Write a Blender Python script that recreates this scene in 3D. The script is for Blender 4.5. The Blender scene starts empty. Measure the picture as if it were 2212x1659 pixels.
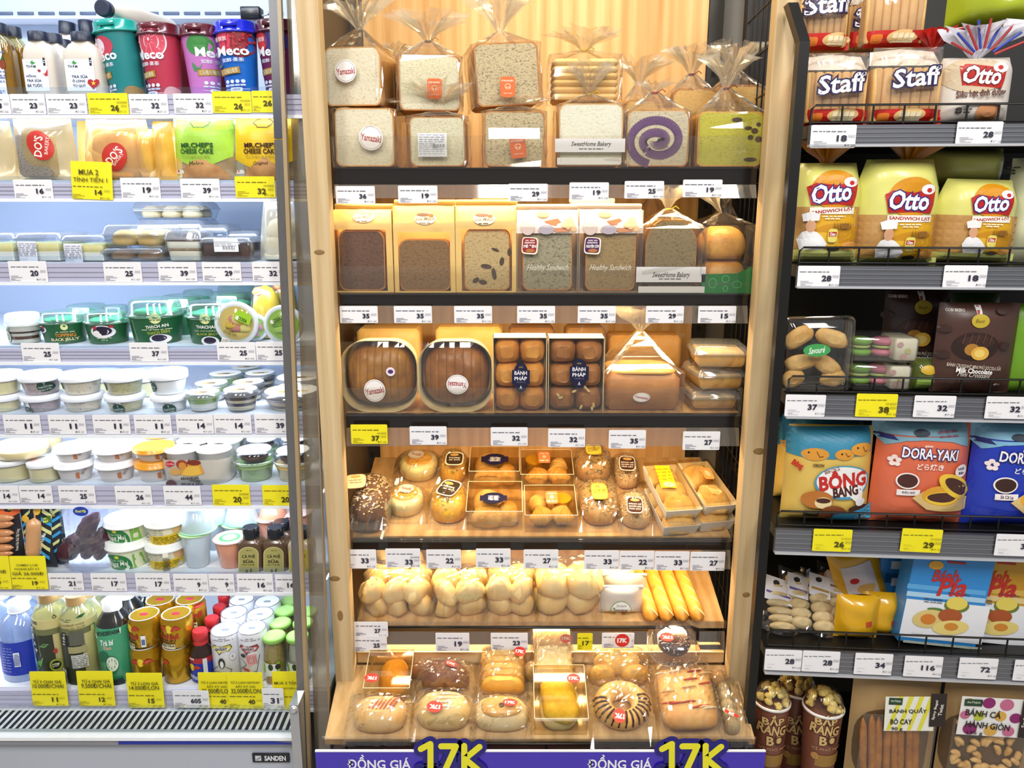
import bpy, math, random
from mathutils import Vector, Matrix, noise, geometry
random.seed(7)
sc = bpy.context.scene
COL = sc.collection
# ---------------------------------------------------------------- camera
F, CX, CY, TH, CZ = 1661.0, 1106.0, 829.5, math.radians(13.2), 1.55
cam = bpy.data.objects.new('camera', bpy.data.cameras.new('camera'))
COL.objects.link(cam)
cam.location = (0, 0, CZ)
cam.rotation_euler = (math.pi / 2 - TH, 0, 0)
cam.data.sensor_fit = 'HORIZONTAL'
cam.data.sensor_width = 36
cam.data.lens = F / 2212 * 36
cam.data.clip_start = .05
sc.camera = cam
# ---------------------------------------------------------------- world, exposure
w = bpy.data.worlds.new('store_ambient')
sc.world = w
w.use_nodes = True
w.node_tree.nodes['Background'].inputs[0].default_value = (.95, .97, 1, 1)
w.node_tree.nodes['Background'].inputs[1].default_value = .30
vs = sc.view_settings
vs.view_transform = 'Standard'
vs.look = 'None'
vs.gamma = 1
vs.use_curve_mapping = False
vs.exposure = .22
sc.cycles.use_denoising = True
sc.cycles.transparent_max_bounces = 28
sc.cycles.max_bounces = 7
sc.cycles.caustics_reflective = False
sc.cycles.caustics_refractive = False
sc.cycles.sample_clamp_indirect = 4


def area(name, loc, aim, sx, sy, watt, c):
    l = bpy.data.lights.new(name, 'AREA')
    l.shape = 'RECTANGLE'
    l.size, l.size_y, l.energy, l.color = sx, sy, watt, c
    o = bpy.data.objects.new(name, l)
    COL.objects.link(o)
    o.location = loc
    o.rotation_euler = (Vector(aim) - Vector(loc)).to_track_quat('-Z', 'Y').to_euler()
    return o


WARM, COOL, NEUT = (1, .80, .50), (.80, .90, 1), (1, .97, .93)
for i, x in enumerate((-1.1, 0, 1.1)):      # ceiling panels of the aisle
    area('ceiling_lamp', (x, -.25, 2.95), (x * .8, 1.3, .9), .3, 1.2, 23, NEUT)


# ---------------------------------------------------------------- pixel -> place
def ray(px, py):
    a, b = (px - CX) / F, -(py - CY) / F
    c, s = math.cos(TH), math.sin(TH)
    return Vector((a, c + b * s, b * c - s))


class Unit:
    """a piece of shop furniture: a vertical front plane through `o`, turned by yaw"""
    def __init__(s, o, yaw=0):
        s.o, s.yaw = Vector(o), yaw
        s.u = Vector((math.cos(yaw), -math.sin(yaw), 0))
        s.n = Vector((math.sin(yaw), math.cos(yaw), 0))

    def at(s, px, py, d=0):
        r = ray(px, py)
        c = Vector((0, 0, CZ))
        t = ((s.o + s.n * d) - c).dot(s.n) / r.dot(s.n)
        return c + r * t

    def uz(s, px, py, d=0):
        p = s.at(px, py, d)
        return (p - s.o).dot(s.u), p.z

    def w(s, u, d, z):
        p = s.o + s.u * u + s.n * d
        return Vector((p.x, p.y, z))


FR = Unit((0, 1.5, 0))                       # fridge (d may be negative: nearer)
BK = Unit((0, 1.5, 0))                       # wooden bakery unit
RK = Unit((.58, 1.355, 0), math.radians(4.2))  # black rack


# ---------------------------------------------------------------- materials
def lin(h):
    if not isinstance(h, str):
        return h
    h = h.lstrip('#')
    o = []
    for i in (0, 2, 4):
        c = int(h[i:i + 2], 16) / 255
        o.append(c / 12.92 if c <= .04045 else ((c + .055) / 1.055) ** 2.4)
    return tuple(o)


MC = {}


def nt(name):
    m = bpy.data.materials.new(name)
    m.use_nodes = True
    t = m.node_tree
    return m, t, t.nodes['Principled BSDF']


def mix2(t, fac, a, b):
    n = t.nodes.new('ShaderNodeMix')
    n.data_type = 'RGBA'
    t.links.new(fac, n.inputs[0])
    for k, c in ((6, a), (7, b)):
        if hasattr(c, 'is_linked'):
            t.links.new(c, n.inputs[k])
        else:
            n.inputs[k].default_value = (*lin(c), 1)
    return n.outputs[2]


def noise_tex(t, scale, detail=3, vec=None, rough=.55):
    n = t.nodes.new('ShaderNodeTexNoise')
    n.inputs['Scale'].default_value = scale
    n.inputs['Detail'].default_value = detail
    n.inputs['Roughness'].default_value = rough
    if vec:
        t.links.new(vec, n.inputs['Vector'])
    return n.outputs['Fac']


def coords(t, s=(1, 1, 1)):
    c = t.nodes.new('ShaderNodeTexCoord')
    m = t.nodes.new('ShaderNodeMapping')
    m.inputs['Scale'].default_value = s
    t.links.new(c.outputs['Object'], m.inputs[0])
    return m.outputs[0]


def ramp(t, fac, stops):
    r = t.nodes.new('ShaderNodeValToRGB')
    e = r.color_ramp.elements
    while len(e) < len(stops):
        e.new(.5)
    for k, (p, c) in enumerate(stops):
        e[k].position = p
        e[k].color = (*lin(c), 1)
    t.links.new(fac, r.inputs[0])
    return r.outputs[0]


def bump(t, b, h, st, dist=.001):
    n = t.nodes.new('ShaderNodeBump')
    n.inputs['Strength'].default_value = st
    n.inputs['Distance'].default_value = dist
    t.links.new(h, n.inputs['Height'])
    t.links.new(n.outputs[0], b.inputs['Normal'])


def M(c, rough=.5, metal=0, var=.06, scale=60, coat=0, spec=.5, trans=0):
    """plain surface colour with a little procedural mottling"""
    k = ('M', c, rough, metal, var, scale, coat, spec, trans)
    if k in MC:
        return MC[k]
    m, t, b = nt('surface_' + str(c).strip('#'))
    L = lin(c)
    b.inputs['Roughness'].default_value = rough
    b.inputs['Metallic'].default_value = metal
    b.inputs['Specular IOR Level'].default_value = spec
    if coat:
        b.inputs['Coat Weight'].default_value = coat
        b.inputs['Coat Roughness'].default_value = .08
    f = noise_tex(t, scale, 2, coords(t))
    o = mix2(t, f, tuple(x * (1 - var) for x in L), tuple(min(1, x * (1 + var)) for x in L))
    t.links.new(o, b.inputs['Base Color'])
    if trans:
        b.inputs['Subsurface Weight'].default_value = trans
        b.inputs['Subsurface Radius'].default_value = (.01, .008, .006)
    MC[k] = m
    return m


def ink(c):
    return M(c, .42, 0, .03, 90)


def film(tint='#ffffff', lo=.05, hi=.55, rough=.07, milk=0, milkc='#ffffff'):
    """thin clear plastic: see-through, with glints where it turns away"""
    k = ('F', tint, lo, hi, rough, milk, milkc)
    if k in MC:
        return MC[k]
    m, t, b = nt('clear_plastic')
    t.nodes.remove(b)
    tr = t.nodes.new('ShaderNodeBsdfTransparent')
    tr.inputs[0].default_value = (*lin(tint), 1)
    gl = t.nodes.new('ShaderNodeBsdfGlossy')
    gl.inputs['Roughness'].default_value = rough
    lw = t.nodes.new('ShaderNodeLayerWeight')
    lw.inputs[0].default_value = .35
    mp = t.nodes.new('ShaderNodeMapRange')
    mp.inputs[3].default_value = lo
    mp.inputs[4].default_value = hi
    t.links.new(lw.outputs['Facing'], mp.inputs[0])
    base = tr.outputs[0]
    if milk:
        df = t.nodes.new('ShaderNodeBsdfDiffuse')
        df.inputs[0].default_value = (*lin(milkc), 1)
        mk = t.nodes.new('ShaderNodeMixShader')
        mk.inputs[0].default_value = milk
        t.links.new(tr.outputs[0], mk.inputs[1])
        t.links.new(df.outputs[0], mk.inputs[2])
        base = mk.outputs[0]
    mx = t.nodes.new('ShaderNodeMixShader')
    t.links.new(mp.outputs[0], mx.inputs[0])
    t.links.new(base, mx.inputs[1])
    t.links.new(gl.outputs[0], mx.inputs[2])
    t.links.new(mx.outputs[0], t.nodes['Material Output'].inputs[0])
    MC[k] = m
    return m


CELLO = film('#fffefb', .055, .7, .06, .015)
CLEAR = film('#f6fbff', .05, .55, .05)
CLEARW = film('#fffdf6', .03, .5, .05, .01)
FROST = film('#ffffff', .05, .4, .2, .55, '#eef4fa')
GLASS = film('#f4f8f6', .05, .4, .02)
ACRY = film('#fbfaf7', .02, .4, .03, .01)
TUFT = film('#fffdf6', .08, .7, .08, .12, '#fff6e4')


def emis(c, s):
    k = ('E', c, s)
    if k not in MC:
        m, t, b = nt('led')
        b.inputs['Emission Color'].default_value = (*lin(c), 1)
        b.inputs['Emission Strength'].default_value = s
        MC[k] = m
    return MC[k]


def crumb(c, hole, scale=90, amt=.5, big=None):
    """bread crumb: soft mottled field with darker pores"""
    k = ('C', c, hole, scale, amt, big)
    if k in MC:
        return MC[k]
    m, t, b = nt('bread_crumb')
    v = coords(t, (1, 1, 1.6))
    f = noise_tex(t, scale * 4, 4, v, .65)
    col = ramp(t, f, [(.30, hole), (.30 + .22 * amt + .06, c), (1, tuple(min(1, x * 1.12) for x in lin(c)))])
    if big:
        f2 = noise_tex(t, big[1], 1, coords(t, (1, 1, 1.2)))
        r2 = ramp(t, f2, [(big[2], '#000000'), (big[2] + .03, '#ffffff')])
        col = mix2(t, r2, col, big[0])
    t.links.new(col, b.inputs['Base Color'])
    b.inputs['Roughness'].default_value = .85
    bump(t, b, f, .5, .002)
    MC[k] = m
    return m


def crust(c1, c2, scale=25, rough=.5, bs=.25):
    k = ('K', c1, c2, scale, rough, bs)
    if k in MC:
        return MC[k]
    m, t, b = nt('bread_crust')
    f = noise_tex(t, scale, 5, coords(t), .6)
    t.links.new(ramp(t, f, [(.33, c1), (.66, c2)]), b.inputs['Base Color'])
    b.inputs['Roughness'].default_value = rough
    bump(t, b, noise_tex(t, scale * 7, 3, coords(t)), bs, .0015)
    MC[k] = m
    return m


def pine(c1, c2, axis=2, dens=1.0, rough=.55):
    k = ('W', c1, c2, axis, dens)
    if k in MC:
        return MC[k]
    m, t, b = nt('pine_wood')
    s = [26 * dens, 26 * dens, 26 * dens]
    s[axis] = .9 * dens
    v = coords(t, s)
    f = noise_tex(t, 2.4, 5, v, .62)
    s2 = [5 * dens] * 3
    s2[axis] = .5 * dens
    wv = t.nodes.new('ShaderNodeTexWave')
    wv.bands_direction = 'X'
    wv.inputs['Scale'].default_value = 2.2
    wv.inputs['Distortion'].default_value = 9
    wv.inputs['Detail'].default_value = 1
    wv.inputs['Detail Scale'].default_value = .7
    t.links.new(coords(t, s2), wv.inputs['Vector'])
    g = t.nodes.new('ShaderNodeMath')
    g.operation = 'MULTIPLY_ADD'
    t.links.new(wv.outputs['Fac'], g.inputs[0])
    g.inputs[1].default_value = .22
    t.links.new(f, g.inputs[2])
    col = ramp(t, g.outputs[0], [(.38, c1), (.82, c2)])
    t.links.new(col, b.inputs['Base Color'])
    b.inputs['Roughness'].default_value = rough
    bump(t, b, g.outputs[0], .08, .001)
    MC[k] = m
    return m


def brushed(c, rough=.32, axis=0):
    k = ('B', c, rough, axis)
    if k in MC:
        return MC[k]
    m, t, b = nt('brushed_metal')
    s = [400, 400, 400]
    s[axis] = 6
    f = noise_tex(t, 1, 3, coords(t, s))
    L = lin(c)
    t.links.new(mix2(t, f, tuple(x * .8 for x in L), tuple(min(1, x * 1.15) for x in L)), b.inputs['Base Color'])
    b.inputs['Metallic'].default_value = .75
    b.inputs['Roughness'].default_value = rough
    MC[k] = m
    return m


# ---------------------------------------------------------------- mesh builder
class MB:
    def __init__(s):
        s.v, s.f, s.mi, s.sm, s.mats = [], [], [], [], []

    def add(s, vs, fs, mat, smooth=False):
        if mat not in s.mats:
            s.mats.append(mat)
        k, b = s.mats.index(mat), len(s.v)
        s.v += [tuple(v) for v in vs]
        for f in fs:
            s.f.append([i + b for i in f])
            s.mi.append(k)
            s.sm.append(smooth)
        return s

    def box(s, x0, x1, y0, y1, z0, z1, mat):
        v = [(x, y, z) for z in (z0, z1) for y in (y0, y1) for x in (x0, x1)]
        return s.add(v, [(0, 2, 3, 1), (4, 5, 7, 6), (0, 1, 5, 4), (2, 6, 7, 3), (0, 4, 6, 2), (1, 3, 7, 5)], mat)

    def loft(s, rings, mat, smooth=True, caps=(1, 1), capmat=None, closed=True):
        n = len(rings[0])
        v = [p for r in rings for p in r]
        fs = []
        for i in range(len(rings) - 1):
            for j in range(n if closed else n - 1):
                k = (j + 1) % n
                fs.append((i * n + j, i * n + k, (i + 1) * n + k, (i + 1) * n + j))
        s.add(v, fs, mat, smooth)
        cm = capmat or mat
        if caps[0]:
            s.add(rings[0], [tuple(range(n))[::-1]], cm)
        if caps[1]:
            s.add(rings[-1], [tuple(range(n))], cm)
        return s

    def lathe(s, prof, mat, seg=28, c=(0, 0), smooth=True, caps=(1, 1), ex=2.0, ax=1, ay=1, capmat=None):
        return s.loft([ring(r, z, seg, c, ex, ax, ay) for r, z in prof], mat, smooth, caps, capmat)

    def rbox(s, w, d, h, r, b, mat, x=0, y=0, z=0, seg=4, smooth=True, capmat=None, taper=1.0):
        """rounded box: front face at y, base at z; corner radius r, top/bottom bevel b; taper = base size / top size"""
        R = []
        for zz, ins in ((0, b), (b, 0), (h - b, 0), (h, b)):
            k = taper + (1 - taper) * zz / h
            R.append([(x + px, y + d / 2 + py, z + zz) for px, py in rrect((w - 2 * ins) * k, (d - 2 * ins) * k, max(r - ins, .0004), seg)])
        return s.loft(R, mat, smooth, (1, 1), capmat)

    def grid(s, fn, nu, nv, mat, smooth=True):
        v = [fn(i / nu, j / nv) for j in range(nv + 1) for i in range(nu + 1)]
        k = nu + 1
        return s.add(v, [(j * k + i, j * k + i + 1, j * k + k + i + 1, j * k + k + i) for j in range(nv) for i in range(nu)], mat, smooth)

    def tube(s, pts, r, mat, seg=6, smooth=True):
        P = [Vector(p) for p in pts]
        R = []
        for i, p in enumerate(P):
            d = (P[min(i + 1, len(P) - 1)] - P[max(i - 1, 0)]).normalized()
            a = d.cross(Vector((0, 0, 1)) if abs(d.z) < .9 else Vector((1, 0, 0))).normalized()
            b = d.cross(a)
            R.append([p + (a * math.cos(6.2832 * k / seg) + b * math.sin(6.2832 * k / seg)) * r for k in range(seg)])
        return s.loft(R, mat, smooth)

    def blob(s, w, d, h, mat, c=(0, 0, 0), nu=18, nv=9, ex=2.4, wob=.06, seed=0, flat=.35, fn=None):
        """a bun: domed top, flattened base standing at c"""
        R = []
        for j in range(1, nv):
            t = -math.pi / 2 + math.pi * j / nv
            cz, cr = math.sin(t), math.cos(t) ** (2 / ex)
            zz = (cz + flat) / (1 + flat) if cz > -flat else 0
            if cz <= -flat:
                cr *= .96
            row = []
            for i in range(nu):
                a = 2 * math.pi * i / nu
                q = Vector((math.cos(a) * 1.3, math.sin(a) * 1.3, cz * 1.3 + seed * 3.7))
                k = 1 + wob * noise.noise(q) * 1.6
                x, y = spow(math.cos(a), 2 / ex) * cr * k, spow(math.sin(a), 2 / ex) * cr * k
                p = Vector((x * w / 2, y * d / 2, zz * h * (1 + wob * .7 * noise.noise(q * 1.4))))
                row.append(fn(p) + Vector(c) if fn else p + Vector(c))
            R.append(row)
        return s.loft(R, mat, True)

    def build(s, name, parent=None, loc=None, rot=None):
        me = bpy.data.meshes.new(name)
        me.from_pydata(s.v, [], s.f)
        for m in s.mats:
            me.materials.append(m)
        me.polygons.foreach_set('material_index', s.mi)
        me.polygons.foreach_set('use_smooth', s.sm)
        me.update()
        o = bpy.data.objects.new(name, me)
        COL.objects.link(o)
        if parent:
            o.parent = parent
        if loc is not None:
            o.location = loc
        if rot is not None:
            o.rotation_euler = rot
        return o


def spow(x, p):
    return math.copysign(abs(x) ** p, x)


def ring(r, z, seg, c=(0, 0), ex=2.0, ax=1, ay=1):
    return [(c[0] + spow(math.cos(6.28319 * i / seg), 2 / ex) * r * ax,
             c[1] + spow(math.sin(6.28319 * i / seg), 2 / ex) * r * ay, z) for i in range(seg)]


def rrect(w, d, r, seg=4):
    r = min(r, w / 2 - 1e-5, d / 2 - 1e-5)
    o = []
    for k, (sx, sy) in enumerate(((1, 1), (-1, 1), (-1, -1), (1, -1))):
        for i in range(seg + 1):
            a = math.pi / 2 * (k + i / seg)
            o.append((sx * (w / 2 - r) + r * math.cos(a), sy * (d / 2 - r) + r * math.sin(a)))
    return o


def N3(x, y, z=0.0):
    return noise.noise(Vector((x, y, z)))


def tagit(o, label, cat, group=None, kind=None):
    o['label'] = label
    if cat:
        o['category'] = cat
    if group:
        o['group'] = group
    if kind:
        o['kind'] = kind
    return o


def empty(name, loc, rz=0, rx=0, ry=0):
    o = bpy.data.objects.new(name, None)
    o.empty_display_size = .02
    COL.objects.link(o)
    o.location = loc
    o.rotation_euler = (rx, ry, rz)
    return o


# ---------------------------------------------------------------- lettering
TG = {}


def text_geo(s, b=0.0):
    k = (s, b)
    if k not in TG:
        c = bpy.data.curves.new('t', 'FONT')
        c.body = s
        c.resolution_u = 2
        c.offset = b
        o = bpy.data.objects.new('t', c)
        m = o.to_mesh()
        v = [(p.co.x, p.co.y) for p in m.vertices]
        f = [tuple(p.vertices) for p in m.polygons]
        o.to_mesh_clear()
        bpy.data.objects.remove(o)
        bpy.data.curves.remove(c)
        x0, x1 = min(p[0] for p in v), max(p[0] for p in v)
        y0, y1 = min(p[1] for p in v), max(p[1] for p in v)
        TG[k] = (v, f, x0, x1, y0, y1)
    return TG[k]


class It:
    """one thing: an empty at its base (front bottom middle) and a printable front surface"""
    def __init__(s, unit, x0, y0, x1, y1, d, name, label, cat, group=None, zb=None, lean=0, turn=0):
        s.unit, s.d, s.x0, s.y0 = unit, d, x0, y0
        ym = (y0 + y1) / 2
        ua, ub = unit.uz(x0, ym, d)[0], unit.uz(x1, ym, d)[0]
        s.uc, s.w = (ua + ub) / 2, ub - ua
        zt = unit.uz(x0, y0, d)[1]
        s.zb = unit.uz(x0, y1, d)[1] if zb is None else zb + .0008
        s.h = zt - s.zb
        s.zb += abs(math.sin(lean)) * s.w * .36
        s.root = empty(name, unit.w(s.uc, d, s.zb), -unit.yaw + turn, 0, lean)
        tagit(s.root, label, cat, group)
        s.fn = lambda x, z, off: Vector((x, -off, z))
        s.P, s.T_, s.n = MB(), MB(), 0
        s.off = .0005
        s.cur = 0

    def fit(s, k):
        """the topmost pixel belongs to a point k metres behind the front"""
        s.h = s.unit.uz(s.x0, s.y0, s.d + k)[1] - s.zb
        return s

    @property
    def top(s):
        return s.zb + s.h

    def q(s, px, py):
        u, z = s.unit.uz(px, py, s.d)
        return u - s.uc, z - s.zb

    def cyl(s, prof, cy=None):
        """prof: [(r, z)] of the printed body; its front touches y = 0"""
        R = max(r for r, z in prof) if cy is None else cy

        def rad(z):
            for (r0, z0), (r1, z1) in zip(prof, prof[1:]):
                if z <= z1:
                    return r0 + (r1 - r0) * max(0, (z - z0)) / max(z1 - z0, 1e-6)
            return prof[-1][0]

        def fn(x, z, off):
            r = rad(z)
            a = math.asin(max(-.995, min(.995, x / r)))
            r += off
            return Vector((r * math.sin(a), R - r * math.cos(a), z))
        s.fn = fn
        s.off = .0007
        s.cyy = R
        return s

    def _o(s):
        s.n += 1
        return s.off + s.n * (.00018 if s.cur else .00011)

    def put(s, mb, pts, fs, c):
        o = s._o()
        if s.cur:
            P, Q = list(pts), []
            st = [t for f in fs for t in ([(f[0], f[i], f[i + 1]) for i in range(1, len(f) - 1)])]
            while st:
                t = st.pop()
                e = [((P[t[i]][0] - P[t[i - 2]][0]) ** 2 + (P[t[i]][1] - P[t[i - 2]][1]) ** 2, i) for i in range(3)]
                l, i = max(e)
                if l > s.cur ** 2 and len(P) < 9000:
                    a, b, c_ = t[i], t[i - 2], t[i - 1]
                    P.append(((P[a][0] + P[b][0]) / 2, (P[a][1] + P[b][1]) / 2))
                    k = len(P) - 1
                    st += [(a, k, c_), (k, b, c_)]
                else:
                    Q.append(t)
            pts, fs = P, Q
        mb.add([s.fn(x, z, o) for x, z in pts], fs, ink(c))

    def R(s, x0, y0, x1, y1, c, r=0, nx=None):
        (a, t), (b, u) = s.q(x0, y0), s.q(x1, y1)
        nx = nx or max(1, int(abs(b - a) / .008))
        nz = max(1, int(abs(t - u) / .012))
        cx, cz = (a + b) / 2, (t + u) / 2
        ca, sa = math.cos(math.radians(r)), math.sin(math.radians(r))
        pts = []
        for j in range(nz + 1):
            for i in range(nx + 1):
                x, z = a + (b - a) * i / nx - cx, u + (t - u) * j / nz - cz
                pts.append((cx + x * ca - z * sa, cz + x * sa + z * ca))
        k = nx + 1
        s.put(s.P, pts, [(j * k + i, j * k + i + 1, j * k + k + i + 1, j * k + k + i) for j in range(nz) for i in range(nx)], c)
        return s

    def E(s, x0, y0, x1, y1, c, r=0, ex=2.0, seg=28):
        (a, t), (b, u) = s.q(x0, y0), s.q(x1, y1)
        cx, cz, rx, rz = (a + b) / 2, (t + u) / 2, (b - a) / 2, (t - u) / 2
        ca, sa = math.cos(math.radians(r)), math.sin(math.radians(r))
        pts = [(cx, cz)]
        for k in (.5, 1):
            for i in range(seg):
                g = 6.28319 * i / seg
                x, z = spow(math.cos(g), 2 / ex) * rx * k, spow(math.sin(g), 2 / ex) * rz * k
                pts.append((cx + x * ca - z * sa, cz + x * sa + z * ca))
        fs = [(0, 1 + i, 1 + (i + 1) % seg) for i in range(seg)]
        fs += [(1 + i, 1 + seg + i, 1 + seg + (i + 1) % seg, 1 + (i + 1) % seg) for i in range(seg)]
        s.put(s.P, pts, fs, c)
        return s

    def G(s, pts, c):
        P = [s.q(x, y) for x, y in pts]
        tr = geometry.tessellate_polygon([[Vector((x, z, 0)) for x, z in P]])
        tr = [t if (P[t[1]][0] - P[t[0]][0]) * (P[t[2]][1] - P[t[0]][1]) - (P[t[2]][0] - P[t[0]][0]) * (P[t[1]][1] - P[t[0]][1]) > 0 else t[::-1] for t in tr]
        s.put(s.P, P, tr, c)
        return s

    def L(s, pts, wd, c):
        """drawn line (pixel points, pixel width)"""
        for (xa, ya), (xb, yb) in zip(pts, pts[1:]):
            l = math.hypot(xb - xa, yb - ya) or 1
            nx, ny = -(yb - ya) / l * wd / 2, (xb - xa) / l * wd / 2
            s.G([(xa + nx, ya + ny), (xb + nx, yb + ny), (xb - nx, yb - ny), (xa - nx, ya - ny)], c)
        return s

    def T(s, t, x0, y0, x1, y1, c, b=.0, r=0, sh=0, o=None, arc=0):
        """text stretched into the pixel box, then turned by r degrees; o = (colour, weight) outline; arc bends it"""
        (a, tp), (bb, u) = s.q(x0, y0), s.q(x1, y1)
        cx, cz, W, H = (a + bb) / 2, (tp + u) / 2, bb - a, tp - u
        ca, sa = math.cos(math.radians(r)), math.sin(math.radians(r))
        g0 = text_geo(t, b)
        for cc, bo in (((o[0], b + o[1]),) if o else ()) + ((c, b),):
            v, f, X0, X1, Y0, Y1 = text_geo(t, bo)
            X0, X1, Y0, Y1 = g0[2:]
            pts = []
            for x, y in v:
                x, z = ((x - X0) / (X1 - X0) - .5) * W, ((y - Y0) / (Y1 - Y0) - .5) * H
                x += sh * z
                z += arc * H * (1 - (2 * x / W) ** 2)
                pts.append((cx + x * ca - z * sa, cz + x * sa + z * ca))
            s.put(s.T_, pts, f, cc)
        return s

    def dash(s, x0, x1, y, c, hh=3, seed=0):
        rd = random.Random(seed * 77 + int(x0 * 7 + y * 3))
        x = x0
        while x < x1 - 2:
            l = min(rd.uniform(5, 14), x1 - x)
            s.R(x, y - hh / 2, x + l, y + hh / 2, c, nx=1)
            x += l + rd.uniform(1.5, 3)
        return s

    def done(s, parent=None):
        if s.P.f:
            s.P.build('printing', parent or s.root)
        if s.T_.f:
            s.T_.build('lettering', parent or s.root)
        s.P, s.T_ = MB(), MB()
        return s


# ---------------------------------------------------------------- common shapes
def bag_skin(w, d, h, neck, mat, top=.012, jit=.0025, seed=0, nseg=40, cx=0, cy=0, z0=0, lean=0):
    """cellophane sleeve: rectangle at the base, gathered to a neck above"""
    mb = MB()
    rd = random.Random(seed)
    zs = [0, .12, .3, .5, .7, .88, 1.0]
    out = []
    full = [(x, y) for x, y in rrect(w + .006, d + .006, .012, 9)]
    for t in zs:
        out.append([(cx + x + rd.uniform(-1, 1) * jit, cy + y + rd.uniform(-1, 1) * jit, z0 + t * h) for x, y in full])
    for k in range(1, 6):
        t = k / 5
        e = 1 - t ** .8
        row = []
        for i, (x, y) in enumerate(full):
            f = e + (top / max(w, .02)) * (1 - e)
            f *= 1 + (.16 * (1 if i % 2 else -1) + rd.uniform(-.08, .08)) * min(1, t * 1.6)
            row.append((cx + x * f + lean * t, cy + y * (e + top / max(d, .02) * (1 - e)) * (1 + rd.uniform(-.1, .1) * t), z0 + h + neck * t + rd.uniform(-1, 1) * jit * (1 - t)))
        out.append(row)
    return mb.loft(out, mat, False, (0, 0))


def tuft(p, r, h, mat, seed=0, n=34, tilt=(0, 0)):
    """the frilled end of a gathered bag"""
    mb = MB()
    rd = random.Random(seed)
    R = []
    for k, (rr, zz) in enumerate(((.10, 0), (.30, .35), (.66, .72), (1, 1))):
        row = []
        for i in range(n):
            a = 6.28319 * i / n
            q = rr * r * (1 + (.38 if i % 2 else -.3) * min(1, k * .7) + rd.uniform(-.2, .2) * k / 3)
            z = zz * h * (1 + rd.uniform(-.22, .22) * k / 3)
            row.append((p[0] + q * math.cos(a) + tilt[0] * zz * h, p[1] + q * math.sin(a) * .7 + tilt[1] * zz * h, p[2] + z))
        R.append(row)
    return mb.loft(R, mat, False, (0, 0))


def pouch(it, B, mat, pw=3.0, pz=4.0, wr=.0015, prof=None, nu=18, nv=22, name='pouch_body', back=True, seed=0, ws=28, flatb=0):
    """a filled bag: front bulges to y = 0, side seams at y = B; sets the printable surface"""
    w, h = it.w, it.h
    pf = prof or (lambda t: 1)

    def yf(x, z):
        t = min(1, max(0, z / h))
        hw = w / 2 * pf(t)
        fx = max(0, 1 - min(1, abs(x) / max(hw, 1e-4)) ** pw)
        fz = max(0, 1 - abs(2 * t - 1) ** pz) if t > .5 or not flatb else max(.0, 1 - (1 - 2 * t) ** (pz * 3))
        return B * (1 - fx * fz) + wr * N3(x * ws + seed * 5.1, z * ws, seed) * min(1, fx * 3)

    it.fn = lambda x, z, off: Vector((x, yf(x, z) - off, z))
    it.off = .0012
    it.cur = .011
    mb = MB()

    def g(sgn):
        def f(i, j):
            hw = w / 2 * pf(j)
            x, z = (2 * i - 1) * hw, j * h
            y = yf(x, z)
            return (x, y if sgn > 0 else 2 * B - y, z)
        return f
    mb.grid(g(1), nu, nv, mat)
    if back:
        f = g(-1)
        mb.grid(lambda i, j: f(1 - i, j), nu // 2, nv // 2, mat)
    return mb.build(name, it.root)


def card(it, mat, th=.0006, name='card', curl=0):
    mb = MB()
    w, h = it.w, it.h
    mb.rbox(w, h, th, .002, .0001, mat, seg=2)
    mb.v = [(x, th - z + curl * ((y / h) ** 2 if y > 0 else 0), y) for x, y, z in mb.v]
    return mb.build(name, it.root)
# ================================================================ the room
def struct(name, mb, label):
    return tagit(mb.build(name), label, None, kind='structure')


struct('floor', MB().box(-3, 3, -1.2, 2.6, -.02, 0, M('#b9b4aa', .25, 0, .05, 5)), 'pale polished shop floor tiles')
struct('wall_back', MB().box(-3, 3, 2.55, 2.6, 0, 3.2, M('#d8d4cc', .7)), 'plain pale wall behind the shelving')


def slab(mb, A, B, mat):
    """loft between two rectangles (x0, x1, y0, y1, z)"""
    f = lambda r: [(r[0], r[2], r[4]), (r[1], r[2], r[4]), (r[1], r[3], r[4]), (r[0], r[3], r[4])]
    return mb.loft([f(A), f(B)], mat, False)


def Z(u, py, d, px=1106):
    return u.uz(px, py, d)[1]


# ================================================================ open fridge
XE = -.442
X2 = XE + .054                               # the shelves run on behind the glass end
XL = -1.45
RAILS = [(203, 249, .025), (395, 429, .02), (567, 609, .01), (752, 781, 0), (895, 938, -.01), (1048, 1091, -.02), (1238, 1278, -.035), (1490, 1529, -.055)]
SHELF_LIFT = [6, -6, 0, -4, 2, 2, 2, -4]
fridge = empty('open_display_fridge', (-.95, 1.7, 0))
tagit(fridge, 'tall white open-front refrigerated display case with stocked lit shelves', 'fridge')
fo = -Vector(fridge.location)


def fpart(mb, name, parent=None):
    o = mb.build(name, parent or fridge)
    if parent is None:
        o.location = fo
    return o


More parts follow.
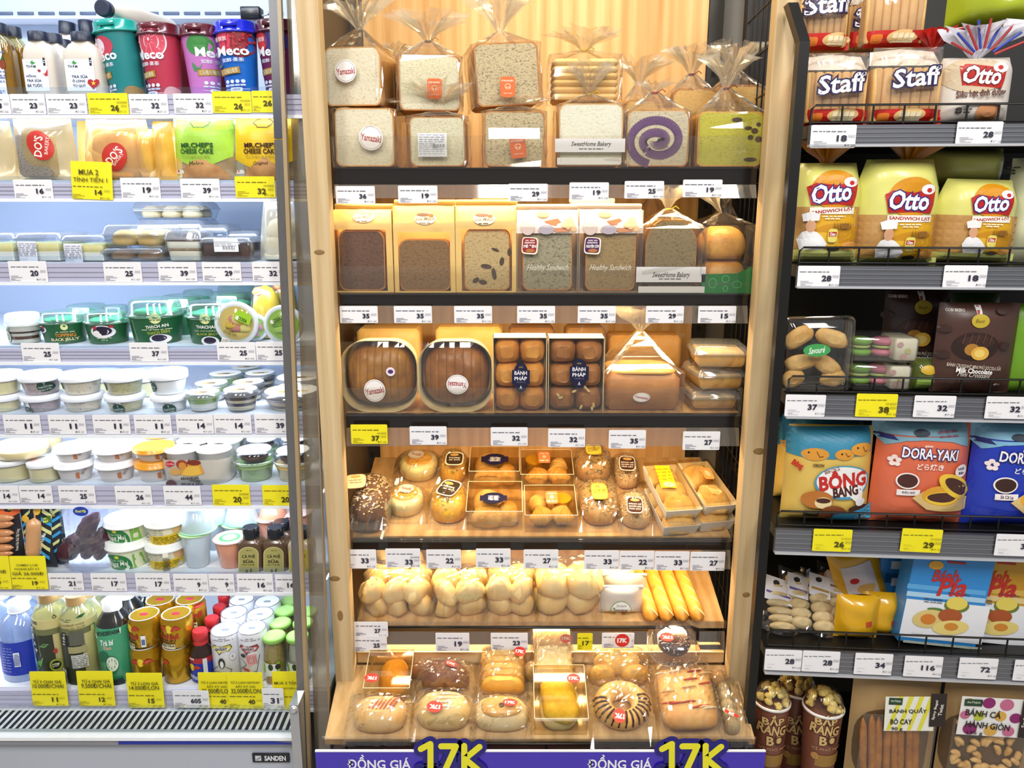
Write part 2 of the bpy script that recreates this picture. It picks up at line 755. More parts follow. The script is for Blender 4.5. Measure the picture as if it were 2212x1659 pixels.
WHT = M('#e9edf6', .35, 0, .02)
BLUEW = M('#c3d3ec', .3, 0, .03, 4)
GRY = M('#a9aab6', .3, 0, .03)
fpart(MB().box(XL, X2, 1.96, 1.98, .3, 2.6, BLUEW), 'back_panel')
mb = MB()
zt = Z(FR, 46, .44)
for py in (31, 49):
    for k in range(14):
        x, z = FR.uz(-8 + 45 * k, py, .455)
        mb.rbox(.0375, .004, .0062, .0001, .0001, M('#2a2f3f' if py > 40 else '#5d6a88', .6), x=x + .018, y=1.957, z=z, seg=1)
s = fpart(mb, 'vent_slot')
s['kind'] = 'stuff'
fpart(MB().box(XL, X2, 1.90, 1.955, Z(FR, 40, .40), Z(FR, 37, .40), WHT), 'duct_edge')
FZ = []
for k, (a, b, d) in enumerate(RAILS):
    Y = 1.5 + d
    za, zb = Z(FR, a, d), Z(FR, b, d)
    zs = Z(FR, a + SHELF_LIFT[k], d)
    FZ.append(zs)
    sh = fpart(MB().box(XL, X2, Y + .004, 1.955, zs - .012, zs, WHT), 'shelf')
    mb = MB().box(XL, X2, Y - .002, Y + .004, zb, za - .001, M('#b9b8cc', .35, 0, .03))
    for i in range(3):
        z = zb + (za - zb) * (.25 + .25 * i)
        mb.box(XL, X2, Y - .0035, Y - .002, z, z + .0012, M('#a6a6bd', .35))
    mb.build('price_rail', sh)
    MB().box(XL, X2, Y - .006, Y + .006, zb - .006, zb, M('#f2f5fb', .3)).build('rail_edge', sh)
    if k < 7:
        MB().box(XL, X2, Y + .0, Y + .0025, za, za + .012, CLEAR).build('front_lip', sh)
        MB().box(XL, X2, Y + .012, Y + .03, zs - .019, zs - .013, emis('#dfeaff', 6)).build('led_strip', sh)
        area('fridge_shelf_lamp', ((XL + XE) / 2, Y + .05, zs - .024), ((XL + XE) / 2, Y + .20, zs - .5), XE - XL, .03, 1.75, COOL)
area('fridge_top_lamp', ((XL + XE) / 2, 1.50, 2.16), ((XL + XE) / 2, 1.72, 1.6), XE - XL, .05, 2.8, COOL)
# end wall: dark slanted edge, steel trim, clear glass wing
zlo, zhi = .35, 2.5


def slant(z, off=0):
    return 1.395 + .125 * (z - .6) / 1.35 + off


def wing(x0, x1, off, dep, mat, name, z0=zlo, z1=zhi):
    m = MB()
    slab(m, (x0, x1, slant(z0, off), slant(z0, off) + dep, z0), (x1 - (x1 - x0), x1, slant(z1, off), slant(z1, off) + dep, z1), mat)
    return fpart(m, name)


zsp = Z(FR, 300, 0)
wing(XE + .0005, XE + .016, 0, .008, M('#3a3c48', .25), 'dark_edge', zsp, zhi)
wing(XE + .0005, XE + .016, 0, .008, brushed('#8e8a86', .12, 2), 'steel_edge', zlo, zsp - .002)
wing(X2 + .002, X2 + .005, .03, .48, GLASS, 'glass_end_wall')
wing(XE + .017, XE + .024, -.004, .012, M('#a08a66', .3), 'trim_strip')
wing(XE + .025, XE + .060, .03, .004, film('#e6dece', .08, .5, .08, .26, '#a99a84'), 'glass_wing')  # beige reflection on the clear glass, put into its colour
wing(XE + .058, XE + .0605, .02, .012, M('#8d7a60', .3), 'glass_edge')
# lower front: striped glass screen, bumper, body, badge
it = It(FR, -420, 1532, 648, 1573, -.118, 'x', 'x', 'x')
bpy.data.objects.remove(it.root)
it.root = fridge
q0 = FR.w(it.uc, -.118, it.zb) - Vector(fridge.location)
bw, bh = it.w, it.h
screen = MB().box(-bw / 2, bw / 2, 0, .006, -.016, bh + .006, GLASS).build('glass_screen', fridge, q0)
for k in range(-4, 62):
    x = -200 + 14.6 * k
    if x < 628:
        sl = 38 - max(0, x) * .036
        it.G([(x, 1572), (x + sl, 1533), (x + sl + 7.5, 1533), (x + 7.5, 1572)], '#16162a')
it.P.build('screen_stripe', screen)['kind'] = 'stuff'
yb = 1.5 - .118
zA = Z(FR, 1584, -.118)
for n, m in (('white_bar', MB().box(XL, XE - .004, yb - .014, yb + .02, Z(FR, 1592, -.12), zA, M('#f4f6fb', .3))),
             ('bumper', MB().rbox(XE - .004 - XL, .03, Z(FR, 1592, -.12) - Z(FR, 1608, -.12), .004, .003, M('#8f8f95', .35, 0, .05, 20), x=(XL + XE - .004) / 2, y=yb - .010, z=Z(FR, 1608, -.12))),
             ('lower_body', MB().box(XL, XE - .006, yb, 1.97, .12, Z(FR, 1608, -.118), M('#b5bac6', .3, 0, .02, 5))),
             ('ledge', MB().box(XL, XE - .002, yb + .006, 1.5 - .056, Z(FR, 1529, -.055) - .016, Z(FR, 1529, -.055) - .007, M('#eef1f8', .3))),
             ('plinth', MB().box(XL, XE - .01, yb + .03, 1.95, 0, .12, M('#55565c', .5)))):
    fpart(m, n)
bt = It(FR, 256, 1594, 640, 1608, -.129, 'x', 'x', 'x')
bpy.data.objects.remove(bt.root)
bt.fn = lambda x, z, off: Vector((x, -.0004, z))
bt.G([(256, 1594), (460, 1595), (530, 1600), (545, 1597), (640, 1606), (640, 1608), (256, 1608)], '#1a2f9c')
bt.P.build('blue_tape', fridge, FR.w(bt.uc, -.129, bt.zb) + fo)
bd = It(FR, 545, 1628, 625, 1647, -.122, 'x', 'x', 'x')
bpy.data.objects.remove(bd.root)
plate = MB().rbox(bd.w, bd.h, .003, .0012, .0003, M('#12141c', .3), seg=2)
plate.v = [(x, .003 - z, y) for x, y, z in plate.v]
plate = plate.build('name_plate', fridge, FR.w(bd.uc, -.122, bd.zb) + fo)
bd.R(551, 1632, 565, 1643, '#c9ccd2').G([(553, 1641), (563, 1634), (563, 1637), (556, 1642)], '#7b7f88')
bd.T('SANDEN', 571, 1632, 618, 1643, '#e8eaee', .035)
bd.done(plate)
# chrome corner post with bolt
m = MB().box(XE - .002, XE + .016, 1.345, 1.40, .12, Z(FR, 1500, -.12), brushed('#b9bcc2', .2, 2))
cp = fpart(m, 'corner_post')
x, z = FR.uz(667, 1532, -.155)
m = MB().lathe([(.0085, 0), (.0085, .004), (.0045, .0065)], brushed('#c9ccd0', .2), 16)
m.v = [(p[0] + XE + .007, 1.345 - p[2], p[1] + z) for p in m.v]
m.build('bolt', cp)

# ================================================================ wooden bakery unit
BX0, BX1 = -.338, .463
bak = empty('bakery_shelf_unit', ((BX0 + BX1) / 2, 1.7, 0))
tagit(bak, 'pine bakery shelving unit with six warm-lit shelves of bread', 'shelf unit')
bo = -Vector(bak.location)


def bpart(mb, name, parent=None):
    o = mb.build(name, parent or bak)
    if parent is None:
        o.location = bo
    return o


PINE = pine('#bd9f70', '#d8be92', 2)
PINEX = pine('#cfb182', '#dcc090', 0)
PINEB = pine('#cf9a54', '#ecc284', 2, .8)
for x0, x1 in ((-.378, -.338), (.463, .504)):
    m = MB().rbox(x1 - x0, .035, 2.6, .002, .001, PINE, x=(x0 + x1) / 2, y=1.458, z=0, seg=2, smooth=False)
    bpart(m, 'post')
KNOT = M('#8a6a3e', .5, 0, .25, 200)
for px, py, rx, rz in ((690, 545, .010, .005), (722, 1250, .011, .006), (1640, 975, .012, .007), (1612, 1285, .008, .006), (735, 1330, .006, .012)):
    u, z = BK.uz(px, py, -.042)
    u = min(max(u, -.378 + rx), -.338 - rx) if u < 0 else min(max(u, .463 + rx), .504 - rx)
    m = MB().lathe([(1, 0), (.8, .25), (.4, .4), (.05, .3)], KNOT, 20, caps=(0, 1))
    m.v = [(u + p[0] * rx, 1.4579 - p[2] * .0015, z + p[1] * rz) for p in m.v]
    bpart(m, 'knot')
bpart(MB().box(-.345, .453, 1.92, 1.935, .42, 2.6, PINEB), 'back_panel')
DARK = M('#26231f', .45)
for x0, x1 in ((.456, .49), (-.385, -.350)):
    up = bpart(MB().box(x0, x1, 1.925, 1.95, .1, 2.6, DARK), 'perforated_upright')
    m = MB()
    for k in range(40):
        z = .6 + k * .0335
        m.box((x0 + x1) / 2 - .005, (x0 + x1) / 2 + .005, 1.9245, 1.93, z, z + .012, M('#0b0a09', .8))
    m.build('slot', up)['kind'] = 'stuff'
bpart(MB().box(.491, .56, 1.965, 1.975, .1, 2.6, M('#8d8a84', .6)), 'grey_panel')
bpart(MB().box(-.379, -.376, 1.50, 1.92, .1, 2.6, M('#4c443a', .5, 0, .1, 8)), 'added_dark_panel')  # added sheet over the open left side, to give its darkness
# shelves: lip px, edge px, black face bottom px, holder bottom px, slope, depth
SH = [(294, 362, 400, 428, 0, .41), (574, 634, 661, 699, 0, .41), (836, 895, 924, 964, 0, .41), (1126, 1166, 1188, 1230, .27, .30), (1338, 1352, 1364, 1408, .30, .24)]
BZ = []
BLK = M('#211d1b', .13, 0, .08, 8, 0, .6)
for k, (lp, ed, bl, hb, sl, dp) in enumerate(SH):
    z = Z(BK, ed, 0)
    BZ.append(z)
    m = MB()
    f = lambda y, dz: [(BX0 + .001, y, dz), (BX1 - .001, y, dz), (BX1 - .001, y, dz - .016), (BX0 + .001, y, dz - .016)]
    m.loft([f(1.512, z + .012 * sl), f(1.5 + dp, z + dp * sl)], pine('#c08f50', '#dcb47a', 1, .9), False)
    sh = bpart(m, 'shelf')
    zb = Z(BK, bl, 0)
    if k < 4:
        MB().box(BX0 + .002, BX1 - .002, 1.5, 1.511, zb, z, BLK).build('black_front', sh)
    else:
        MB().tube([(BX0 + .03, 1.494, z - .03), (BX0 + .03, 1.494, z), (BX1 - .075, 1.494, z), (BX1 - .062, 1.494, z - .004), (BX1 - .062, 1.494, z - .03)], .0035, M('#1d1a19', .35, .4)).build('wire_rail', sh)
    MB().box(BX0 + .002, BX1 - .002, 1.493, 1.4955, z - .002, Z(BK, lp, 0), ACRY).build('acrylic_lip', sh)
    zh = Z(BK, hb, -.014)
    m = MB()
    slab(m, (BX0 + .003, BX1 - .003, 1.487, 1.489, zh), (BX0 + .003, BX1 - .003, 1.497, 1.499, zb + .001), film('#efe9df', .08, .5, .05, .10, '#d8cfc2'))
    m.build('tag_holder', sh)
    MB().box(BX0 + .01, BX1 - .01, 1.53, 1.545, z - .0245 + .03 * sl, z - .0165 + .03 * sl, emis('#ffdca0', 5)).build('led_strip', sh)
    area('bakery_shelf_lamp', ((BX0 + BX1) / 2, 1.54, z - .03 + .03 * sl), ((BX0 + BX1) / 2, 1.62, z - .4), BX1 - BX0 - .03, .02, 1.75, WARM)
area('bakery_top_lamp', ((BX0 + BX1) / 2, 1.50, 2.2), ((BX0 + BX1) / 2, 1.72, 1.5), BX1 - BX0, .06, 2.8, WARM)
bpart(MB().box(BX0, BX1, 1.50, 1.53, Z(BK, 1431, 0), Z(BK, 1409, 0), PINEX), 'cross_beam')
bpart(MB().box(BX0, BX0 + .025, 1.51, 1.54, .4, Z(BK, 1409, 0), PINE), 'inner_post')
bpart(MB().box(BX1 - .05, BX1, 1.51, 1.54, .4, Z(BK, 1409, 0), PINE), 'inner_post')
# bottom basket, standing further out than the shelves above
BD = -.165
S6 = .38                                    # slope of the basket board
ZB6 = Z(BK, 1597, BD)
m = MB()
f = lambda y, z: [(-.375, y, z), (.486, y, z), (.486, y, z - .012), (-.375, y, z - .012)]
m.loft([f(1.5 + BD, ZB6), f(1.496, ZB6 + S6 * (1.496 - 1.5 - BD))], pine('#b8925a', '#d4b07a', 1, .9), False)
bsh = bpart(m, 'basket_shelf')
MB().box(-.378, .486, 1.5 + BD - .004, 1.5 + BD - .0015, ZB6 - .03, Z(BK, 1589, BD), ACRY).build('acrylic_lip', bsh)
m = MB()
zr = Z(BK, 1604, BD - .006)
for a, b in ((-.33, .47),):
    m.tube([(a, 1.5 + BD - .008, zr - .03), (a, 1.5 + BD - .008, zr), (b, 1.5 + BD - .008, zr), (b, 1.5 + BD - .008, zr - .03)], .0032, M('#1d1a19', .35, .4))
m.tube([(.068, 1.5 + BD - .008, zr), (.068, 1.5 + BD - .008, zr - .04)], .0028, M('#1d1a19', .35, .4))
m.build('wire_frame', bsh)
bpart(MB().box(-.375, .486, 1.345, 1.9, .3, ZB6 - .07, M('#6b5a44', .6)), 'base_box')



# ================================================================ black rack
rack = empty('black_gondola_rack', RK.w(.2, .2, 0), -RK.yaw)
tagit(rack, 'black steel rack with wire-fenced shelves of packaged snacks', 'shelf unit')


def rpart(mb, name, parent=None):
    """mb in rack coordinates (u, d, z)"""
    mb.v = [(p[0] - .2, p[1] - .2, p[2]) for p in mb.v]
    return mb.build(name, parent or rack)


RR = [(268, 318, 226, 1747), (572, 622, 535, 1718), (851, 902, 815, 1695), (1141, 1194, 1108, 1672), (1402, 1452, 1366, 1650)]
BLKM = M('#1a1918', .4, .3, .05)
RL = RK.uz(1747, 290, 0)[0]
RR1 = RL + .75
ul = RL - .026
m = MB()
slab(m, (ul, ul + .017, .004, .03, .1), (ul, ul + .017, .004, .03, Z(RK, 88, 0, 1740)), BLKM)
zk = Z(RK, 88, 0, 1740)
slab(m, (ul, ul + .017, .004, .03, zk), (ul - .012, ul + .005, .05, .08, zk + .07), BLKM)
rpart(m, 'front_upright')
rpart(MB().box(ul, ul + .03, .43, .46, .05, 2.4, BLKM), 'rear_upright')
rpart(MB().box(ul, RR1, .455, .47, .05, 2.4, M('#2b2927', .6)), 'back_panel')
RZ = []
for k, (a, b, fpx, xl) in enumerate(RR):
    za, zb = Z(RK, a, 0, xl + 40), Z(RK, b, 0, xl + 40)
    RZ.append(za)
    sh = rpart(MB().box(RL, RR1, .006, .45, za - .022, za - .001, BLKM), 'shelf')
    m = MB().box(RL, RR1, -.004, .006, zb + .004, za - .002, brushed('#85868c', .35, 0))
    for i in range(4):
        z = zb + (za - zb) * (.22 + .19 * i)
        m.box(RL, RR1, -.0055, -.004, z, z + .0015, brushed('#a3a4a9', .3, 0))
    rpart(m, 'price_rail', None).parent = sh
    m = MB().box(RL, RR1, -.010, .004, zb, zb + .004, M('#c9c9cd', .25, .3))
    rpart(m, 'rail_edge', None).parent = sh
    zf = Z(RK, fpx, 0, xl + 40)
    m = MB()
    m.tube([(RL + .004, .008, za), (RL + .004, .008, zf - .006), (RL + .010, .008, zf), (RR1, .008, zf)], .0021, BLKM)
    for i in range(1, 15):
        m.tube([(RL + .004 + .0505 * i, .008, za), (RL + .004 + .0505 * i, .008, zf)], .0018, BLKM, 5)
    m.tube([(RL + .004, .008, za + .003), (RR1, .008, za + .003)], .0018, BLKM, 5)
    rpart(m, 'wire_fence', None).parent = sh
ZR6 = .30
RZ.append(ZR6)
rpart(MB().box(RL - .01, RR1, .0, .45, ZR6 - .02, ZR6, BLKM), 'shelf')
m = MB()
um = ul + .004
for i in range(8):
    m.tube([(um, .13 + i * .044, .35), (um, .13 + i * .044, 2.02 - .08 * (1 - i / 8))], .0019, BLKM, 5)
for j in range(20):
    z = .4 + j * .085
    m.tube([(um, .11, z), (um, .45, z)], .0019, BLKM, 5)
m.tube([(um, .11, 1.94), (um, .45, 2.03)], .006, BLKM, 6)
rpart(m, 'side_mesh')
# ================================================================ price cards
CARDW, CARDY = M('#f0eef0', .45, 0, .02), M('#f2e41a', .45, 0, .03)
YC = {'w': ('white', CARDW), 'y': ('yellow', CARDY)}


def price(unit, d, x0, y0, x1, y1, num, what, ut='CÁI', sup='.000đ', col='w', lines=(), y2=None, rot=0, hide=0, old=None):
    """a printed shelf-edge card; y2 = top of a promotional flap standing above it"""
    cn, mat = YC[col]
    it = It(unit, x0, y2 or y0, x1, y1, d, 'price_card', f'{cn} price card reading {num} {what}', 'price card', 'shelf-edge price cards', lean=math.radians(rot))
    card(it, mat, curl=.004 if y2 else 0)
    if y2:
        it.fn = lambda x, z, off: Vector((x, -off + .004 * (z / it.h) ** 2, z))
    W, H = x1 - x0, y1 - y0
    dk, gr = ('#2a2a3c', '#8f8f9c') if col == 'w' else ('#4a430c', '#a39a20')
    X = lambda t: x0 + W * t
    Y = lambda t: y0 + H * t
    it.dash(X(.05), X(.78), Y(.28), '#63636f' if col == 'w' else '#6f6614', 1.6, 1)
    for k, (t, l) in enumerate(((.70, .20), (.77, .30), (.84, .12), (.90, .26))):
        it.R(X(.06), Y(t), X(.06 + l), Y(t) + 1, gr, nx=1)
    sp = H / 44
    nd = len(num) * 9.3 * sp
    dy = .12 if old else 0
    it.T(num, X(.79) - nd, Y(.44 + dy), X(.79), Y(.44 + dy) + 12 * sp, dk, .035)
    it.T(sup, X(.81), Y(.42 + dy), X(.97), Y(.42 + dy) + 5.5 * sp, gr)
    if old:
        it.T(old, X(.72), Y(.38), X(.97), Y(.48), gr)
        it.R(X(.71), Y(.425), X(.98), Y(.44), gr, nx=1)
    if not hide:
        it.T('ĐVT: ' + ut, X(.74), Y(.82), X(.97), Y(.93), dk)
    for t, a, b, c, e in lines:
        it.T(t, a, b, c, e, dk, .012)
    it.done()
    return it


FD = [r[2] - .004 for r in RAILS]
nm = ['top', 'second', 'third', 'fourth', 'fifth', 'sixth', 'seventh', 'bottom']


def fp(k, x0, y0, x1, y1, num, what, ut='CÁI', **kw):
    kw.setdefault('sup', '.000đ')
    return price(FR, FD[k] - kw.pop('dd', 0), x0, y0, x1, y1, num, f'on {nm[k]} fridge shelf under {what}', ut, **kw)


fp(0, -55, 203, 22, 247, '13', 'amber bottle', 'CHAI', sup='.500đ')
fp(0, 23, 203, 98, 247, '23', 'red-bird milk tea bottle', 'CHAI')
fp(0, 100, 203, 187, 247, '23', 'heart-marked milk tea bottle', 'CHAI')
fp(0, 190, 201, 277, 247, '26', 'teal cup', 'LY', col='y', old='32.000đ')
fp(0, 279, 203, 363, 247, '32', 'crimson cup', 'LY')
fp(0, 375, 202, 459, 246, '32', 'pink cup', 'LY')
fp(0, 459, 197, 543, 244, '26', 'blue cup', 'LY', col='y', old='32.000đ')
fp(0, 544, 196, 600, 243, '26', 'plum berry cup', 'LY', col='y', hide=1)
fp(1, 30, 388, 114, 431, '16', 'grey sesame bread bag')
fp(1, 152, 392, 240, 432, '14', 'cream bun bag', col='y', y2=350, dd=.004, rot=2, lines=(('MUA 2', 167, 366, 211, 378), ('TÍNH TIỀN 1', 156, 379, 231, 393)))
fp(1, 261, 384, 346, 430, '19', 'yellow bread bags')
fp(1, 390, 386, 475, 430, '39', 'green melon cake bag')
fp(1, 508, 381, 594, 427, '32', 'yellow cheese cake bag', col='y', old='39.000đ')
fp(2, 19, 564, 102, 609, '20', 'first cream cake box')
fp(2, 224, 566, 306, 609, '25', 'stacked bun boxes', 'HỘP')
fp(2, 342, 566, 425, 608, '39', 'layered cream cake tub', 'HỘP')
fp(2, 437, 566, 521, 608, '29', 'dark brownie box', 'HỘP')
fp(2, 545, 566, 614, 608, '32', 'white floss bread bag', hide=1)
fp(3, 47, 741, 129, 782, '25', 'small black jelly tub', 'HỘP')
fp(3, 280, 740, 363, 781, '37', 'large black jelly tub', 'HỘP')
fp(3, 469, 739, 552, 779, '25', 'fruit jelly disc tub', 'HŨ')
fp(3, 553, 738, 626, 779, '25', 'green jelly disc tub', 'HŨ', hide=1)
for x, t in ((8, 'purple dessert tubs'), (105, 'speckled dessert tubs'), (201, 'olive green dessert tubs'), (290, 'white coconut dessert tubs')):
    fp(4, x, 896, x + 80, 938, '11', t, 'LY')
fp(4, 381, 895, 461, 937, '14', 'matcha layer cup', 'HỘP')
fp(4, 462, 894, 543, 937, '14', 'small coffee layer cup', 'HỘP')
fp(4, 550, 894, 632, 937, '39', 'large coffee layer tub', 'HỘP')
fp(5, -40, 1049, 41, 1087, '14', 'pale stacked pudding cups', 'HỘP', sup='.500đ')
fp(5, 42, 1049, 113, 1087, '14', 'pale yogurt tub', 'HỘP', sup='.500đ')
fp(5, 127, 1049, 206, 1088, '25', 'white flan tubs', 'LỐC', sup='.500đ')
fp(5, 249, 1050, 328, 1091, '26', 'orange-lidded flan tubs', 'LỐC')
fp(5, 354, 1050, 434, 1091, '44', 'flan multipack', 'LỐC')
fp(5, 459, 1047, 540, 1092, '20', 'green yogurt cup', 'HŨ', col='y', old='23.000đ')
fp(5, 567, 1048, 642, 1092, '20', 'yellow yogurt cup', 'HŨ', col='y', old='23.000đ', hide=1)
fp(6, -62, 1238, 21, 1273, '19', 'flat sausage pack', col='y', y2=1203, dd=.004, lines=(('0Đ', 0, 1231, 14, 1238),))
fp(6, 22, 1240, 100, 1273, '19', 'cheese sausage packs', col='y', y2=1203, dd=.004, lines=(('COMBO 2 CÁI', 34, 1218, 81, 1223), ('PONNIE BẤT KỲ', 31, 1225, 86, 1231), ('GIÁ 26.000Đ', 26, 1234, 95, 1242)))
fp(6, 105, 1238, 180, 1276, '21', 'purple sweet potato bag', 'BỊCH', sup='.500đ')
fp(6, 197, 1238, 273, 1277, '17', 'green tapioca tubs', 'HỘP')
fp(6, 293, 1238, 368, 1278, '17', 'yellow tapioca tubs', 'HỘP')
fp(6, 375, 1240, 450, 1279, '9', 'clear lychee jelly cups', 'LY')
fp(6, 451, 1240, 506, 1279, '9', 'peach jelly cup', 'LY')
fp(6, 512, 1240, 590, 1280, '16', 'milk coffee bottles', 'CHAI')
fp(6, 595, 1241, 648, 1280, '16', 'pale coffee bottle', 'CHAI', hide=1)
fp(7, 66, 1490, 143, 1525, '11', 'dark green tea bottles', 'CHAI', col='y', y2=1453, dd=.006, lines=(('TỪ 3 CHAI GIÁ', 70, 1468, 133, 1476), ('10.000Đ/CHAI', 70, 1477, 138, 1486)))
fp(7, 167, 1490, 245, 1525, '12', 'green melon tea bottle', 'CHAI', col='y', y2=1452, dd=.006, lines=(('TỪ 6 CHAI GIÁ', 175, 1467, 238, 1475), ('9.500Đ/CHAI', 175, 1476, 241, 1486)))
fp(7, 274, 1492, 352, 1529, '15', 'gold energy drink cans', 'LON', col='y', y2=1456, dd=.006, lines=(('TỪ 3 LON GIÁ', 281, 1472, 342, 1480), ('14.000Đ/LON', 279, 1481, 344, 1490)))
fp(7, 374, 1492, 452, 1529, '605', 'brown energy drink bottle', 'CHAI', dd=.012)
fp(7, 429, 1494, 506, 1530, '40', 'yellow-bubble kombucha can', 'LON', col='y', y2=1455, dd=.006, lines=(('TỪ 2 LON HAYDAY', 433, 1471, 502, 1477), ('BẤT KỲ GIÁ', 447, 1479, 490, 1485), ('32.000Đ/LON', 436, 1487, 502, 1497)))
fp(7, 492, 1494, 568, 1531, '40', 'red-bubble kombucha can', 'LON', col='y', y2=1455, dd=.010, lines=(('TỪ 2 LON HAYDAY', 497, 1471, 562, 1477), ('BẤT KỲ GIÁ', 509, 1479, 552, 1485), ('32.000Đ/LON', 499, 1487, 564, 1497)))
fp(7, 567, 1487, 613, 1532, '31', 'amber jelly drink jar', 'CHAI', dd=.012)
fp(7, 589, 1494, 661, 1533, '31', 'clear jelly drink jar', 'CHAI', col='y', y2=1453, dd=.006, hide=1, lines=(('MUA 3 TẶNG 1', 592, 1471, 656, 1480), ('CHAI GREEN BIRD BẤT KỲ', 592, 1483, 657, 1488)))
bn = ['top', 'second', 'third', 'fourth', 'fifth']


def bp(k, x0, y0, x1, y1, num, what, ut='CÁI', **kw):
    return price(BK, -.0165 - kw.pop('dd', 0), x0, y0, x1, y1, num, f'on {bn[k]} bakery shelf {what}', ut, **kw)


for x, y, n, t in ((725, 402, '36', 'below the round-sticker white loaf'), (860, 401, '19', 'below the barcode loaf'), (1098, 397, '29', 'below the dark seeded loaf'), (1230, 394, '19', 'below the paper-banded white loaf'), (1349, 391, '25', 'below the purple swirl loaf'), (1475, 388, '19', 'below the green loaf')):
    bp(0, x, y, x + 85, y + 38, n, t)
for x, n, t in ((734, '35', 'below the chocolate kraft bag'), (851, '35', 'below the second kraft bag'), (981, '35', 'below the raisin kraft bag'), (1117, '35', 'below the red-badge bag'), (1248, '35', 'below the purple-badge bag'), (1395, '29', 'below the banded brown loaf'), (1508, '15', 'below the green-based bun bag')):
    bp(1, x, 661, x + 82, 698, n, t)
bp(2, 758, 917, 837, 959, '37', 'below the first round brown loaf', col='y', old='43.000đ')
for x, y, n, t, u in ((885, 921, '39', 'below the second brown loaf', 'CÁI'), (1060, 923, '32', 'below the plain roll pack', 'HỘP'), (1184, 926, '32', 'below the almond roll pack', 'HỘP'), (1315, 929, '35', 'below the tied butter loaf', 'GÓI'), (1475, 932, '27', 'below the clear cake boxes', 'HỘP')):
    bp(2, x, y, x + 80, y + 40, n, t, u)
for x, y, n, t, o in ((738, 1187, '33', 'at the left post', None), (833, 1185, '33', 'below the cream cakes', '36.500đ'), (921, 1187, '22', 'below the pumpkin breads', None), (1028, 1185, '33', 'below the seeded roll boxes', None), (1131, 1187, '27', 'below the croissant boxes', None), (1262, 1189, '33', 'below the seed breads', None), (1338, 1190, '22', 'below the sesame breads', None), (1414, 1191, '33', 'below the yellow-label pastry tray', None), (1491, 1192, '27', 'at the right post', None)):
    bp(3, x, y, x + 75, y + 41, n, t, old=o)
bp(4, 765, 1343, 838, 1376, '27', 'above another card at left', 'HỘP')
bp(4, 764, 1374, 836, 1408, '25', 'beneath another card at left', 'GÓI', dd=.003)
bp(4, 941, 1367, 1014, 1407, '19', 'below the creamy roll bag')
bp(4, 1060, 1367, 1140, 1404, '23', 'behind the sliced-top bun')
bp(4, 1247, 1368, 1280, 1404, '17', 'beside the crumb sandwich', col='y', hide=1)
bp(4, 1300, 1367, 1370, 1400, '21', 'behind the petal bun')
rn = ['top', 'second', 'third', 'fourth', 'fifth']


def rp(k, x0, y0, x1, y1, num, what, ut='CÁI', **kw):
    return price(RK, -.0085, x0, y0, x1, y1, num, f'on {rn[k]} rack shelf {what}', ut, **kw)


rp(0, 1751, 270, 1849, 320, '18', 'below the first sliced sandwich loaf', 'GÓI', sup='.900đ')
rp(0, 2066, 263, 2165, 311, '28', 'below the white seeded loaf')
rp(1, 1723, 574, 1814, 621, '28', 'below the first yellow bread bag', sup='.900đ')
rp(1, 2038, 573, 2132, 621, '18', 'below the third yellow bread bag')
rp(2, 1696, 852, 1783, 899, '37', 'below the biscuit box', 'HỘP')
rp(2, 1849, 850, 1938, 900, '38', 'below the macaron packs', col='y', old='43.000đ')
rp(2, 1974, 854, 2064, 901, '32', 'below the small green sachet', 'GÓI')
rp(2, 2129, 856, 2222, 904, '32', 'below the brown croissant pouch', 'GÓI')
rp(3, 1756, 1142, 1840, 1190, '26', 'below the fish-cake bag', 'TÚI', col='y', old='32.000đ')
rp(3, 1946, 1142, 2034, 1192, '29', 'below the orange pancake bag', 'TÚI', col='y', old='39.500đ', rot=1)
rp(3, 2150, 1153, 2245, 1200, '39', 'below the blue pancake bag', 'TÚI')
rp(4, 1652, 1402, 1732, 1447, '28', 'below the leftmost round biscuits', 'GÓI')
rp(4, 1733, 1405, 1814, 1450, '28', 'below the second round biscuits', 'GÓI')
rp(4, 1846, 1410, 1928, 1456, '34', 'below the yellow packets', 'GÓI')
rp(4, 1953, 1416, 2036, 1461, '116', 'below the blue carton', 'GÓI')
rp(4, 2071, 1420, 2155, 1465, '72', 'below the yellow carton', 'GÓI')
rp(4, 2190, 1425, 2275, 1470, '58', 'below the red carton', 'GÓI')
# ================================================================ builders for packed goods
def LA(it, name, prof, mat, seg=32, caps=(1, 1), ex=2.0, parent=None, ay=1, capmat=None, c=None, smooth=True):
    """lathe in fractions of the thing's width / height, axis at (0, w/2)"""
    mb = MB().lathe([(r * it.w, z * it.h) for r, z in prof], mat, seg, c or (0, it.w / 2 * ay), smooth, caps, ex, 1, ay, capmat)
    return mb.build(name, parent or it.root)


def spindle(mb, p0, p1, r, mat, n=10, seg=10, bend=(0, 0, 0), flat=1.0, ends=.35, wob=0, seed=0):
    p0, p1, B = Vector(p0), Vector(p1), Vector(bend)
    ax = (p1 - p0).normalized()
    a = ax.cross(Vector((0, 1, 0)) if abs(ax.y) < .9 else Vector((1, 0, 0))).normalized()
    b = ax.cross(a)
    R = []
    for i in range(n + 1):
        t = i / n
        e = min(t, 1 - t) / ends
        rr = r * (math.sqrt(max(.02, 1 - (1 - e) ** 2)) if e < 1 else 1)
        p = p0.lerp(p1, t) + B * math.sin(math.pi * t)
        R.append([p + (a * math.cos(6.28319 * k / seg) + b * math.sin(6.28319 * k / seg) * flat) * rr * (1 + wob * N3(t * 5, k * .9, seed)) for k in range(seg)])
    return mb.loft(R, mat)


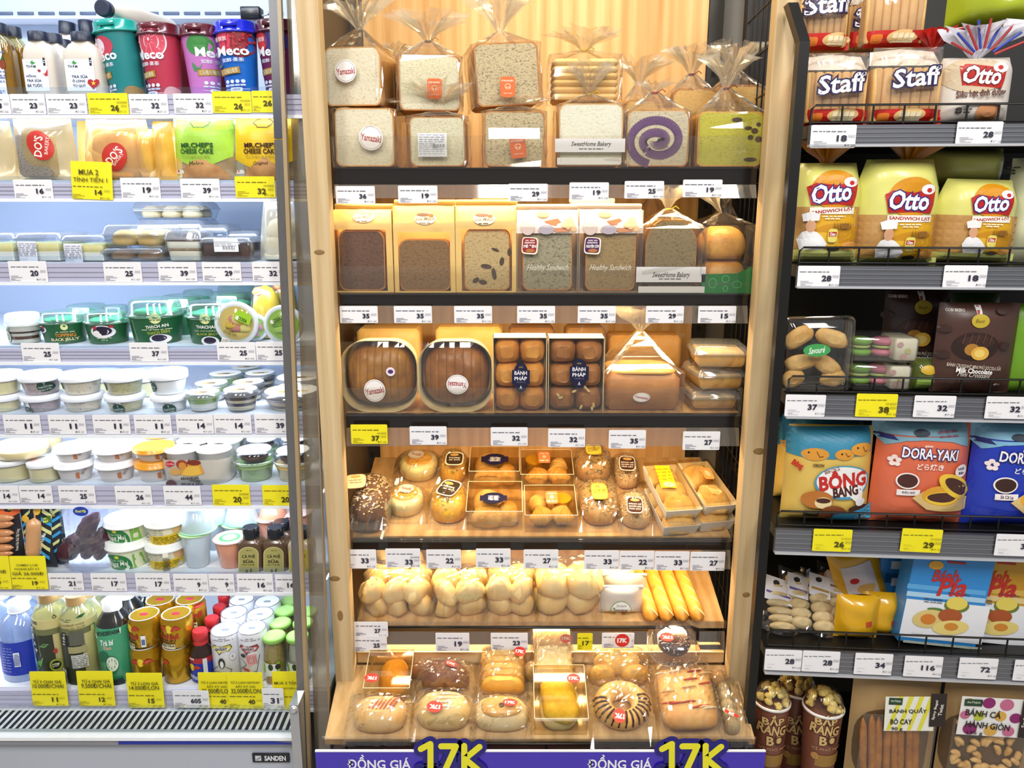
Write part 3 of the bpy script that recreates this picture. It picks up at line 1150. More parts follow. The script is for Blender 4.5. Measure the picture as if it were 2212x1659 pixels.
def flask(it, dep, r, prof, mat, cap, capmat, name='bottle_body'):
    mb = MB()
    W = it.w
    mb.loft([[(x, y + dep / 2, z * it.h) for x, y in rrect(W * wf, max(.012, dep * (1 if wf > .9 else wf ** .6)), r * min(1, wf), 4)] for wf, z in prof], mat)
    o = mb.build(name, it.root)
    n = 30
    cr = cap[0] * W / 2
    cb = MB().loft([[(x * cr / .5 * (1 + (.02 if i % 2 else 0)), dep / 2 + y * cr / .5 * (1 + (.02 if i % 2 else 0)), z) for i, (x, y) in enumerate((.5 * math.cos(6.2832 * k / n), .5 * math.sin(6.2832 * k / n)) for k in range(n))] for z in (cap[1] * it.h, cap[2] * it.h - .001)] +
                   [[(.93 * cr * math.cos(6.2832 * k / n), dep / 2 + .93 * cr * math.sin(6.2832 * k / n), cap[2] * it.h) for k in range(n)]], capmat)
    cb.build('cap', it.root)
    return o


def fi(k, x0, y0, x1, dd, name, label, cat, group=None, zb=None, lean=0, turn=0, y1=None):
    """a thing standing on fridge shelf k, dd behind the rail"""
    return It(FR, x0, y0, x1, y1 or RAILS[k][0], RAILS[k][2] + dd, name, label, cat, group, FZ[k] if zb is None else zb, lean, turn)


# ---------------------------------------------------------------- top fridge shelf
NAVY = M('#1b2238', .4)
MILK = M('#d9cfc3', .25, 0, .03, 30, .4, trans=.1)
MB_PROF = [(.96, 0), (1, .02), (1, .58), (.97, .66), (.88, .74), (.70, .81), (.5, .835), (.5, .87)]


def milk_bottle(x0, y0, x1, dd, label, lines=None, heart=0, lean=0):
    it = fi(0, x0, y0, x1, dd, 'milk_tea_bottle', label, 'bottle', 'milk tea bottles', lean=lean)
    flask(it, it.w * .62, .012, MB_PROF, MILK, (.60, .862, 1), NAVY)
    if lines:
        c = (x0 + x1) / 2
        it.R(x0 + 4, 128, x1 - 3, 197, '#eef2fb')
        it.T('Trà sữa', x0 + 11, 131, x0 + 23, 137, '#9aa2b0').T('THƠM', x0 + 12, 140, x0 + 34, 147, '#2b3a4a', .03)
        it.G([(x0 + 24, 139), (x0 + 22, 134), (x0 + 26, 130), (x0 + 28, 134), (x0 + 33, 135), (x0 + 29, 139)], '#3f9a4c')
        it.R(x1 - 20, 125, x1 - 13, 142, '#20263a').R(x1 - 18, 130, x1 - 15, 132, '#e8ecf6').R(x1 - 18, 134, x1 - 15, 136, '#e8ecf6')
        for t, a, b, e, f in lines:
            it.T(t, a, b, e, f, '#27375e', .02)
        if heart:
            hx, hy = heart
            it.G([(hx, hy + 12), (hx - 13, hy - 1), (hx - 12, hy - 8), (hx - 6, hy - 10), (hx, hy - 6), (hx + 6, hy - 10), (hx + 12, hy - 8), (hx + 13, hy - 1)], '#b02430')
            st = [(hx + (5.6 if i % 2 == 0 else 2.2) * math.sin(i * math.pi / 5), hy - 1 - (5.6 if i % 2 == 0 else 2.2) * math.cos(i * math.pi / 5)) for i in range(10)]
            it.G(st, '#f2d336')
        else:
            it.G([(93, 157), (98, 160), (103, 149), (104, 160), (104, 164), (98, 164)], '#c23038').G([(81, 151), (88, 150), (89, 155), (84, 156)], '#a03048')
        it.done()
    return it


AMB = M('#a8842c', .15, 0, .25, 40, .5)


def amber_bottle(x0, y0, x1, dd, label, lab=0):
    it = fi(0, x0, y0, x1, dd, 'tea_bottle', label, 'bottle', 'amber tea bottles')
    flask(it, it.w * .62, .012, MB_PROF, film('#efe2b0', .08, .6, .04), (.62, .862, 1), NAVY)
    mb = MB()
    mb.loft([[(x, y + it.w * .31, z * it.h) for x, y in rrect(it.w * wf * .93, it.w * .62 * .9, .01, 4)] for wf, z in ((.98, .02), (1, .58), (.97, .66), (.9, .72))], AMB)
    mb.build('tea', it.root)
    if lab:
        it.R(x0 + 4, 92, x1 - 4, 204, '#e9edf7').E(x1 - 24, 128, x1 - 8, 150, '#8a3d28').G([(x1 - 20, 130), (x1 - 16, 118), (x1 - 12, 130)], '#3c5a2c')
        for y in (113, 155, 163, 168, 176, 197, 202):
            it.dash(x0 + 8, x1 - 8, y, '#6a74a4', 2.5, y)
        it.done()


amber_bottle(-45, 46, 21, .02, 'amber tea bottle with a white label at the frame edge', 1)
amber_bottle(2, 55, 52, .065, 'unlabelled amber tea bottle behind the white-labelled one')
milk_bottle(44, 65, 112, .015, 'milk tea bottle whose label shows a red bird', (('HỒNG', 57, 160, 79, 167), ('TRÀ SỮA', 58, 170, 91, 177), ('BÁ TƯỚC', 60, 180, 93, 188)))
milk_bottle(134, 66, 212, .012, 'milk tea bottle whose label shows a red heart with star', (('TRÀ SỮA', 155, 161, 191, 169), ('Ô LONG', 157, 171, 185, 178), ('TỨ QUÝ', 158, 181, 187, 189)), (203, 181))
milk_bottle(82, 70, 141, .09, 'milk tea bottle standing second behind the red-bird bottle')
milk_bottle(110, 83, 160, .17, 'milk tea bottle standing third behind the red-bird bottle')
it = milk_bottle(96, 45, 150, .24, 'dark-capped bottle tipped behind the milk tea bottles', lean=.12)
milk_bottle(160, 41, 212, .25, 'milk tea bottle hidden far behind the teal cup')
# bottle lying across the cups
it = fi(0, 196, 0, 290, .075, 'lying_bottle', 'cream bottle lying on its side on top of the teal cup', 'bottle', zb=Z(FR, 47, .10), y1=47)
mb = MB()
hh = it.h
prof = [(.30, -.006), (.30, 0), (.44, .012), (.62, .035), (.66, .05), (.66, .15), (.6, .158)]
mb.lathe([(r * hh * .78, z) for r, z in prof], MILK, 24, ex=2.6)
mb.v = [(x + (z * .25), z, y + hh * .5) for x, y, z in mb.v]
mb.build('bottle_body', it.root)
mb = MB().lathe([(.013, -.024), (.0155, -.022), (.0155, -.006), (.014, -.006)], NAVY, 24)
mb.v = [(x - .008, z, y + hh * .5) for x, y, z in mb.v]
mb.build('cap', it.root)


def meco(x0, y0, x1, dd, label, body, lid, lean=0, turn=0, pr=None):
    it = fi(0, x0, y0, x1, dd, 'tea_cup', label, 'drink cup', 'lidded fruit tea cups', lean=lean, turn=turn)
    LA(it, 'cup_body', [(.33, 0), (.335, .012), (.445, .855)], M(body, .35, 0, .04, 15))
    L = M(lid, .22, 0, .03, 20, .5)
    o = LA(it, 'lid', [(.44, .835), (.5, .84), (.5, .858), (.475, .866), (.47, .885), (.452, .895), (.445, .985), (.43, 1), (.40, .985)], L)
    mb = MB().rbox(it.w * .36, .004, it.h * .055, .001, .0005, L, y=it.w * (.5 - .46) - .0015, z=it.h * .91, seg=2)
    mb.build('sip_tab', o)
    it.cyl([(.33 * it.w, 0), (.445 * it.w, .855 * it.h)], it.w / 2)
    if pr:
        pr(it)
    it.done()
    return it


def meco_text(it, x, y, cn=1):
    """x = left of the white wordmark, y = its top"""
    it.T('Meco', x, y, x + 64, y + 21, '#f2f4fb', .03)
    it.T('如鲜·果茶', x + 12, y + 26, x + 55, y + 35, '#e4e8f4', .01)
    it.R(x + 4, y + 47, x + 47, y + 61, '#a9842e', 5).T('红石榴白葡萄', x + 8, y + 49, x + 43, y + 59, '#f1ead0', 0, 5)
    for k in range(4):
        it.E(x + 17 + 10 * k, y + 73, x + 25 + 10 * k, y + 81, '#d8dff0').R(x + 16 + 10 * k, y + 83, x + 25 + 10 * k, y + 87, '#c5cfe8')
    it.L([(x + 16, y + 94), (x + 27, y + 94)], 1, '#dfe6f4').L([(x + 50, y + 94), (x + 61, y + 94)], 1, '#dfe6f4')
    it.E(x + 27, y + 90, x + 50, y + 99, '#e6ecf8', 0, 4).T('0脂肪', x + 31, y + 92, x + 46, y + 97, '#33509a')


def pr_teal(it):
    it.E(193, 72, 252, 118, '#c24358').E(197, 76, 232, 112, '#e7d8e6').E(258, 184, 296, 222, '#9c7a40')
    meco_text(it, 192, 105)


def pr_red(it):
    it.E(290, 50, 358, 124, '#e8d4da').E(293, 52, 355, 121, '#d24a60').E(317, 79, 322, 86, '#f3e4e6')
    for k in range(10):
        a = k * .63
        it.L([(320 + 6 * math.cos(a), 84 + 7 * math.sin(a)), (320 + 29 * math.cos(a), 86 + 33 * math.sin(a))], 1.4, '#e69aa4')
    it.E(345, 184, 378, 225, '#d9a6a8')
    meco_text(it, 286, 105)


def pr_pink(it):
    it.E(398, 72, 456, 118, '#3f8a44').G([(416, 152), (412, 140), (412, 132), (421, 141), (424, 146), (434, 136), (430, 146), (421, 152)], '#4d8a5a')
    meco_text(it, 419, 100)


def pr_blue(it):
    it.E(458, 66, 510, 112, '#d2405c').E(486, 58, 548, 122, '#8d2430')
    rd = random.Random(3)
    for k in range(26):
        x, y = rd.uniform(492, 540), rd.uniform(66, 110)
        it.E(x, y, x + 5, y + 5, '#b8323c')
    it.T('香飘飘', 466, 76, 494, 86, '#f0e4ea').G([(472, 142), (468, 134), (476, 137), (482, 132), (478, 140)], '#5aa07c')
    meco_text(it, 470, 97)


def pr_plum(it):
    it.E(540, 64, 578, 108, '#c83c38').E(570, 60, 622, 112, '#3c2f78').T('香飘飘', 548, 76, 572, 86, '#f0e4ea')
    meco_text(it, 550, 97)


meco(196, 41, 299, .012, 'teal lidded fruit tea cup leaning beside the milk teas', '#1f7f80', '#169488', -.10, 0, pr_teal)
meco(281, 45, 379, .012, 'crimson fruit tea cup printed with a grapefruit slice', '#b8384e', '#5c1020', -.02, 0, pr_red)
meco(376, 48, 468, .014, 'pink fruit tea cup printed with a green guava', '#c277bf', '#561022', -.015, 0, pr_pink)
meco(455, 41, 553, .008, 'blue fruit tea cup with a bright blue lid', '#1467c6', '#1120c0', -.05, 0, pr_blue)
meco(542, 38, 640, .014, 'plum fruit tea cup printed with berries at fridge end', '#6b2352', '#4a0d20', -.03, 0, pr_plum)
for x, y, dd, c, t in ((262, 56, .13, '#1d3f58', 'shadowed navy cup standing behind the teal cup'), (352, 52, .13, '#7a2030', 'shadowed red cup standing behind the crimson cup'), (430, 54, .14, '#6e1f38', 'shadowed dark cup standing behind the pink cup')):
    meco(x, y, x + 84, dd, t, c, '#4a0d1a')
it = fi(0, 518, 13, 561, .20, 'shelf_clip', 'black plastic clip hanging above the blue cup', 'clip', zb=Z(FR, 43, .225), y1=43)
MB().rbox(it.w, .03, it.h, .003, .002, M('#20242c', .3), seg=2).build('clip_body', it.root)
MB().tube([(it.w / 2, .015, it.h * .4), (it.w * .75, .015, it.h * .5), (it.w * .9, .015, it.h * .75)], .002, M('#e6ecf4', .4)).build('wire_end', it.root)

# ---------------------------------------------------------------- second fridge shelf: soft bags
CREAM = film('#f8ecd0', .05, .45, .15, .26, '#f0d79a')
YELB = film('#f7dfa0', .05, .4, .2, .6, '#f2c65a')


def badge(it, cx, cy, rx, ry, r):
    it.E(cx - rx, cy - ry, cx + rx, cy + ry, '#c63228', r)


def soft_bag(x0, y0, x1, dd, label, mat, B=.03, seed=1, prof=None, wr=.004, k=1, y1=None, group='soft bread bags', turn=0, zb=None):
    it = fi(k, x0, y0, x1, dd, 'bread_bag', label, 'bag', group, turn=turn, y1=y1, zb=zb)
    pouch(it, B, mat, 2.6, 3.5, wr, prof or (lambda t: 1 - .10 * t ** 3), seed=seed, name='bag_film')
    return it


def bread_in(it, w, h, B, mat, x=0, z=.004, name='bread', ex=3.5, d=None):
    MB().blob(w, d or 1.5 * B, h, mat, (x, B * 1.02, z), 20, 12, ex, .05, 3, .8).build(name, it.root)


it = soft_bag(6, 253, 150, .012, 'cream bag with a grey sesame bread and red oval badge', CREAM, .032, 1, lambda t: 1 - .12 * t)
MB().rbox(it.w * .5, .04, it.h * .70, .01, .006, crumb('#8f877c', '#3f3a36', 60, .5), x=-it.w * .10, y=.004, z=.006).build('sesame_bread', it.root)
badge(it, 86, 314, 36, 27, -62)
it.T("DO'S", 60, 306, 106, 326, '#f4eee6', .02, 80).T('BAKERY', 82, 311, 120, 318, '#f0dcd2', .01, 80)
it.done()
it = soft_bag(153, 254, 322, .012, 'cream bag of brown buns with a tilted red oval badge', CREAM, .036, 5, lambda t: 1 - .22 * t)
bread_in(it, it.w * .62, it.h * .78, .036, crust('#c98a4c', '#e2b878', 20), -.004, .004, 'bun')
bread_in(it, it.w * .4, it.h * .5, .03, crust('#d8a45c', '#ecc98a', 20), -.03, .004, 'bun')
badge(it, 246, 339, 34, 26, 62)
it.T("DO'S", 224, 327, 268, 345, '#f4eee6', .02, 47).T('BAKERY', 238, 341, 272, 347, '#f0dcd2', .01, 47)
it.done()
it = soft_bag(282, 276, 338, .03, 'pale yellow bag with white buns between badge bags', YELB, .03, 8)
bread_in(it, it.w * .8, it.h * .55, .03, crust('#ecca92', '#f4ddb0', 20), 0, .004, 'bun')
it = soft_bag(322, 262, 368, .018, 'folded yellow bag standing beside the green melon bag', YELB, .02, 9)
it.T('Bakery', 334, 368, 352, 378, '#c08a2c', .0, 70).done()
soft_bag(-60, 258, 12, .018, 'cream bag cut by the frame on second fridge shelf', CREAM, .03, 11)
soft_bag(150, 258, 300, .13, 'yellow bag glowing behind the badge bags', YELB, .03, 12, None, .004)
soft_bag(318, 258, 420, .14, 'pale bag far behind the green melon bag', YELB, .03, 14)


def cake_bag(x0, y0, x1, dd, label, c1, c2, dk, name2, seed, dx, bb):
    it = soft_bag(x0, y0, x1, dd, label, film('#f3f4e4', .06, .5, .08, .18, '#e8ecd0'), .034, seed, lambda t: 1 - .05 * t, .003, group='cheese cake bags')
    MB().lathe([(.046, 0), (.052, .004), (.05, .05), (.044, .06)], crust('#b0794a', '#d8a86c', 25), 28, (0, .05)).build('cheese_cake', it.root)
    xm = (x0 + x1) / 2 + dx
    # printed upper half of the bag, curved lower edge
    top, bot = y0 + 4, bb
    P = [(x0 + 7, top), (x1 - 7, top)] + [(x0 + (x1 - x0) * (1 - t) + (-6 + 12 * t) * .6, bot - 22 + 22 * math.sin(math.pi * t)) for t in [i / 12 for i in range(13)]]
    n = 14
    for i in range(n):
        ta, tb = i / n, (i + 1) / n
        f = lambda t: (x0 + 5 + (x1 - x0 - 10) * t, bot - 24 + 24 * math.sin(math.pi * t))
        a, b = f(ta), f(tb)
        m = 4
        for j in range(m):
            ya = lambda p, jj: top + (p[1] - top) * jj / m
            it.n -= 1
            it.G([(a[0], ya(a, j)), (b[0], ya(b, j)), (b[0], ya(b, j + 1)), (a[0], ya(a, j + 1))], c1 if j == 0 and i % 5 < 3 else c2)
    it.n += 1
    it.L([(xm - 16, 270), (xm - 24, 264), (xm - 20, 256), (xm - 6, 252), (xm + 8, 254), (xm + 18, 260), (xm + 16, 268), (xm + 12, 272)], 1.4, dk)
    it.L([(xm - 16, 270), (xm - 13, 274), (xm + 10, 274), (xm + 12, 270)], 1.4, dk)
    it.T("MR.CHEF'S", xm - 40, 308, xm + 33, 319, dk, .035).T('CHEESE CAKE', xm - 42, 321, xm + 33, 332, dk, .03)
    it.T('미스터쉐프치즈케익', xm - 36, 335, xm + 26, 343, '#8a8030')
    it.T(name2, xm - 20, 348, xm + 12, 359, dk, .0, 0, .25)
    it.R(x0 + 10, 366, x0 + 30, 374, '#e9e6e0').E(x0 + 12, 366, x0 + 18, 372, '#c04040')
    it.done()
    return it


cake_bag(361, 251, 498, .010, 'lime green cheese cake bag beside a yellow one', '#b4dc28', '#a5d448', '#15511c', 'Melon', 21, -2, 360)
cake_bag(492, 249, 640, .006, 'yellow cheese cake bag at the fridge end', '#f2c81e', '#eec420', '#3a1208', 'Original', 23, 0, 366)

# ---------------------------------------------------------------- third fridge shelf: clear boxes
LIDW = film('#f4f8ff', .10, .7, .05, .10, '#ffffff')


def clam(it, dep, taper=.86, lidh=.35, mat=CLEAR, r=.008, ribs=0, name='tray'):
    """clear hinged box: tapering tray and a domed lid with a flange between"""
    w, h = it.w, it.h
    zl = h * (1 - lidh)
    mb = MB().rbox(w, dep, zl, r, .002, mat, seg=3, taper=taper)
    mb.v = [(x, y, z) for x, y, z in mb.v]
    o = mb.build(name, it.root)
    MB().rbox(w * 1.03, dep * 1.03, .0025, r, .0005, LIDW, y=-dep * .015, z=zl - .001, seg=3).build('flange', o)
    mb = MB()
    R = []
    for zz, k in ((0, 1), (.75, .94), (1, .86)):
        R.append([(x, y + dep / 2, zl + .0015 + zz * (h - zl)) for x, y in rrect(w * k, dep * k, r, 3)])
    mb.loft(R, LIDW, True, (0, 1))
    mb.build('lid', it.root)
    return o


CAKEY, CAKEW = crust('#f1df8a', '#f4e9b4', 60, .8, .3), M('#f3f0e4', .6, 0, .04)


def cake_box(x0, y0, x1, dd, label, lab=1, dep=.12):
    it = fi(2, x0, y0, x1, dd, 'cake_box', label, 'cake box', 'clear cream cake boxes')
    clam(it, dep, .9, .18)
    w, h = it.w, it.h
    MB().box(-w * .42, w * .42, .006, dep * .9, .002, h * .36, CAKEW).build('cream_layer', it.root)
    MB().rbox(w * .84, dep * .86, h * .3, .004, .003, CAKEY, y=.006, z=h * .36, seg=2).build('sponge', it.root)
    if lab:
        a, b = x0 + (x1 - x0) * .06, x0 + (x1 - x0) * .52
        it.R(a, y0 + 16, b, 566, '#eceef6')
        for k in range(7):
            it.dash(a + 3, b - 3, y0 + 22 + k * 4, '#8c90a4', 1.6, k)
        for k in range(10):
            it.R(a + 4 + k * 2.2, 556, a + 4 + k * 2.2 + (1.4 if k % 3 else .8), 564, '#333a66', nx=1)
        it.done()
    return it


cake_box(-50, 506, 30, .012, 'clear cream cake box cut by the frame edge', 0)
cake_box(31, 505, 131, .012, 'clear cream cake box with a narrow ingredient label', 1)
cake_box(131, 510, 226, .010, 'clear cream cake box with a label beside stacked buns', 1)
b1 = fi(2, 216, 538, 352, .012, 'bun_box', 'clear box of brown buns at the bottom of its stack', 'bun box', 'clear bun boxes')


def bunbox(it, nx, cols, dep=.11, lidh=.4):
    clam(it, dep, .9, lidh)
    for i in range(nx):
        for j in range(2):
            MB().blob(it.w * .84 / nx, dep * .42, it.h * .74, crust(cols[0], cols[1], 22), (it.w * .84 * ((i + .5) / nx - .5), dep * (.28 + .42 * j), .004), 16, 8, 2.6, .05, i + j).build('bun', it.root)


bunbox(b1, 2, ('#a8784a', '#c99c66'), .11, .3)
b2 = fi(2, 218, 488, 350, .014, 'bun_box', 'clear box of golden buns stacked above brown ones', 'bun box', 'clear bun boxes', zb=b1.top + .001, y1=536)
bunbox(b2, 2, ('#d9aa5a', '#efd08c'), .11, .4)
b3 = fi(2, 283, 437, 440, .15, 'bun_box', 'raised clear box of three pale buns near third shelf top', 'bun box', 'clear bun boxes', zb=Z(FR, 476, .16), y1=476)
bunbox(b3, 3, ('#d8bd8a', '#ecd8ac'), .10, .4)
b4 = fi(2, 290, 476, 445, .15, 'bun_box', 'clear box under the raised bun box behind', 'bun box', 'clear bun boxes', y1=560)
b4.h = b3.zb - b4.zb - .001
bunbox(b4, 3, ('#cfae78', '#e4c894'), .10, .35)
it = fi(2, 351, 500, 434, .008, 'layer_cake_tub', 'clear tub of cream cake with dark cocoa layer', 'cake tub')
clam(it, .085, .84, .26, r=.014)
w, h = it.w, it.h
MB().rbox(w * .86, .075, h * .34, .012, .002, M('#e6dcc4', .6, 0, .08, 40), y=.005, z=.002, taper=.96).build('cream_layer', it.root)
MB().rbox(w * .89, .077, h * .08, .012, .002, crust('#7a5c40', '#b49a70', 60), y=.004, z=h * .345).build('cocoa_layer', it.root)
MB().rbox(w * .91, .078, h * .26, .012, .002, M('#ece4d0', .6, 0, .08, 40), y=.004, z=h * .425).build('cream_layer', it.root)
MB().rbox(w * .92, .078, h * .05, .012, .002, crust('#6a4632', '#94684a', 60), y=.003, z=h * .68).build('cocoa_top', it.root)
it = fi(2, 432, 515, 541, .010, 'brownie_box', 'clear box holding a dark brownie with white barcode label', 'cake box')
clam(it, .10, .97, .16, r=.005)
MB().rbox(it.w * .92, .09, it.h * .72, .003, .002, crust('#38221c', '#5a3a2c', 50, .6, .5), y=.004, z=.002).build('brownie', it.root)
it.R(461, 516, 516, 544, '#eef0f4')
it.dash(464, 500, 527, '#9aa0b0', 1.5, 2).dash(464, 510, 531, '#9aa0b0', 1.5, 3)
for k in range(14):
    it.R(480 + k * 2, 532, 480 + k * 2 + (1.3 if k % 3 else .7), 539, '#2a2c3c', nx=1)
it.done()
for x0, x1, y0, t in ((425, 495, 487, 'empty-looking clear box behind the layered cream tub'), (490, 560, 500, 'clear box of cake behind the brownie box')):
    it = fi(2, x0, y0, x1, .13, 'cake_box', t, 'cake box', 'clear cream cake boxes')
    clam(it, .09, .9, .2)
    MB().rbox(it.w * .8, .07, it.h * .5, .004, .003, crust('#4a3226', '#6e5038', 40), y=.008, z=.002).build('sponge', it.root)
it = fi(2, 544, 431, 640, .008, 'floss_bread_bag', 'tall white bag of floss bread at the fridge end', 'bag')
pouch(it, .04, film('#fbfaf4', .06, .5, .12, .45, '#f2efe2'), 2.4, 4, .006, lambda t: 1 - .35 * t ** 1.5, seed=31, name='bag_film')
MB().blob(it.w * .8, .06, it.h * .42, crust('#e6dcb8', '#f4efd8', 50, .9, .6), (0, .045, .003), 20, 10, 3.2, .08, 2).build('floss_bread', it.root)
MB().blob(it.w * .66, .05, it.h * .30, crust('#e6dcb8', '#f4efd8', 50, .9, .6), (.004, .045, it.h * .4), 20, 10, 3.2, .08, 5).build('floss_bread', it.root)
# ---------------------------------------------------------------- fourth fridge shelf: jelly tubs
GRN = M('#1f5a35', .35, 0, .08, 25)
LIDG = film('#e6fbf4', .10, .65, .05, .06, '#d8f2ec')


def jelly_tub(x0, y0, x1, dd, label, zb=None, plain=0, lidf=.30):
    it = fi(3, x0, y0, x1, dd, 'jelly_tub', label, 'jelly tub', 'green jelly tubs', zb=zb)
    it.fit(it.w * .8)
    z = 1 - lidf
    LA(it, 'tub_body', [(.40, 0), (.405, .02), (.465, z * .92)], GRN if not plain else M('#2f6b48', .35), 32, (1, 1))
    LA(it, 'rim', [(.47, z * .90), (.5, z * .93), (.5, z), (.47, z)], LIDG, 32, (0, 0))
    LA(it, 'lid', [(.49, z), (.455, z + .05), (.44, z + lidf * .8), (.40, 1), (.10, .985)], LIDG, 32, (0, 1))
    mb = MB()
    rd = random.Random(x0)
    for k in range(5):
        a = rd.uniform(0, 6.28)
        mb.blob(it.w * .5, it.w * .4, it.h * lidf * .45, M('#3fae84', .4, 0, .2), (it.w * .16 * math.cos(a), it.w / 2 + it.w * .16 * math.sin(a), it.h * z * .96), 10, 6, 2, .4, k)
    mb.build('inner_sachet', it.root)['kind'] = 'stuff'
    it.cyl([(.40 * it.w, 0), (.465 * it.w, z * .92 * it.h)], it.w / 2)
    return it


LG = '#dfe4a4'
it = jelly_tub(60, 667, 160, .010, 'small green jelly tub with orange lettering')
it.E(64, 706, 97, 722, '#e9e8ec').E(68, 708, 92, 720, '#241c30').E(83, 704, 91, 712, '#a83040').E(66, 712, 76, 728, '#efece8')
it.E(125, 701, 139, 715, LG).E(130, 704, 135, 708, '#3c6a30')
it.dash(117, 147, 719, '#cfd8b0', 1.5, 4).T('TOPPING', 115, 722, 149, 730, '#d68a2e', .02).T('BLACK JELLY', 107, 732, 153, 740, '#e8d8a8', .02).T('220 g', 77, 735, 86, 739, '#f0f0e8').done()
it = jelly_tub(160, 668, 256, .010, 'small green jelly tub showing a bowl of black jelly')
it.E(191, 704, 242, 732, '#e9e8ec').E(197, 706, 236, 726, '#231b30').E(197, 705, 207, 713, '#a83040').E(228, 704, 238, 710, '#a83040').E(199, 715, 213, 725, '#f2ece6').E(207, 721, 217, 730, '#f2ece6')
it.dash(206, 234, 732, '#cfd8b0', 1.3, 3).T('220 g', 215, 734, 227, 738, '#f0f0e8').T('ĐEN', 174, 723, 183, 730, '#d68a2e', .02).T('G', 176, 732, 182, 738, '#d68a2e', .02).done()
it = jelly_tub(250, 641, 370, .006, 'large green jelly tub with white Vietnamese lettering', lidf=.33)
it.E(318, 678, 342, 701, LG).E(325, 685, 335, 690, '#4c7a34').dash(320, 340, 693, '#3c5a2c', 2, 4)
it.T('THẠCH AN', 311, 703, 353, 712, '#eef0e4', .03, 5).dash(303, 357, 714, '#cfd8b0', 1.6, 5).T('THẠCH ĐEN', 314, 717, 354, 725, '#a9b93c', .02, 5)
it.E(318, 724, 357, 745, '#ece9ee').E(322, 725, 350, 740, '#271f38').L([(281, 692), (292, 738)], .8, '#b9c8a0')
for k in range(7):
    it.dash(258, 276, 694 + 5 * k, '#7fa47c', 1, k)
it.done()
it = jelly_tub(376, 646, 503, .006, 'large green jelly tub beside the fruit disc tub', lidf=.32)
it.E(428, 679, 453, 701, LG).E(435, 685, 446, 691, '#4c7a34').dash(431, 451, 694, '#3c5a2c', 2, 4)
it.T('THACHAN', 420, 704, 466, 711, '#eef0e4', .03).T('Safe and healthy', 416, 714, 462, 719, '#c8d4a8').T('BLACK JELLY', 421, 721, 466, 727, '#a9b93c', .02)
it.E(430, 728, 468, 750, '#ece9ee').E(436, 730, 462, 745, '#271f38')
for k in range(8):
    it.dash(384, 398, 682 + 5 * k, '#7fa47c', 1, k)
it.done()
for x0, x1, y0, dd, t in ((122, 212, 654, .13, 'green jelly tub behind the two small tubs'), (212, 268, 657, .14, 'green jelly tub partly hidden behind the largest tub'), (328, 428, 634, .12, 'green jelly tub between and behind the large tubs'), (383, 455, 624, .23, 'green jelly tub third from the front in shadow'), (434, 535, 627, .12, 'plain green jelly tub behind the disc tubs'), (455, 545, 613, .25, 'green jelly tub at the very back near the dome')):
    jelly_tub(x0, y0, x1, dd, t, None, 1)
it = fi(3, -8, 681, 66, .012, 'layered_dessert_tub', 'cream and brown layered dessert tub at the frame edge', 'dessert tub')
LA(it, 'contents', [(.40, .02), (.44, .60)], M('#d9d2c2', .4), 28)
for a, b, c in ((.16, .26, '#5a3626'), (.36, .42, '#43281c')):
    LA(it, 'layer', [(.412 + .05 * a, a), (.412 + .05 * b, b)], M(c, .4), 28)
LA(it, 'tub_wall', [(.41, 0), (.46, .62)], CLEAR, 28, (1, 0))
LA(it, 'lid', [(.47, .62), (.5, .64), (.49, .70), (.45, .96), (.40, 1)], FROST, 28, (0, 1))
it.cyl([(.41 * it.w, 0), (.46 * it.w, .62 * it.h)], it.w / 2)
it.E(1, 716, 23, 742, '#5a6a4a').E(3, 718, 21, 740, '#d6d8c4').E(5, 720, 19, 738, '#5a6a4a').dash(6, 18, 729, '#e8e8d8', 3, 2).G([(6, 716), (8, 708), (10, 713), (13, 704), (15, 716)], '#5a6a4a').done()


def disc_tub(x0, y0, x1, dd, label, cols, seed, turn=0, y1=742, lean=0):
    """round jelly tub propped with its lid facing the shopper"""
    it = fi(3, x0, y0, x1, dd, 'jelly_disc_tub', label, 'jelly tub', 'round fruit jelly tubs', zb=FZ[3], lean=lean, y1=y1)
    R = it.w / 2
    it.h = 2 * R

    def lay(prof, mat, name, seg=36, caps=(1, 1)):
        mb = MB().lathe(prof, mat, seg, (0, 0), True, caps)
        mb.v = [(x, .022 - z, R + y) for x, y, z in mb.v]
        return mb.build(name, it.root)
    lay([(R * .7, -.03), (R * .86, .012)], FROST, 'tub_cup')
    lay([(R * .88, .012), (R, .013), (R, .019), (R * .86, .020), (R * .80, .019)], M('#e6edf2', .25, 0, .02, 30, .5), 'rim')
    lay([(R * .80, .018), (R * .79, .0195)], M(cols[0], .3), 'jelly_face')
    rd = random.Random(seed)
    mb = MB()
    for k in range(6):
        a = rd.uniform(0, 6.28)
        q = rd.uniform(.1, .5) * R
        mb.blob(R * .62, .006, R * .5, M(cols[1 + k % (len(cols) - 1)], .3, 0, .1), (q * math.cos(a), .003, R * .8 + q * math.sin(a)), 12, 6, 2, .15, k)
    mb.build('fruit_piece', it.root)['kind'] = 'stuff'
    lay([(R * .84, .0201), (R * .82, .024), (R * .3, .0255)], CLEAR, 'lid', 36, (0, 1))
    it.fn = lambda x, z, off: Vector((x, -.0045 - off, z))
    return it


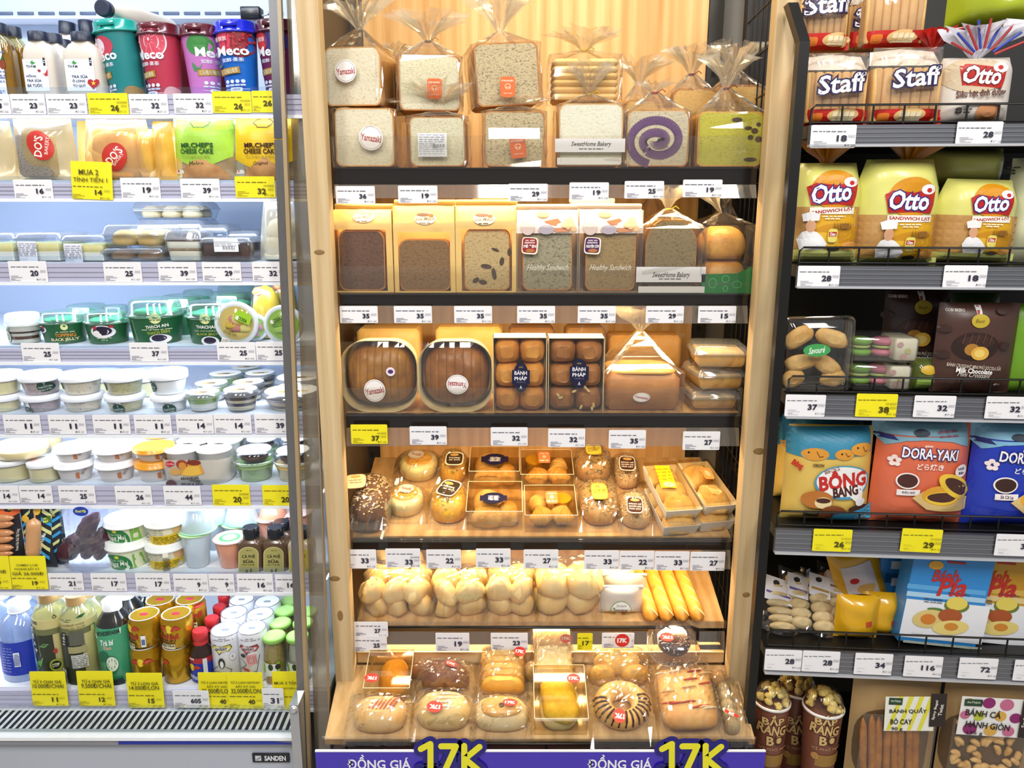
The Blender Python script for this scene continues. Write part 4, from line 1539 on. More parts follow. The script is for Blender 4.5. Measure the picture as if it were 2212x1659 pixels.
it = disc_tub(462, 665, 556, .010, 'round jelly tub of mixed yellow and pink fruit facing out', ('#e6c766', '#f0dc7e', '#d98a78', '#eac23c'), 4)
it.G([(508, 676), (520, 668), (546, 682), (540, 702), (520, 694), (508, 688)], '#9ccc2c').E(510, 681, 519, 690, '#e8ecd8').T('COSIA', 516, 686, 536, 694, '#26401c', .03, -25)
it.T('Thạch', 487, 709, 507, 718, '#4a3a10', 0, -20).T('Nhiệt đới', 484, 716, 514, 724, '#4a3a10', 0, -20).R(480, 729, 498, 741, '#e8e4da', -18)
for k in range(6):
    it.R(482 + 2.4 * k, 731, 483.4 + 2.4 * k, 741, '#30302c', -18)
it.done()
it = disc_tub(516, 656, 577, .05, 'round jelly tub tucked behind the mixed fruit one', ('#a9cf52', '#e6a0a0', '#b9d870'), 6)
it.T('COSIA', 540, 676, 553, 683, '#26401c', .03, -25).done()
it = disc_tub(568, 661, 654, .012, 'round jelly tub of green grapes at the fridge end', ('#a6cf4a', '#b6da66', '#93bf3c'), 8)
it.E(585, 690, 594, 699, '#e8ecd8').T('COSIA', 590, 686, 608, 694, '#26401c', .03, 25).done()
for x0, x1, y0, dd, t in ((528, 602, 617, .07, 'clear domed fruit jelly upended behind the disc tubs'), (574, 640, 606, .13, 'second domed fruit jelly behind the first dome')):
    it = fi(3, x0, y0, x1, dd, 'jelly_dome', t, 'jelly tub', 'domed fruit jellies')
    LA(it, 'jelly', [(.42, .02), (.41, .5), (.34, .80), (.2, .93), (.05, .97)], M('#e0b83a', .2, 0, .25, 25, .5), 28)
    LA(it, 'peach_piece', [(.18, .80), (.22, .86), (.14, .94), (.02, .96)], M('#e08a55', .3), 20, c=(-it.w * .12, it.w * .35))
    LA(it, 'dome', [(.46, 0), (.46, .5), (.40, .82), (.24, .97), (.05, 1)], CLEAR, 28, (0, 1))
    MB().box(-it.w * .5, -it.w * .3, .002, .004, it.h * .08, it.h * .5, M('#e8ecf2', .4)).build('pull_tab', it.root)

# ---------------------------------------------------------------- fifth fridge shelf: dessert tubs
WHL = M('#f1f4fa', .35, 0, .02, 30, .2, trans=.15)


def dess(x0, y0, x1, dd, label, cont, zb=None, y1=None, lid=.34, badge=None, spk=None, grp='frosted dessert tubs', fit=.9):
    it = fi(4, x0, y0, x1, dd, 'dessert_tub', label, 'dessert tub', grp, zb=zb, y1=y1)
    it.fit(it.w * fit)
    z = 1 - lid
    LA(it, 'contents', [(.365, .02), (.435, z * .92)], cont, 28)
    LA(it, 'tub_wall', [(.375, 0), (.45, z)], film('#ffffff', .06, .5, .12, .16, '#f2f6fb'), 28, (1, 0))
    LA(it, 'lid', [(.45, z - .02), (.49, z), (.5, z + .04), (.5, 1 - .03), (.48, 1)], WHL, 32)
    it.cyl([(.385 * it.w, 0), (.455 * it.w, z * it.h)], it.w / 2)
    if badge:
        bx, by, r = badge
        it.R(bx - 5, by - 22, bx + 6, by - 8, '#e4e9f0').E(bx - 14, by - 12, bx + 14, by + 12, '#15392e', r)
        it.T('Foods & Fruits', bx - 10, by - 2, bx + 10, by + 3, '#cfe0d4', 0, 8).T('Y', bx - 3, by - 9, bx + 2, by - 3, '#cfe0d4').T('Product of VN', bx - 8, by + 5, bx + 9, by + 9, '#cfe0d4', 0, 8)
    it.done()
    return it


PUR = crumb('#9b8286', '#4a2c38', 45, .55)
SPE = crumb('#d2c6a8', '#54484a', 40, .28)
OLV = crumb('#a8a03a', '#5c6214', 60, .75)
COC = M('#e4e8ec', .35, 0, .03)
YEL = M('#e6dc96', .4, 0, .08)
for x0, x1, m, t, b1_, b2_ in ((-62, 19, YEL, 'pale yellow', None, None), (18, 105, PUR, 'purple speckled', (87, 838, 25), (55, 893, 0)), (107, 196, SPE, 'cream speckled', (112, 838, -60), None), (202, 289, OLV, 'olive green', (209, 840, -70), (252, 886, 0)), (304, 387, COC, 'white coconut', (322, 839, -20), (361, 886, 10))):
    lo = dess(x0 + 6, 858, x1 + 4, .010, f'lower {t} dessert tub under its twin', m, badge=b2_, lid=.36, fit=0)
    dess(x0, 797 if x0 < 300 else 792, x1, .012, f'upper {t} dessert tub stacked on its twin', m, zb=lo.top, y1=858, badge=b1_)
for x0, x1, y0, dd, t in ((60, 130, 803, .13, 'frosted tub behind the purple and cream stacks'), (155, 240, 795, .13, 'frosted tub behind the cream and olive stacks'), (250, 340, 793, .13, 'frosted tub behind the olive and coconut stacks')):
    lo = dess(x0, y0, x1, dd, t, YEL)


def layer_cup(x0, y0, x1, dd, label, layers, pic='#caa24a', lid=.22, big=0, grp='layered dessert cups', rimc=None):
    it = fi(4, x0, y0, x1, dd, 'layer_cup', label, 'dessert cup', grp)
    it.fit(it.w * .9)
    z = 1 - lid
    for a, b, c in layers:
        ra, rb = .33 + .12 * a, .33 + .12 * b
        LA(it, 'layer', [(ra, a * z), (rb, b * z)], M(c, .35, 0, .04), 28)
    LA(it, 'cup_wall', [(.34, 0), (.465, z)], CLEAR, 28, (1, 0))
    o = LA(it, 'lid', [(.465, z - .03), (.5, z), (.5, z + .35 * lid), (.47, z + .6 * lid), (.45, 1 - .02), (.43, 1)], rimc or LIDW, 32, (0, 0))
    top = MB().lathe([(.44 * it.w, it.h * .985), (.435 * it.w, it.h * 1.0)], M('#f3f1ec', .4), 32, (0, it.w / 2))
    top.build('lid_label', o)
    mb = MB()
    rd = random.Random(int(x0))
    for k in range(3):
        mb.lathe([(it.w * .13, it.h + .0004), (it.w * .12, it.h + .0008)], M((pic, '#7c5a34', '#d9c48a')[k], .4), 14, (it.w * (-.06 + .12 * k), it.w * (.34 + .04 * k)), ay=.5)
    mb.build('lid_picture', o)['kind'] = 'stuff'
    return it


MAT = ((.02, .10, '#6b5046'), (.10, .58, '#e4e0d2'), (.58, .92, '#8fae54'))
COF = ((.02, .12, '#2c1a18'), (.12, .36, '#cdbb94'), (.36, .56, '#2c1a1e'), (.56, .74, '#cdbb94'), (.74, .95, '#2c1a1a'))
layer_cup(386, 838, 463, .008, 'front matcha layered cup with a white lid label', MAT)
layer_cup(466, 832, 547, .006, 'front small coffee-striped cup with pudding picture', COF)
layer_cup(545, 830, 678, .006, 'front large coffee-striped tub at the fridge end', ((.02, .2, '#d8c8a2'), (.2, .45, '#2c1a1a'), (.45, .8, '#c2a470'), (.8, .95, '#3a2218')), '#c88434', .3)
layer_cup(405, 819, 482, .09, 'second matcha layered cup behind the front one', MAT)
layer_cup(489, 817, 563, .09, 'second small coffee cup behind the front one', COF)
layer_cup(578, 803, 690, .10, 'second large coffee tub behind the front one', COF, '#b08c4a', .3)
layer_cup(438, 799, 514, .17, 'third matcha layered cup further back', MAT)
layer_cup(518, 798, 588, .17, 'third small coffee cup further back', COF)
layer_cup(486, 785, 558, .25, 'rearmost pale lidded cup under the shelf above', MAT)

# ---------------------------------------------------------------- sixth fridge shelf: flan and yogurt


def flan(x0, y0, x1, dd, label, zb=None, y1=None, lidc='#f0f0f2', body='#c9c5c2', grp='white flan tubs', fit=.9):
    it = fi(5, x0, y0, x1, dd, 'flan_tub', label, 'flan tub', grp, zb=zb, y1=y1)
    it.fit(it.w * fit)
    LA(it, 'tub_body', [(.35, 0), (.355, .02), (.45, .70)], M(body, .35, 0, .03), 30)
    LA(it, 'lid', [(.46, .66), (.5, .68), (.5, .74), (.48, .76), (.48, .96), (.46, 1)], M(lidc, .3, 0, .02, 30, .2), 32)
    it.cyl([(.35 * it.w, 0), (.45 * it.w, .7 * it.h)], it.w / 2)
    m = it.w
    cx = (x0 + x1) / 2
    k = (x1 - x0)
    yb = (y1 or 1046)
    if yb > 1012 and zb is None or 1:
        it.G([(cx + .20 * k, yb - 8), (cx + .20 * k, yb - 20), (cx + .27 * k, yb - 22), (cx + .27 * k, yb - 6)], '#b06a3c')
        it.T('BÁNH FLAN', cx + .24 * k, yb - 24, cx + .42 * k, yb - 18, '#7a5a4c', 0, 60)
    it.done()
    return it


for x0, x1, c, t in ((92, 178, '#f0f0f2', 'first white'), (179, 270, '#f0f0f2', 'second white'), (268, 357, '#e39a22', 'orange-lidded')):
    lo = flan(x0 + 6, 1004 if c[1] == 'f' else 1004, x1 + 4, .008, f'lower {t} flan tub of its stack', None, None, c, fit=0)
    flan(x0, 951, x1, .010, f'upper {t} flan tub of its stack', lo.top, 1004, c)
it = fi(5, 296, 940, 372, .12, 'flan_tub', 'orange-lidded flan tub behind the orange stack', 'flan tub', 'white flan tubs', zb=FZ[5])
LA(it, 'tub_body', [(.35, 0), (.45, .85)], M('#d8d4d0', .35), 28)
LA(it, 'lid', [(.46, .85), (.5, .87), (.5, .97), (.47, 1)], M('#e6b85a', .3), 28)
for x0, x1, t in ((135, 225, 'first'), (220, 305, 'second')):
    flan(x0, 940, x1, .13, f'white flan tub behind the {t} gap of the white stacks')
PUD = M('#ead9a4', .35, 0, .04)


def pudding(x0, y0, x1, dd, label, zb=None, y1=None, up=0):
    it = fi(5, x0, y0, x1, dd, 'pudding_cup', label, 'pudding cup', 'pale pudding cups', zb=zb, y1=y1)
    it.fit(it.w * (0 if 'bottom' in label else .7))
    if up:
        LA(it, 'pudding', [(.40, .03), (.46, .15), (.47, .6)], PUD, 28)
        LA(it, 'cup_wall', [(.42, 0), (.49, .16), (.5, .9), (.47, 1)], film('#fffdf2', .06, .5, .05, .2, '#f2ead0'), 28)
    else:
        LA(it, 'pudding', [(.44, .02), (.45, .72)], PUD, 28)
        LA(it, 'cup_wall', [(.46, 0), (.47, .78)], CLEAR, 28, (1, 0))
        LA(it, 'lid', [(.48, .76), (.5, .78), (.5, .97), (.48, 1)], WHL, 30)
    return it


lo = pudding(-50, 1001, 43, .010, 'pale pudding cup at the bottom of the frame-edge stack')
pudding(-42, 948, 67, .012, 'upended pale pudding cup leaning on another', lo.top, 1000, 1)
pudding(56, 938, 114, .12, 'upended pudding cup behind the flan stacks', Z(FR, 975, .10), 972, 1)
pudding(60, 972, 116, .12, 'pudding cup under the rear upended one', None, 1010)
it = pudding(42, 990, 109, .010, 'pale yogurt tub with pink lid print beside the puddings')
it.n = 0
MB().lathe([(it.w * .3, it.h), (it.w * .28, it.h + .0006)], M('#d9a8a4', .4), 20, (-it.w * .08, it.w * .45), ay=.6).build('lid_print', it.root)
# flan multipack: four tubs in a printed wrap
FOIL = M('#ecebe8', .3, 0, .03, 30, .3)


def flan_pack(x0, y0, x1, dd, label, pr=1):
    it = fi(5, x0, y0, x1, dd, 'flan_multipack', label, 'flan pack', 'wrapped flan packs')
    it.fit(.07)
    w, h = it.w, it.h
    for s in (-1, 1):
        for j in range(2):
            c = (s * w * .235, w * (.26 + .42 * j))
            o = MB().lathe([(w * .19, .002), (w * .23, h * .88), (w * .25, h * .9), (w * .25, h * .93), (w * .24, h * .935)], FOIL, 26, c).build('flan_tub', it.root)
            MB().lathe([(w * .245, h * .936), (w * .24, h * .942)], M('#f6f4ee', .35), 26, c).build('foil_lid', o)
    mb = MB()
    mb.loft([[(x, y + .042, z * h) for x, y in rrect(w * k, .084, .03, 6)] for z, k in ((.0, .9), (.05, .96), (.45, 1), (.74, 1.0))], film('#f7f2e6', .06, .5, .1, .7, '#d9d2c6'), True, (0, 0))
    mb.build('wrap', it.root)
    it.fn = lambda x, z, off: Vector((x, -off + (max(0, abs(x) - w * .3) ** 2) * 5, z))
    it.off = .0012
    if pr:
        it.G([(358, 999), (367, 995), (377, 999), (377, 1005), (367, 1009), (358, 1005)], '#c02c34').T('Ánh Hồng', 359, 1000, 376, 1004, '#f4e8e4', .02)
        it.G([(388, 1024), (400, 1000), (432, 1000), (442, 1022), (425, 1027), (400, 1027)], '#d69a34').G([(394, 1026), (402, 1008), (430, 1006), (436, 1024), (416, 1028)], '#e2b448').E(404, 993, 435, 1005, '#7c2f1c').E(380, 993, 407, 1012, '#9a3d26').E(386, 998, 404, 1014, '#cf8a3c').E(367, 1010, 392, 1026, '#c89a58').L([(405, 1000), (410, 991)], 2, '#6a2a1a')
        it.T('BÁNH FLAN', 391, 1028, 430, 1035, '#33222c', .03, 4).T('CARAMEL', 408, 1034, 436, 1041, '#33222c', .03, -10)
        it.E(358, 1036, 384, 1056, '#6a1c2c').dash(392, 440, 1045, '#5a3a4c', 4, 3)
        it.done()
    return it


flan_pack(340, 953, 489, .006, 'wrapped flan multipack printed with a caramel pudding')
flan_pack(372, 938, 516, .14, 'plain flan multipack standing behind the printed one', 0)


def yog(x0, y0, x1, dd, label, body, band, grp='lidded yogurt cups', oreo=1):
    it = fi(5, x0, y0, x1, dd, 'yogurt_cup', label, 'yogurt cup', grp)
    it.fit(it.w * .8)
    LA(it, 'yogurt', [(.33, .01), (.335, .03), (.40, .50), (.43, .56)], M(body, .35, 0, .05), 28)
    LA(it, 'cup_wall', [(.34, 0), (.41, .5), (.46, .62)], film('#f4faf2', .06, .5, .06, .08), 28, (1, 0))
    LA(it, 'band', [(.415, .44), (.43, .52)], M(band, .4), 28)
    LA(it, 'rim', [(.46, .62), (.5, .64), (.5, .67), (.46, .68)], LIDW, 30, (0, 0))
    o = LA(it, 'lid', [(.455, .68), (.44, .90), (.40, .97), (.36, .985)], CLEAR, 30, (0, 0))
    MB().lathe([(.38 * it.w, it.h * .97), (.375 * it.w, it.h)], M('#f2f4f8', .35), 28, (0, it.w / 2)).build('lid_label', o)
    LA(it, 'biscuit_topping', [(.3, .70), (.3, .80), (.25, .84)], M('#4a3024', .6), 20)
    it.cyl([(.34 * it.w, 0), (.41 * it.w, .5 * it.h)], it.w / 2)
    return it


it = yog(486, 960, 583, .006, 'matcha green yogurt cup with nutrition label', '#86a85c', '#9db878')
it.R(495, 1004, 515, 1042, '#e6e8e4', -8)
for k in range(6):
    it.dash(497, 512, 1008 + 5 * k, '#7d8a74', 1.2, k)
it.done()
yog(574, 962, 668, .006, 'mango yellow yogurt cup at the fridge end', '#c9b07a', '#e6c46a')
yog(512, 938, 597, .11, 'green yogurt cup behind the matcha one', '#86a85c', '#b8c89a')
yog(590, 937, 670, .11, 'lidded yogurt cup behind the mango one', '#a9b88a', '#b8c89a')
# ---------------------------------------------------------------- seventh fridge shelf
SAUS = M('#c98a58', .3, 0, .08, 30, .5)


def sausage_pack(x0, y0, x1, dd, label, body, seed):
    it = fi(6, x0, y0, x1, dd, 'sausage_pack', label, 'sausage pack', 'sausage packs', y1=1236)
    pouch(it, .012, M(body, .3, 0, .1), 3, 6, .001, seed=seed, name='pack_film')
    return it


it = sausage_pack(-52, 1090, 42, .012, 'sausage pack with six sausages lying across it', '#26242c', 1)
it.G([(-20, 1092), (40, 1092), (36, 1112), (14, 1122), (-20, 1122)], '#e2703c').G([(0, 1092), (36, 1092), (18, 1108), (8, 1106)], '#2a2830').T('XÚC XÍCH', 4, 1094, 30, 1099, '#f0ecd8', .02).R(14, 1100, 24, 1104, '#d6d44c')
it.T('Ponnie Xúc Xích Tiệt Trùng', 10, 1165, 60, 1171, '#f0ecd8', .01, 82).done()
for k in range(6):
    a = it.q(-44, 1118 + 16 * k)
    mb = MB()
    spindle(mb, (a[0], -.002, a[1]), (a[0] + .072, -.002, a[1] + (.004 if k % 2 else 0)), .0085, SAUS, 10, 12)
    mb.build('sausage', it.root)
it = sausage_pack(42, 1090, 108, .018, 'cheese sausage pack with one upright sausage on stick', '#1f2630', 2)
for k in range(6):
    y = 1100 + 17 * k
    c = '#3aa0dc' if k % 2 else '#d8d890'
    it.G([(44, y + 20), (64, y), (64, y + 8), (44, y + 28)], c).G([(88, y), (106, y + 18), (106, y + 26), (88, y + 8)], c)
it.E(46, 1112, 66, 1128, '#e8b83c').E(70, 1094, 88, 1112, '#e8b83c').R(92, 1118, 105, 1131, '#4a6a1c').T('PHÔ', 93, 1119, 104, 1124, '#e6e05a', .03).T('MAI', 93, 1125, 104, 1130, '#e6e05a', .03)
it.T('Xúc Xích Phô Mai', 64, 1172, 118, 1178, '#f0ecd8', .01, 72).done()
a, b = it.q(76, 1204), it.q(76, 1118)
mb = MB()
spindle(mb, (a[0] - .002, -.004, max(.004, a[1])), (b[0], -.004, b[1]), .0145, M('#d09a66', .3, 0, .06, 30, .4), 12, 14, ends=.16)
mb.build('sausage', it.root)
MB().tube([(b[0], -.002, b[1] - .01), (b[0] + .001, 0, b[1] + .022)], .0016, M('#c9a878', .6)).build('stick', it.root)
it = sausage_pack(100, 1090, 134, .03, 'narrow blue chevron sausage pack behind the potato bag', '#20303c', 3)
for k in range(6):
    y = 1096 + 17 * k
    it.G([(102, y), (114, y + 9), (128, y), (128, y + 7), (114, y + 16), (102, y + 7)], '#3aa0dc' if k % 2 else '#d8d890')
it.T('BÒ', 110, 1110, 119, 1115, '#e6e05a', .03).done()
# sweet potatoes sealed in a clear bag
it = fi(6, 112, 1089, 222, .006, 'sweet_potato_bag', 'vacuum-sealed clear bag of whole purple sweet potatoes', 'vegetable bag', y1=1236)
PT = crust('#3a1424', '#5c2c3c', 30, .3, .6)


def pot(x0, y0, x1, y1, r, sd, y=.028, bend=0):
    a, b = it.q(x0, y0), it.q(x1, y1)
    mb = MB()
    spindle(mb, (a[0], y, max(a[1], r * .8)), (b[0], y, b[1]), r, PT, 12, 12, (bend, 0, 0), .9, .45, .22, sd)
    mb.build('sweet_potato', it.root)


pot(114, 1230, 168, 1165, .0215, 1, .026)
pot(158, 1190, 196, 1118, .0175, 2, .030, -.006)
pot(165, 1232, 186, 1160, .017, 3, .034)
pot(194, 1224, 206, 1150, .016, 4, .030, .006)
mb = MB()
mb.grid(lambda i, j: ((i - .5) * it.w * (1 - .25 * (j > .8) * (j - .8) * 5 * 0), .002 + .028 * (abs(2 * i - 1) ** 2.5) + .005 * N3(i * 9, j * 9, 2) + .012 * max(0, j - .75) * 4, j * it.h), 16, 20, film('#eef2ff', .10, .65, .06, .05, '#cfd8ee'), False)
mb.build('bag_film', it.root)
it.fn = lambda x, z, off: Vector((x, -.006 - off, z))
it.E(160, 1092, 196, 1112, '#1c3ca8').T('Khoai Mật', 166, 1098, 190, 1106, '#d8e04c', .03).done()


def tapioca(x0, y0, x1, dd, label, c1, c2, pr, zb=None, y1=None):
    it = fi(6, x0, y0, x1, dd, 'tapioca_tub', label, 'dessert tub', 'tapioca dessert tubs', zb=zb, y1=y1)
    it.fit(0 if label[0] == 'l' else it.w * .9)
    LA(it, 'tub_body', [(.39, 0), (.395, .02), (.45, .70)], M(c1, .35, 0, .03), 30)
    LA(it, 'lid', [(.45, .68), (.5, .71), (.5, .76), (.48, .79), (.475, .96), (.46, 1)], M('#f4f6f4', .3, 0, .02, 30, .2), 32)
    it.cyl([(.39 * it.w, 0), (.45 * it.w, .70 * it.h)], it.w / 2)
    pr(it, x0, (y1 or 1240))
    it.done()
    return it


def pr_g(it, x, y):
    it.E(x + 10, y - 38, x + 76, y + 16, '#1d7a3c', 0, 2.6).R(x + 72, y - 36, x + 90, y - 2, '#79b04a')
    it.E(x + 37, y - 36, x + 48, y - 29, '#d6d040').T('Trân châu', x + 27, y - 28, x + 57, y - 23, '#cfe4c0', 0, 4).T('Nàng Mai', x + 22, y - 23, x + 66, y - 10, '#f0f4e8', .01, 5, .15).G([(x + 20, y - 8), (x + 30, y - 5), (x + 58, y - 6), (x + 68, y - 10), (x + 66, y - 2), (x + 22, y), ], '#eef0e0').T('vị lá dứa', x + 33, y - 5, x + 56, y - 1, '#2c5a34')


def pr_y(it, x, y):
    it.R(x + 4, y - 24, x + 90, y - 4, '#e3c21c', 5).E(x + 70, y - 44, x + 88, y - 24, '#e2b078')
    for k in range(5):
        it.dash(x + 12, x + 56, y - 42 + 3.2 * k, '#8d8c80', 1.2, k)
        it.dash(x + 34, x + 80, y - 21 + 3 * k, '#5c5214', 1.2, k)
    it.L([(x + 20, y - 10), (x + 14, y - 18), (x + 18, y - 22), (x + 21, y - 20), (x + 25, y - 22), (x + 28, y - 18), (x + 20, y - 10)], 1.3, '#3f6a2c')


lo = tapioca(206, 1178, 303, .008, 'lower green tapioca tub with white script name', '#dfe6c4', '', pr_g)
tapioca(201, 1100, 299, .010, 'upper green tapioca tub with white script name', '#dfe6c4', '', pr_g, lo.top, 1184)
lo = tapioca(297, 1182, 386, .008, 'lower yellow tapioca tub with barcode', '#ece8c8', '', lambda it, x, y: (pr_y(it, x, y), it.R(x + 52, y - 44, x + 62, y - 34, '#f4f2e8'), [it.R(x + 53, y - 30 + 3 * k, x + 64, y - 28.6 + 3 * k, '#33302a') for k in range(9)]))
tapioca(294, 1099, 383, .010, 'upper yellow tapioca tub with nutrition table', '#ece8c8', '', pr_y, lo.top, 1186)
for x0, x1, y0, t in ((240, 330, 1094, 'tapioca tub behind the green and yellow stacks'),):
    tapioca(x0, y0, x1, .13, t, '#cfe0c0', '', pr_g, None, 1240)
PEACH = M('#e39c7c', .2, 0, .08, 30, .5, trans=.15)
LYCH = film('#f2f8fa', .06, .45, .15, .55, '#d9e6ec')


def jcup(x0, y0, x1, dd, label, mat, lidc, zb=None, y1=None, inv=0, pr=None):
    it = fi(6, x0, y0, x1, dd, 'jelly_cup', label, 'jelly cup', 'sealed jelly cups', zb=zb, y1=y1)
    it.fit(it.w * (.6 if inv else 0 if 'upright' in label or 'behind' in label else .85))
    if inv:
        LA(it, 'cup_body', [(.46, .03), (.33, .98), (.30, 1)], mat, 28)
        LA(it, 'foil_lid', [(.5, 0), (.5, .02), (.46, .03)], M(lidc, .35), 28)
    else:
        LA(it, 'cup_body', [(.31, 0), (.33, .02), (.45, .95)], mat, 28)
        LA(it, 'foil_lid', [(.47, .93), (.5, .95), (.5, .985), (.42, 1)], M(lidc, .35), 28)
    if pr:
        o = MB().lathe([(it.w * .30, it.h), (it.w * .29, it.h + .0005)], M('#4aa85c', .4), 24, (0, it.w * .45)).build('lid_print', it.root)
        MB().lathe([(it.w * .2, it.h + .0006), (it.w * .19, it.h + .001)], M('#eef2ec', .4), 24, (0, it.w * .45)).build('lid_print_centre', o)
    return it


lo = jcup(376, 1160, 447, .010, 'upright clear lychee jelly cup under an upended one', LYCH, '#b8dca0', pr=1)
jcup(370, 1091, 450, .012, 'upended clear lychee jelly cup on another cup', LYCH, '#8fca9c', lo.top, 1160, 1)
lo = jcup(447, 1148, 524, .008, 'peach jelly cup with a green and white foil lid', PEACH, '#e9c9c4', pr=1)
p1_ = jcup(430, 1137, 482, .10, 'clear jelly cup behind the lychee stack', LYCH, '#b8dca0')
jcup(426, 1086, 484, .10, 'upended clear cup on the cup behind the lychee stack', LYCH, '#6fba84', p1_.top, 1137, 1)
p2_ = jcup(468, 1141, 548, .09, 'clear jelly cup behind the peach cup', LYCH, '#b8dca0')
jcup(466, 1086, 548, .09, 'upended clear cup above the peach cup', LYCH, '#6fba84', p2_.top, 1141, 1)
p3_ = jcup(545, 1128, 610, .11, 'peach jelly cup behind the coffee bottles', PEACH, '#e9c9c4')
jcup(545, 1085, 612, .11, 'upended peach cup behind the coffee bottles', PEACH, '#e9c9c4', p3_.top, 1128, 1)
jcup(600, 1092, 672, .13, 'tall peach jelly cup at the fridge end', PEACH, '#e9c9c4')
BLKC = M('#14161e', .25, 0, .03, 30, .4)
COFB = M('#57402c', .2, 0, .06, 30, .5)


def coffee(x0, y0, x1, dd, label, body=COFB, lab='#a59e5c', t2='SỮA', t3='MILK COFFEE', pr=1):
    it = fi(6, x0, y0, x1, dd, 'coffee_bottle', label, 'bottle', 'black-capped coffee bottles')
    it.fit(it.w * .45)
    flask(it, it.w * .8, .012, [(.94, 0), (1, .02), (1, .56), (.95, .64), (.78, .70), (.55, .735), (.55, .76)], body, (.62, .75, 1), BLKC)
    if pr:
        c = (x0 + x1) / 2
        k = (x1 - x0) / 54
        it.G([(c - 21 * k, 1240)] + [(c - 21 * k * math.cos(math.pi * i / 10), 1196 - 15 * math.sin(math.pi * i / 10)) for i in range(11)] + [(c + 21 * k, 1240)], '#cfc98a')
        it.G([(c - 19.5 * k, 1240)] + [(c - 19.5 * k * math.cos(math.pi * i / 10), 1196 - 13.5 * math.sin(math.pi * i / 10)) for i in range(11)] + [(c + 19.5 * k, 1240)], lab)
        it.dash(c - 5, c + 6, 1189, '#6a6430', 2, 1).T('CÀ PHÊ', c - 14 * k, 1197, c + 14 * k, 1205, '#2c2616', .02).T(t2, c - 12 * k, 1208, c + 12 * k, 1216, '#2c2616', .03).T(t3, c - 13 * k, 1218, c + 13 * k, 1221, '#4c441c')
        it.R(c - 6, 1230, c - 1, 1236, '#2c1c10').E(c + 3, 1227, c + 8, 1236, '#2c1c10', -15)
        it.done()


coffee(509, 1136, 565, .008, 'front coffee bottle beside the peach jelly cup')
coffee(563, 1136, 619, .010, 'front coffee bottle in the middle of three')
coffee(618, 1138, 674, .010, 'pale cream coffee bottle at the fridge end', M('#b9a98c', .2, 0, .06, 30, .5), '#b8a63a', 'KEM MUỐI', 'SALT CREAM')
coffee(577, 1124, 632, .075, 'coffee bottle second in the row behind the middle one', pr=0)
coffee(590, 1110, 644, .14, 'coffee bottle third in the row behind the middle one', pr=0)

# ---------------------------------------------------------------- bottom fridge shelf: drinks
D8 = -.055


def f8(x0, y0, x1, dd, name, label, cat, group, y1=1488, zb=None):
    it = It(FR, x0, y0, x1, y1, D8 + dd, name, label, cat, group, FZ[7] if zb is None else zb)
    return it.fit(it.w * (0 if label[:5] == 'lower' else .9 if cat in ('can', 'jar') else .55))


def bottle(it, prof, mat, capc, capf=(.16, .93), liquid=None, ridges=1, seg=32):
    LA(it, 'bottle_body', prof, mat, seg)
    r, z = capf
    LA(it, 'neck_ring', [(r * 1.02, z - .035), (r * 1.06, z - .03), (r * 1.06, z - .012), (r, z - .01)], M(capc, .35) if not liquid else CLEAR, 24)
    n = 28
    c = (0, it.w / 2)
    mb = MB().loft([[(r * it.w * k * (1 + .02 * (i % 2)) * math.cos(6.2832 * i / n), c[1] + r * it.w * k * (1 + .02 * (i % 2)) * math.sin(6.2832 * i / n), zz * it.h) for i in range(n)] for zz, k in ((z - .008, 1), (.993, 1), (1, .92))], M(capc, .35, 0, .04))
    mb.build('cap', it.root)


WATP = [(.40, 0), (.46, .015), (.46, .30), (.455, .34), (.46, .42), (.45, .66), (.36, .78), (.22, .85), (.17, .88), (.17, .92)]


def water(x0, y0, x1, dd, label, lab=0):
    it = f8(x0, y0, x1, dd, 'water_bottle', label, 'bottle', 'blue water bottles')
    bottle(it, WATP, film('#d4e4fb', .08, .6, .05, .28, '#c3d6f4'), '#e6eefa', (.205, .90))
    it.cyl([(.462 * it.w, 0), (.462 * it.w, it.h)], it.w / 2)
    if lab:
        it.R(-24, 1392, x1 - 2, 1462, '#1c36ae', 0, 12)
        for k in range(9):
            it.dash(2, 24, 1404 + 6 * k, '#9fb0ea', 1.4, k)
        it.R(26, 1412, 42, 1442, '#dfe5f6')
        for k in range(8):
            it.R(29, 1416 + 3 * k, 40, 1417.6 + 3 * k, '#4a5a9a')
    it.done()


water(-34, 1294, 68, .012, 'large blue-labelled water bottle at the frame edge', 1)
water(10, 1277, 76, .10, 'unlabelled water bottle behind the large one')
water(-40, 1272, 30, .12, 'water bottle at the very edge behind')
OOL = M('#c3b87c', .25, 0, .05, 25, .4)
OOLP = [(.42, 0), (.47, .015), (.48, .55), (.475, .66), (.44, .76), (.36, .845), (.25, .885), (.22, .90)]


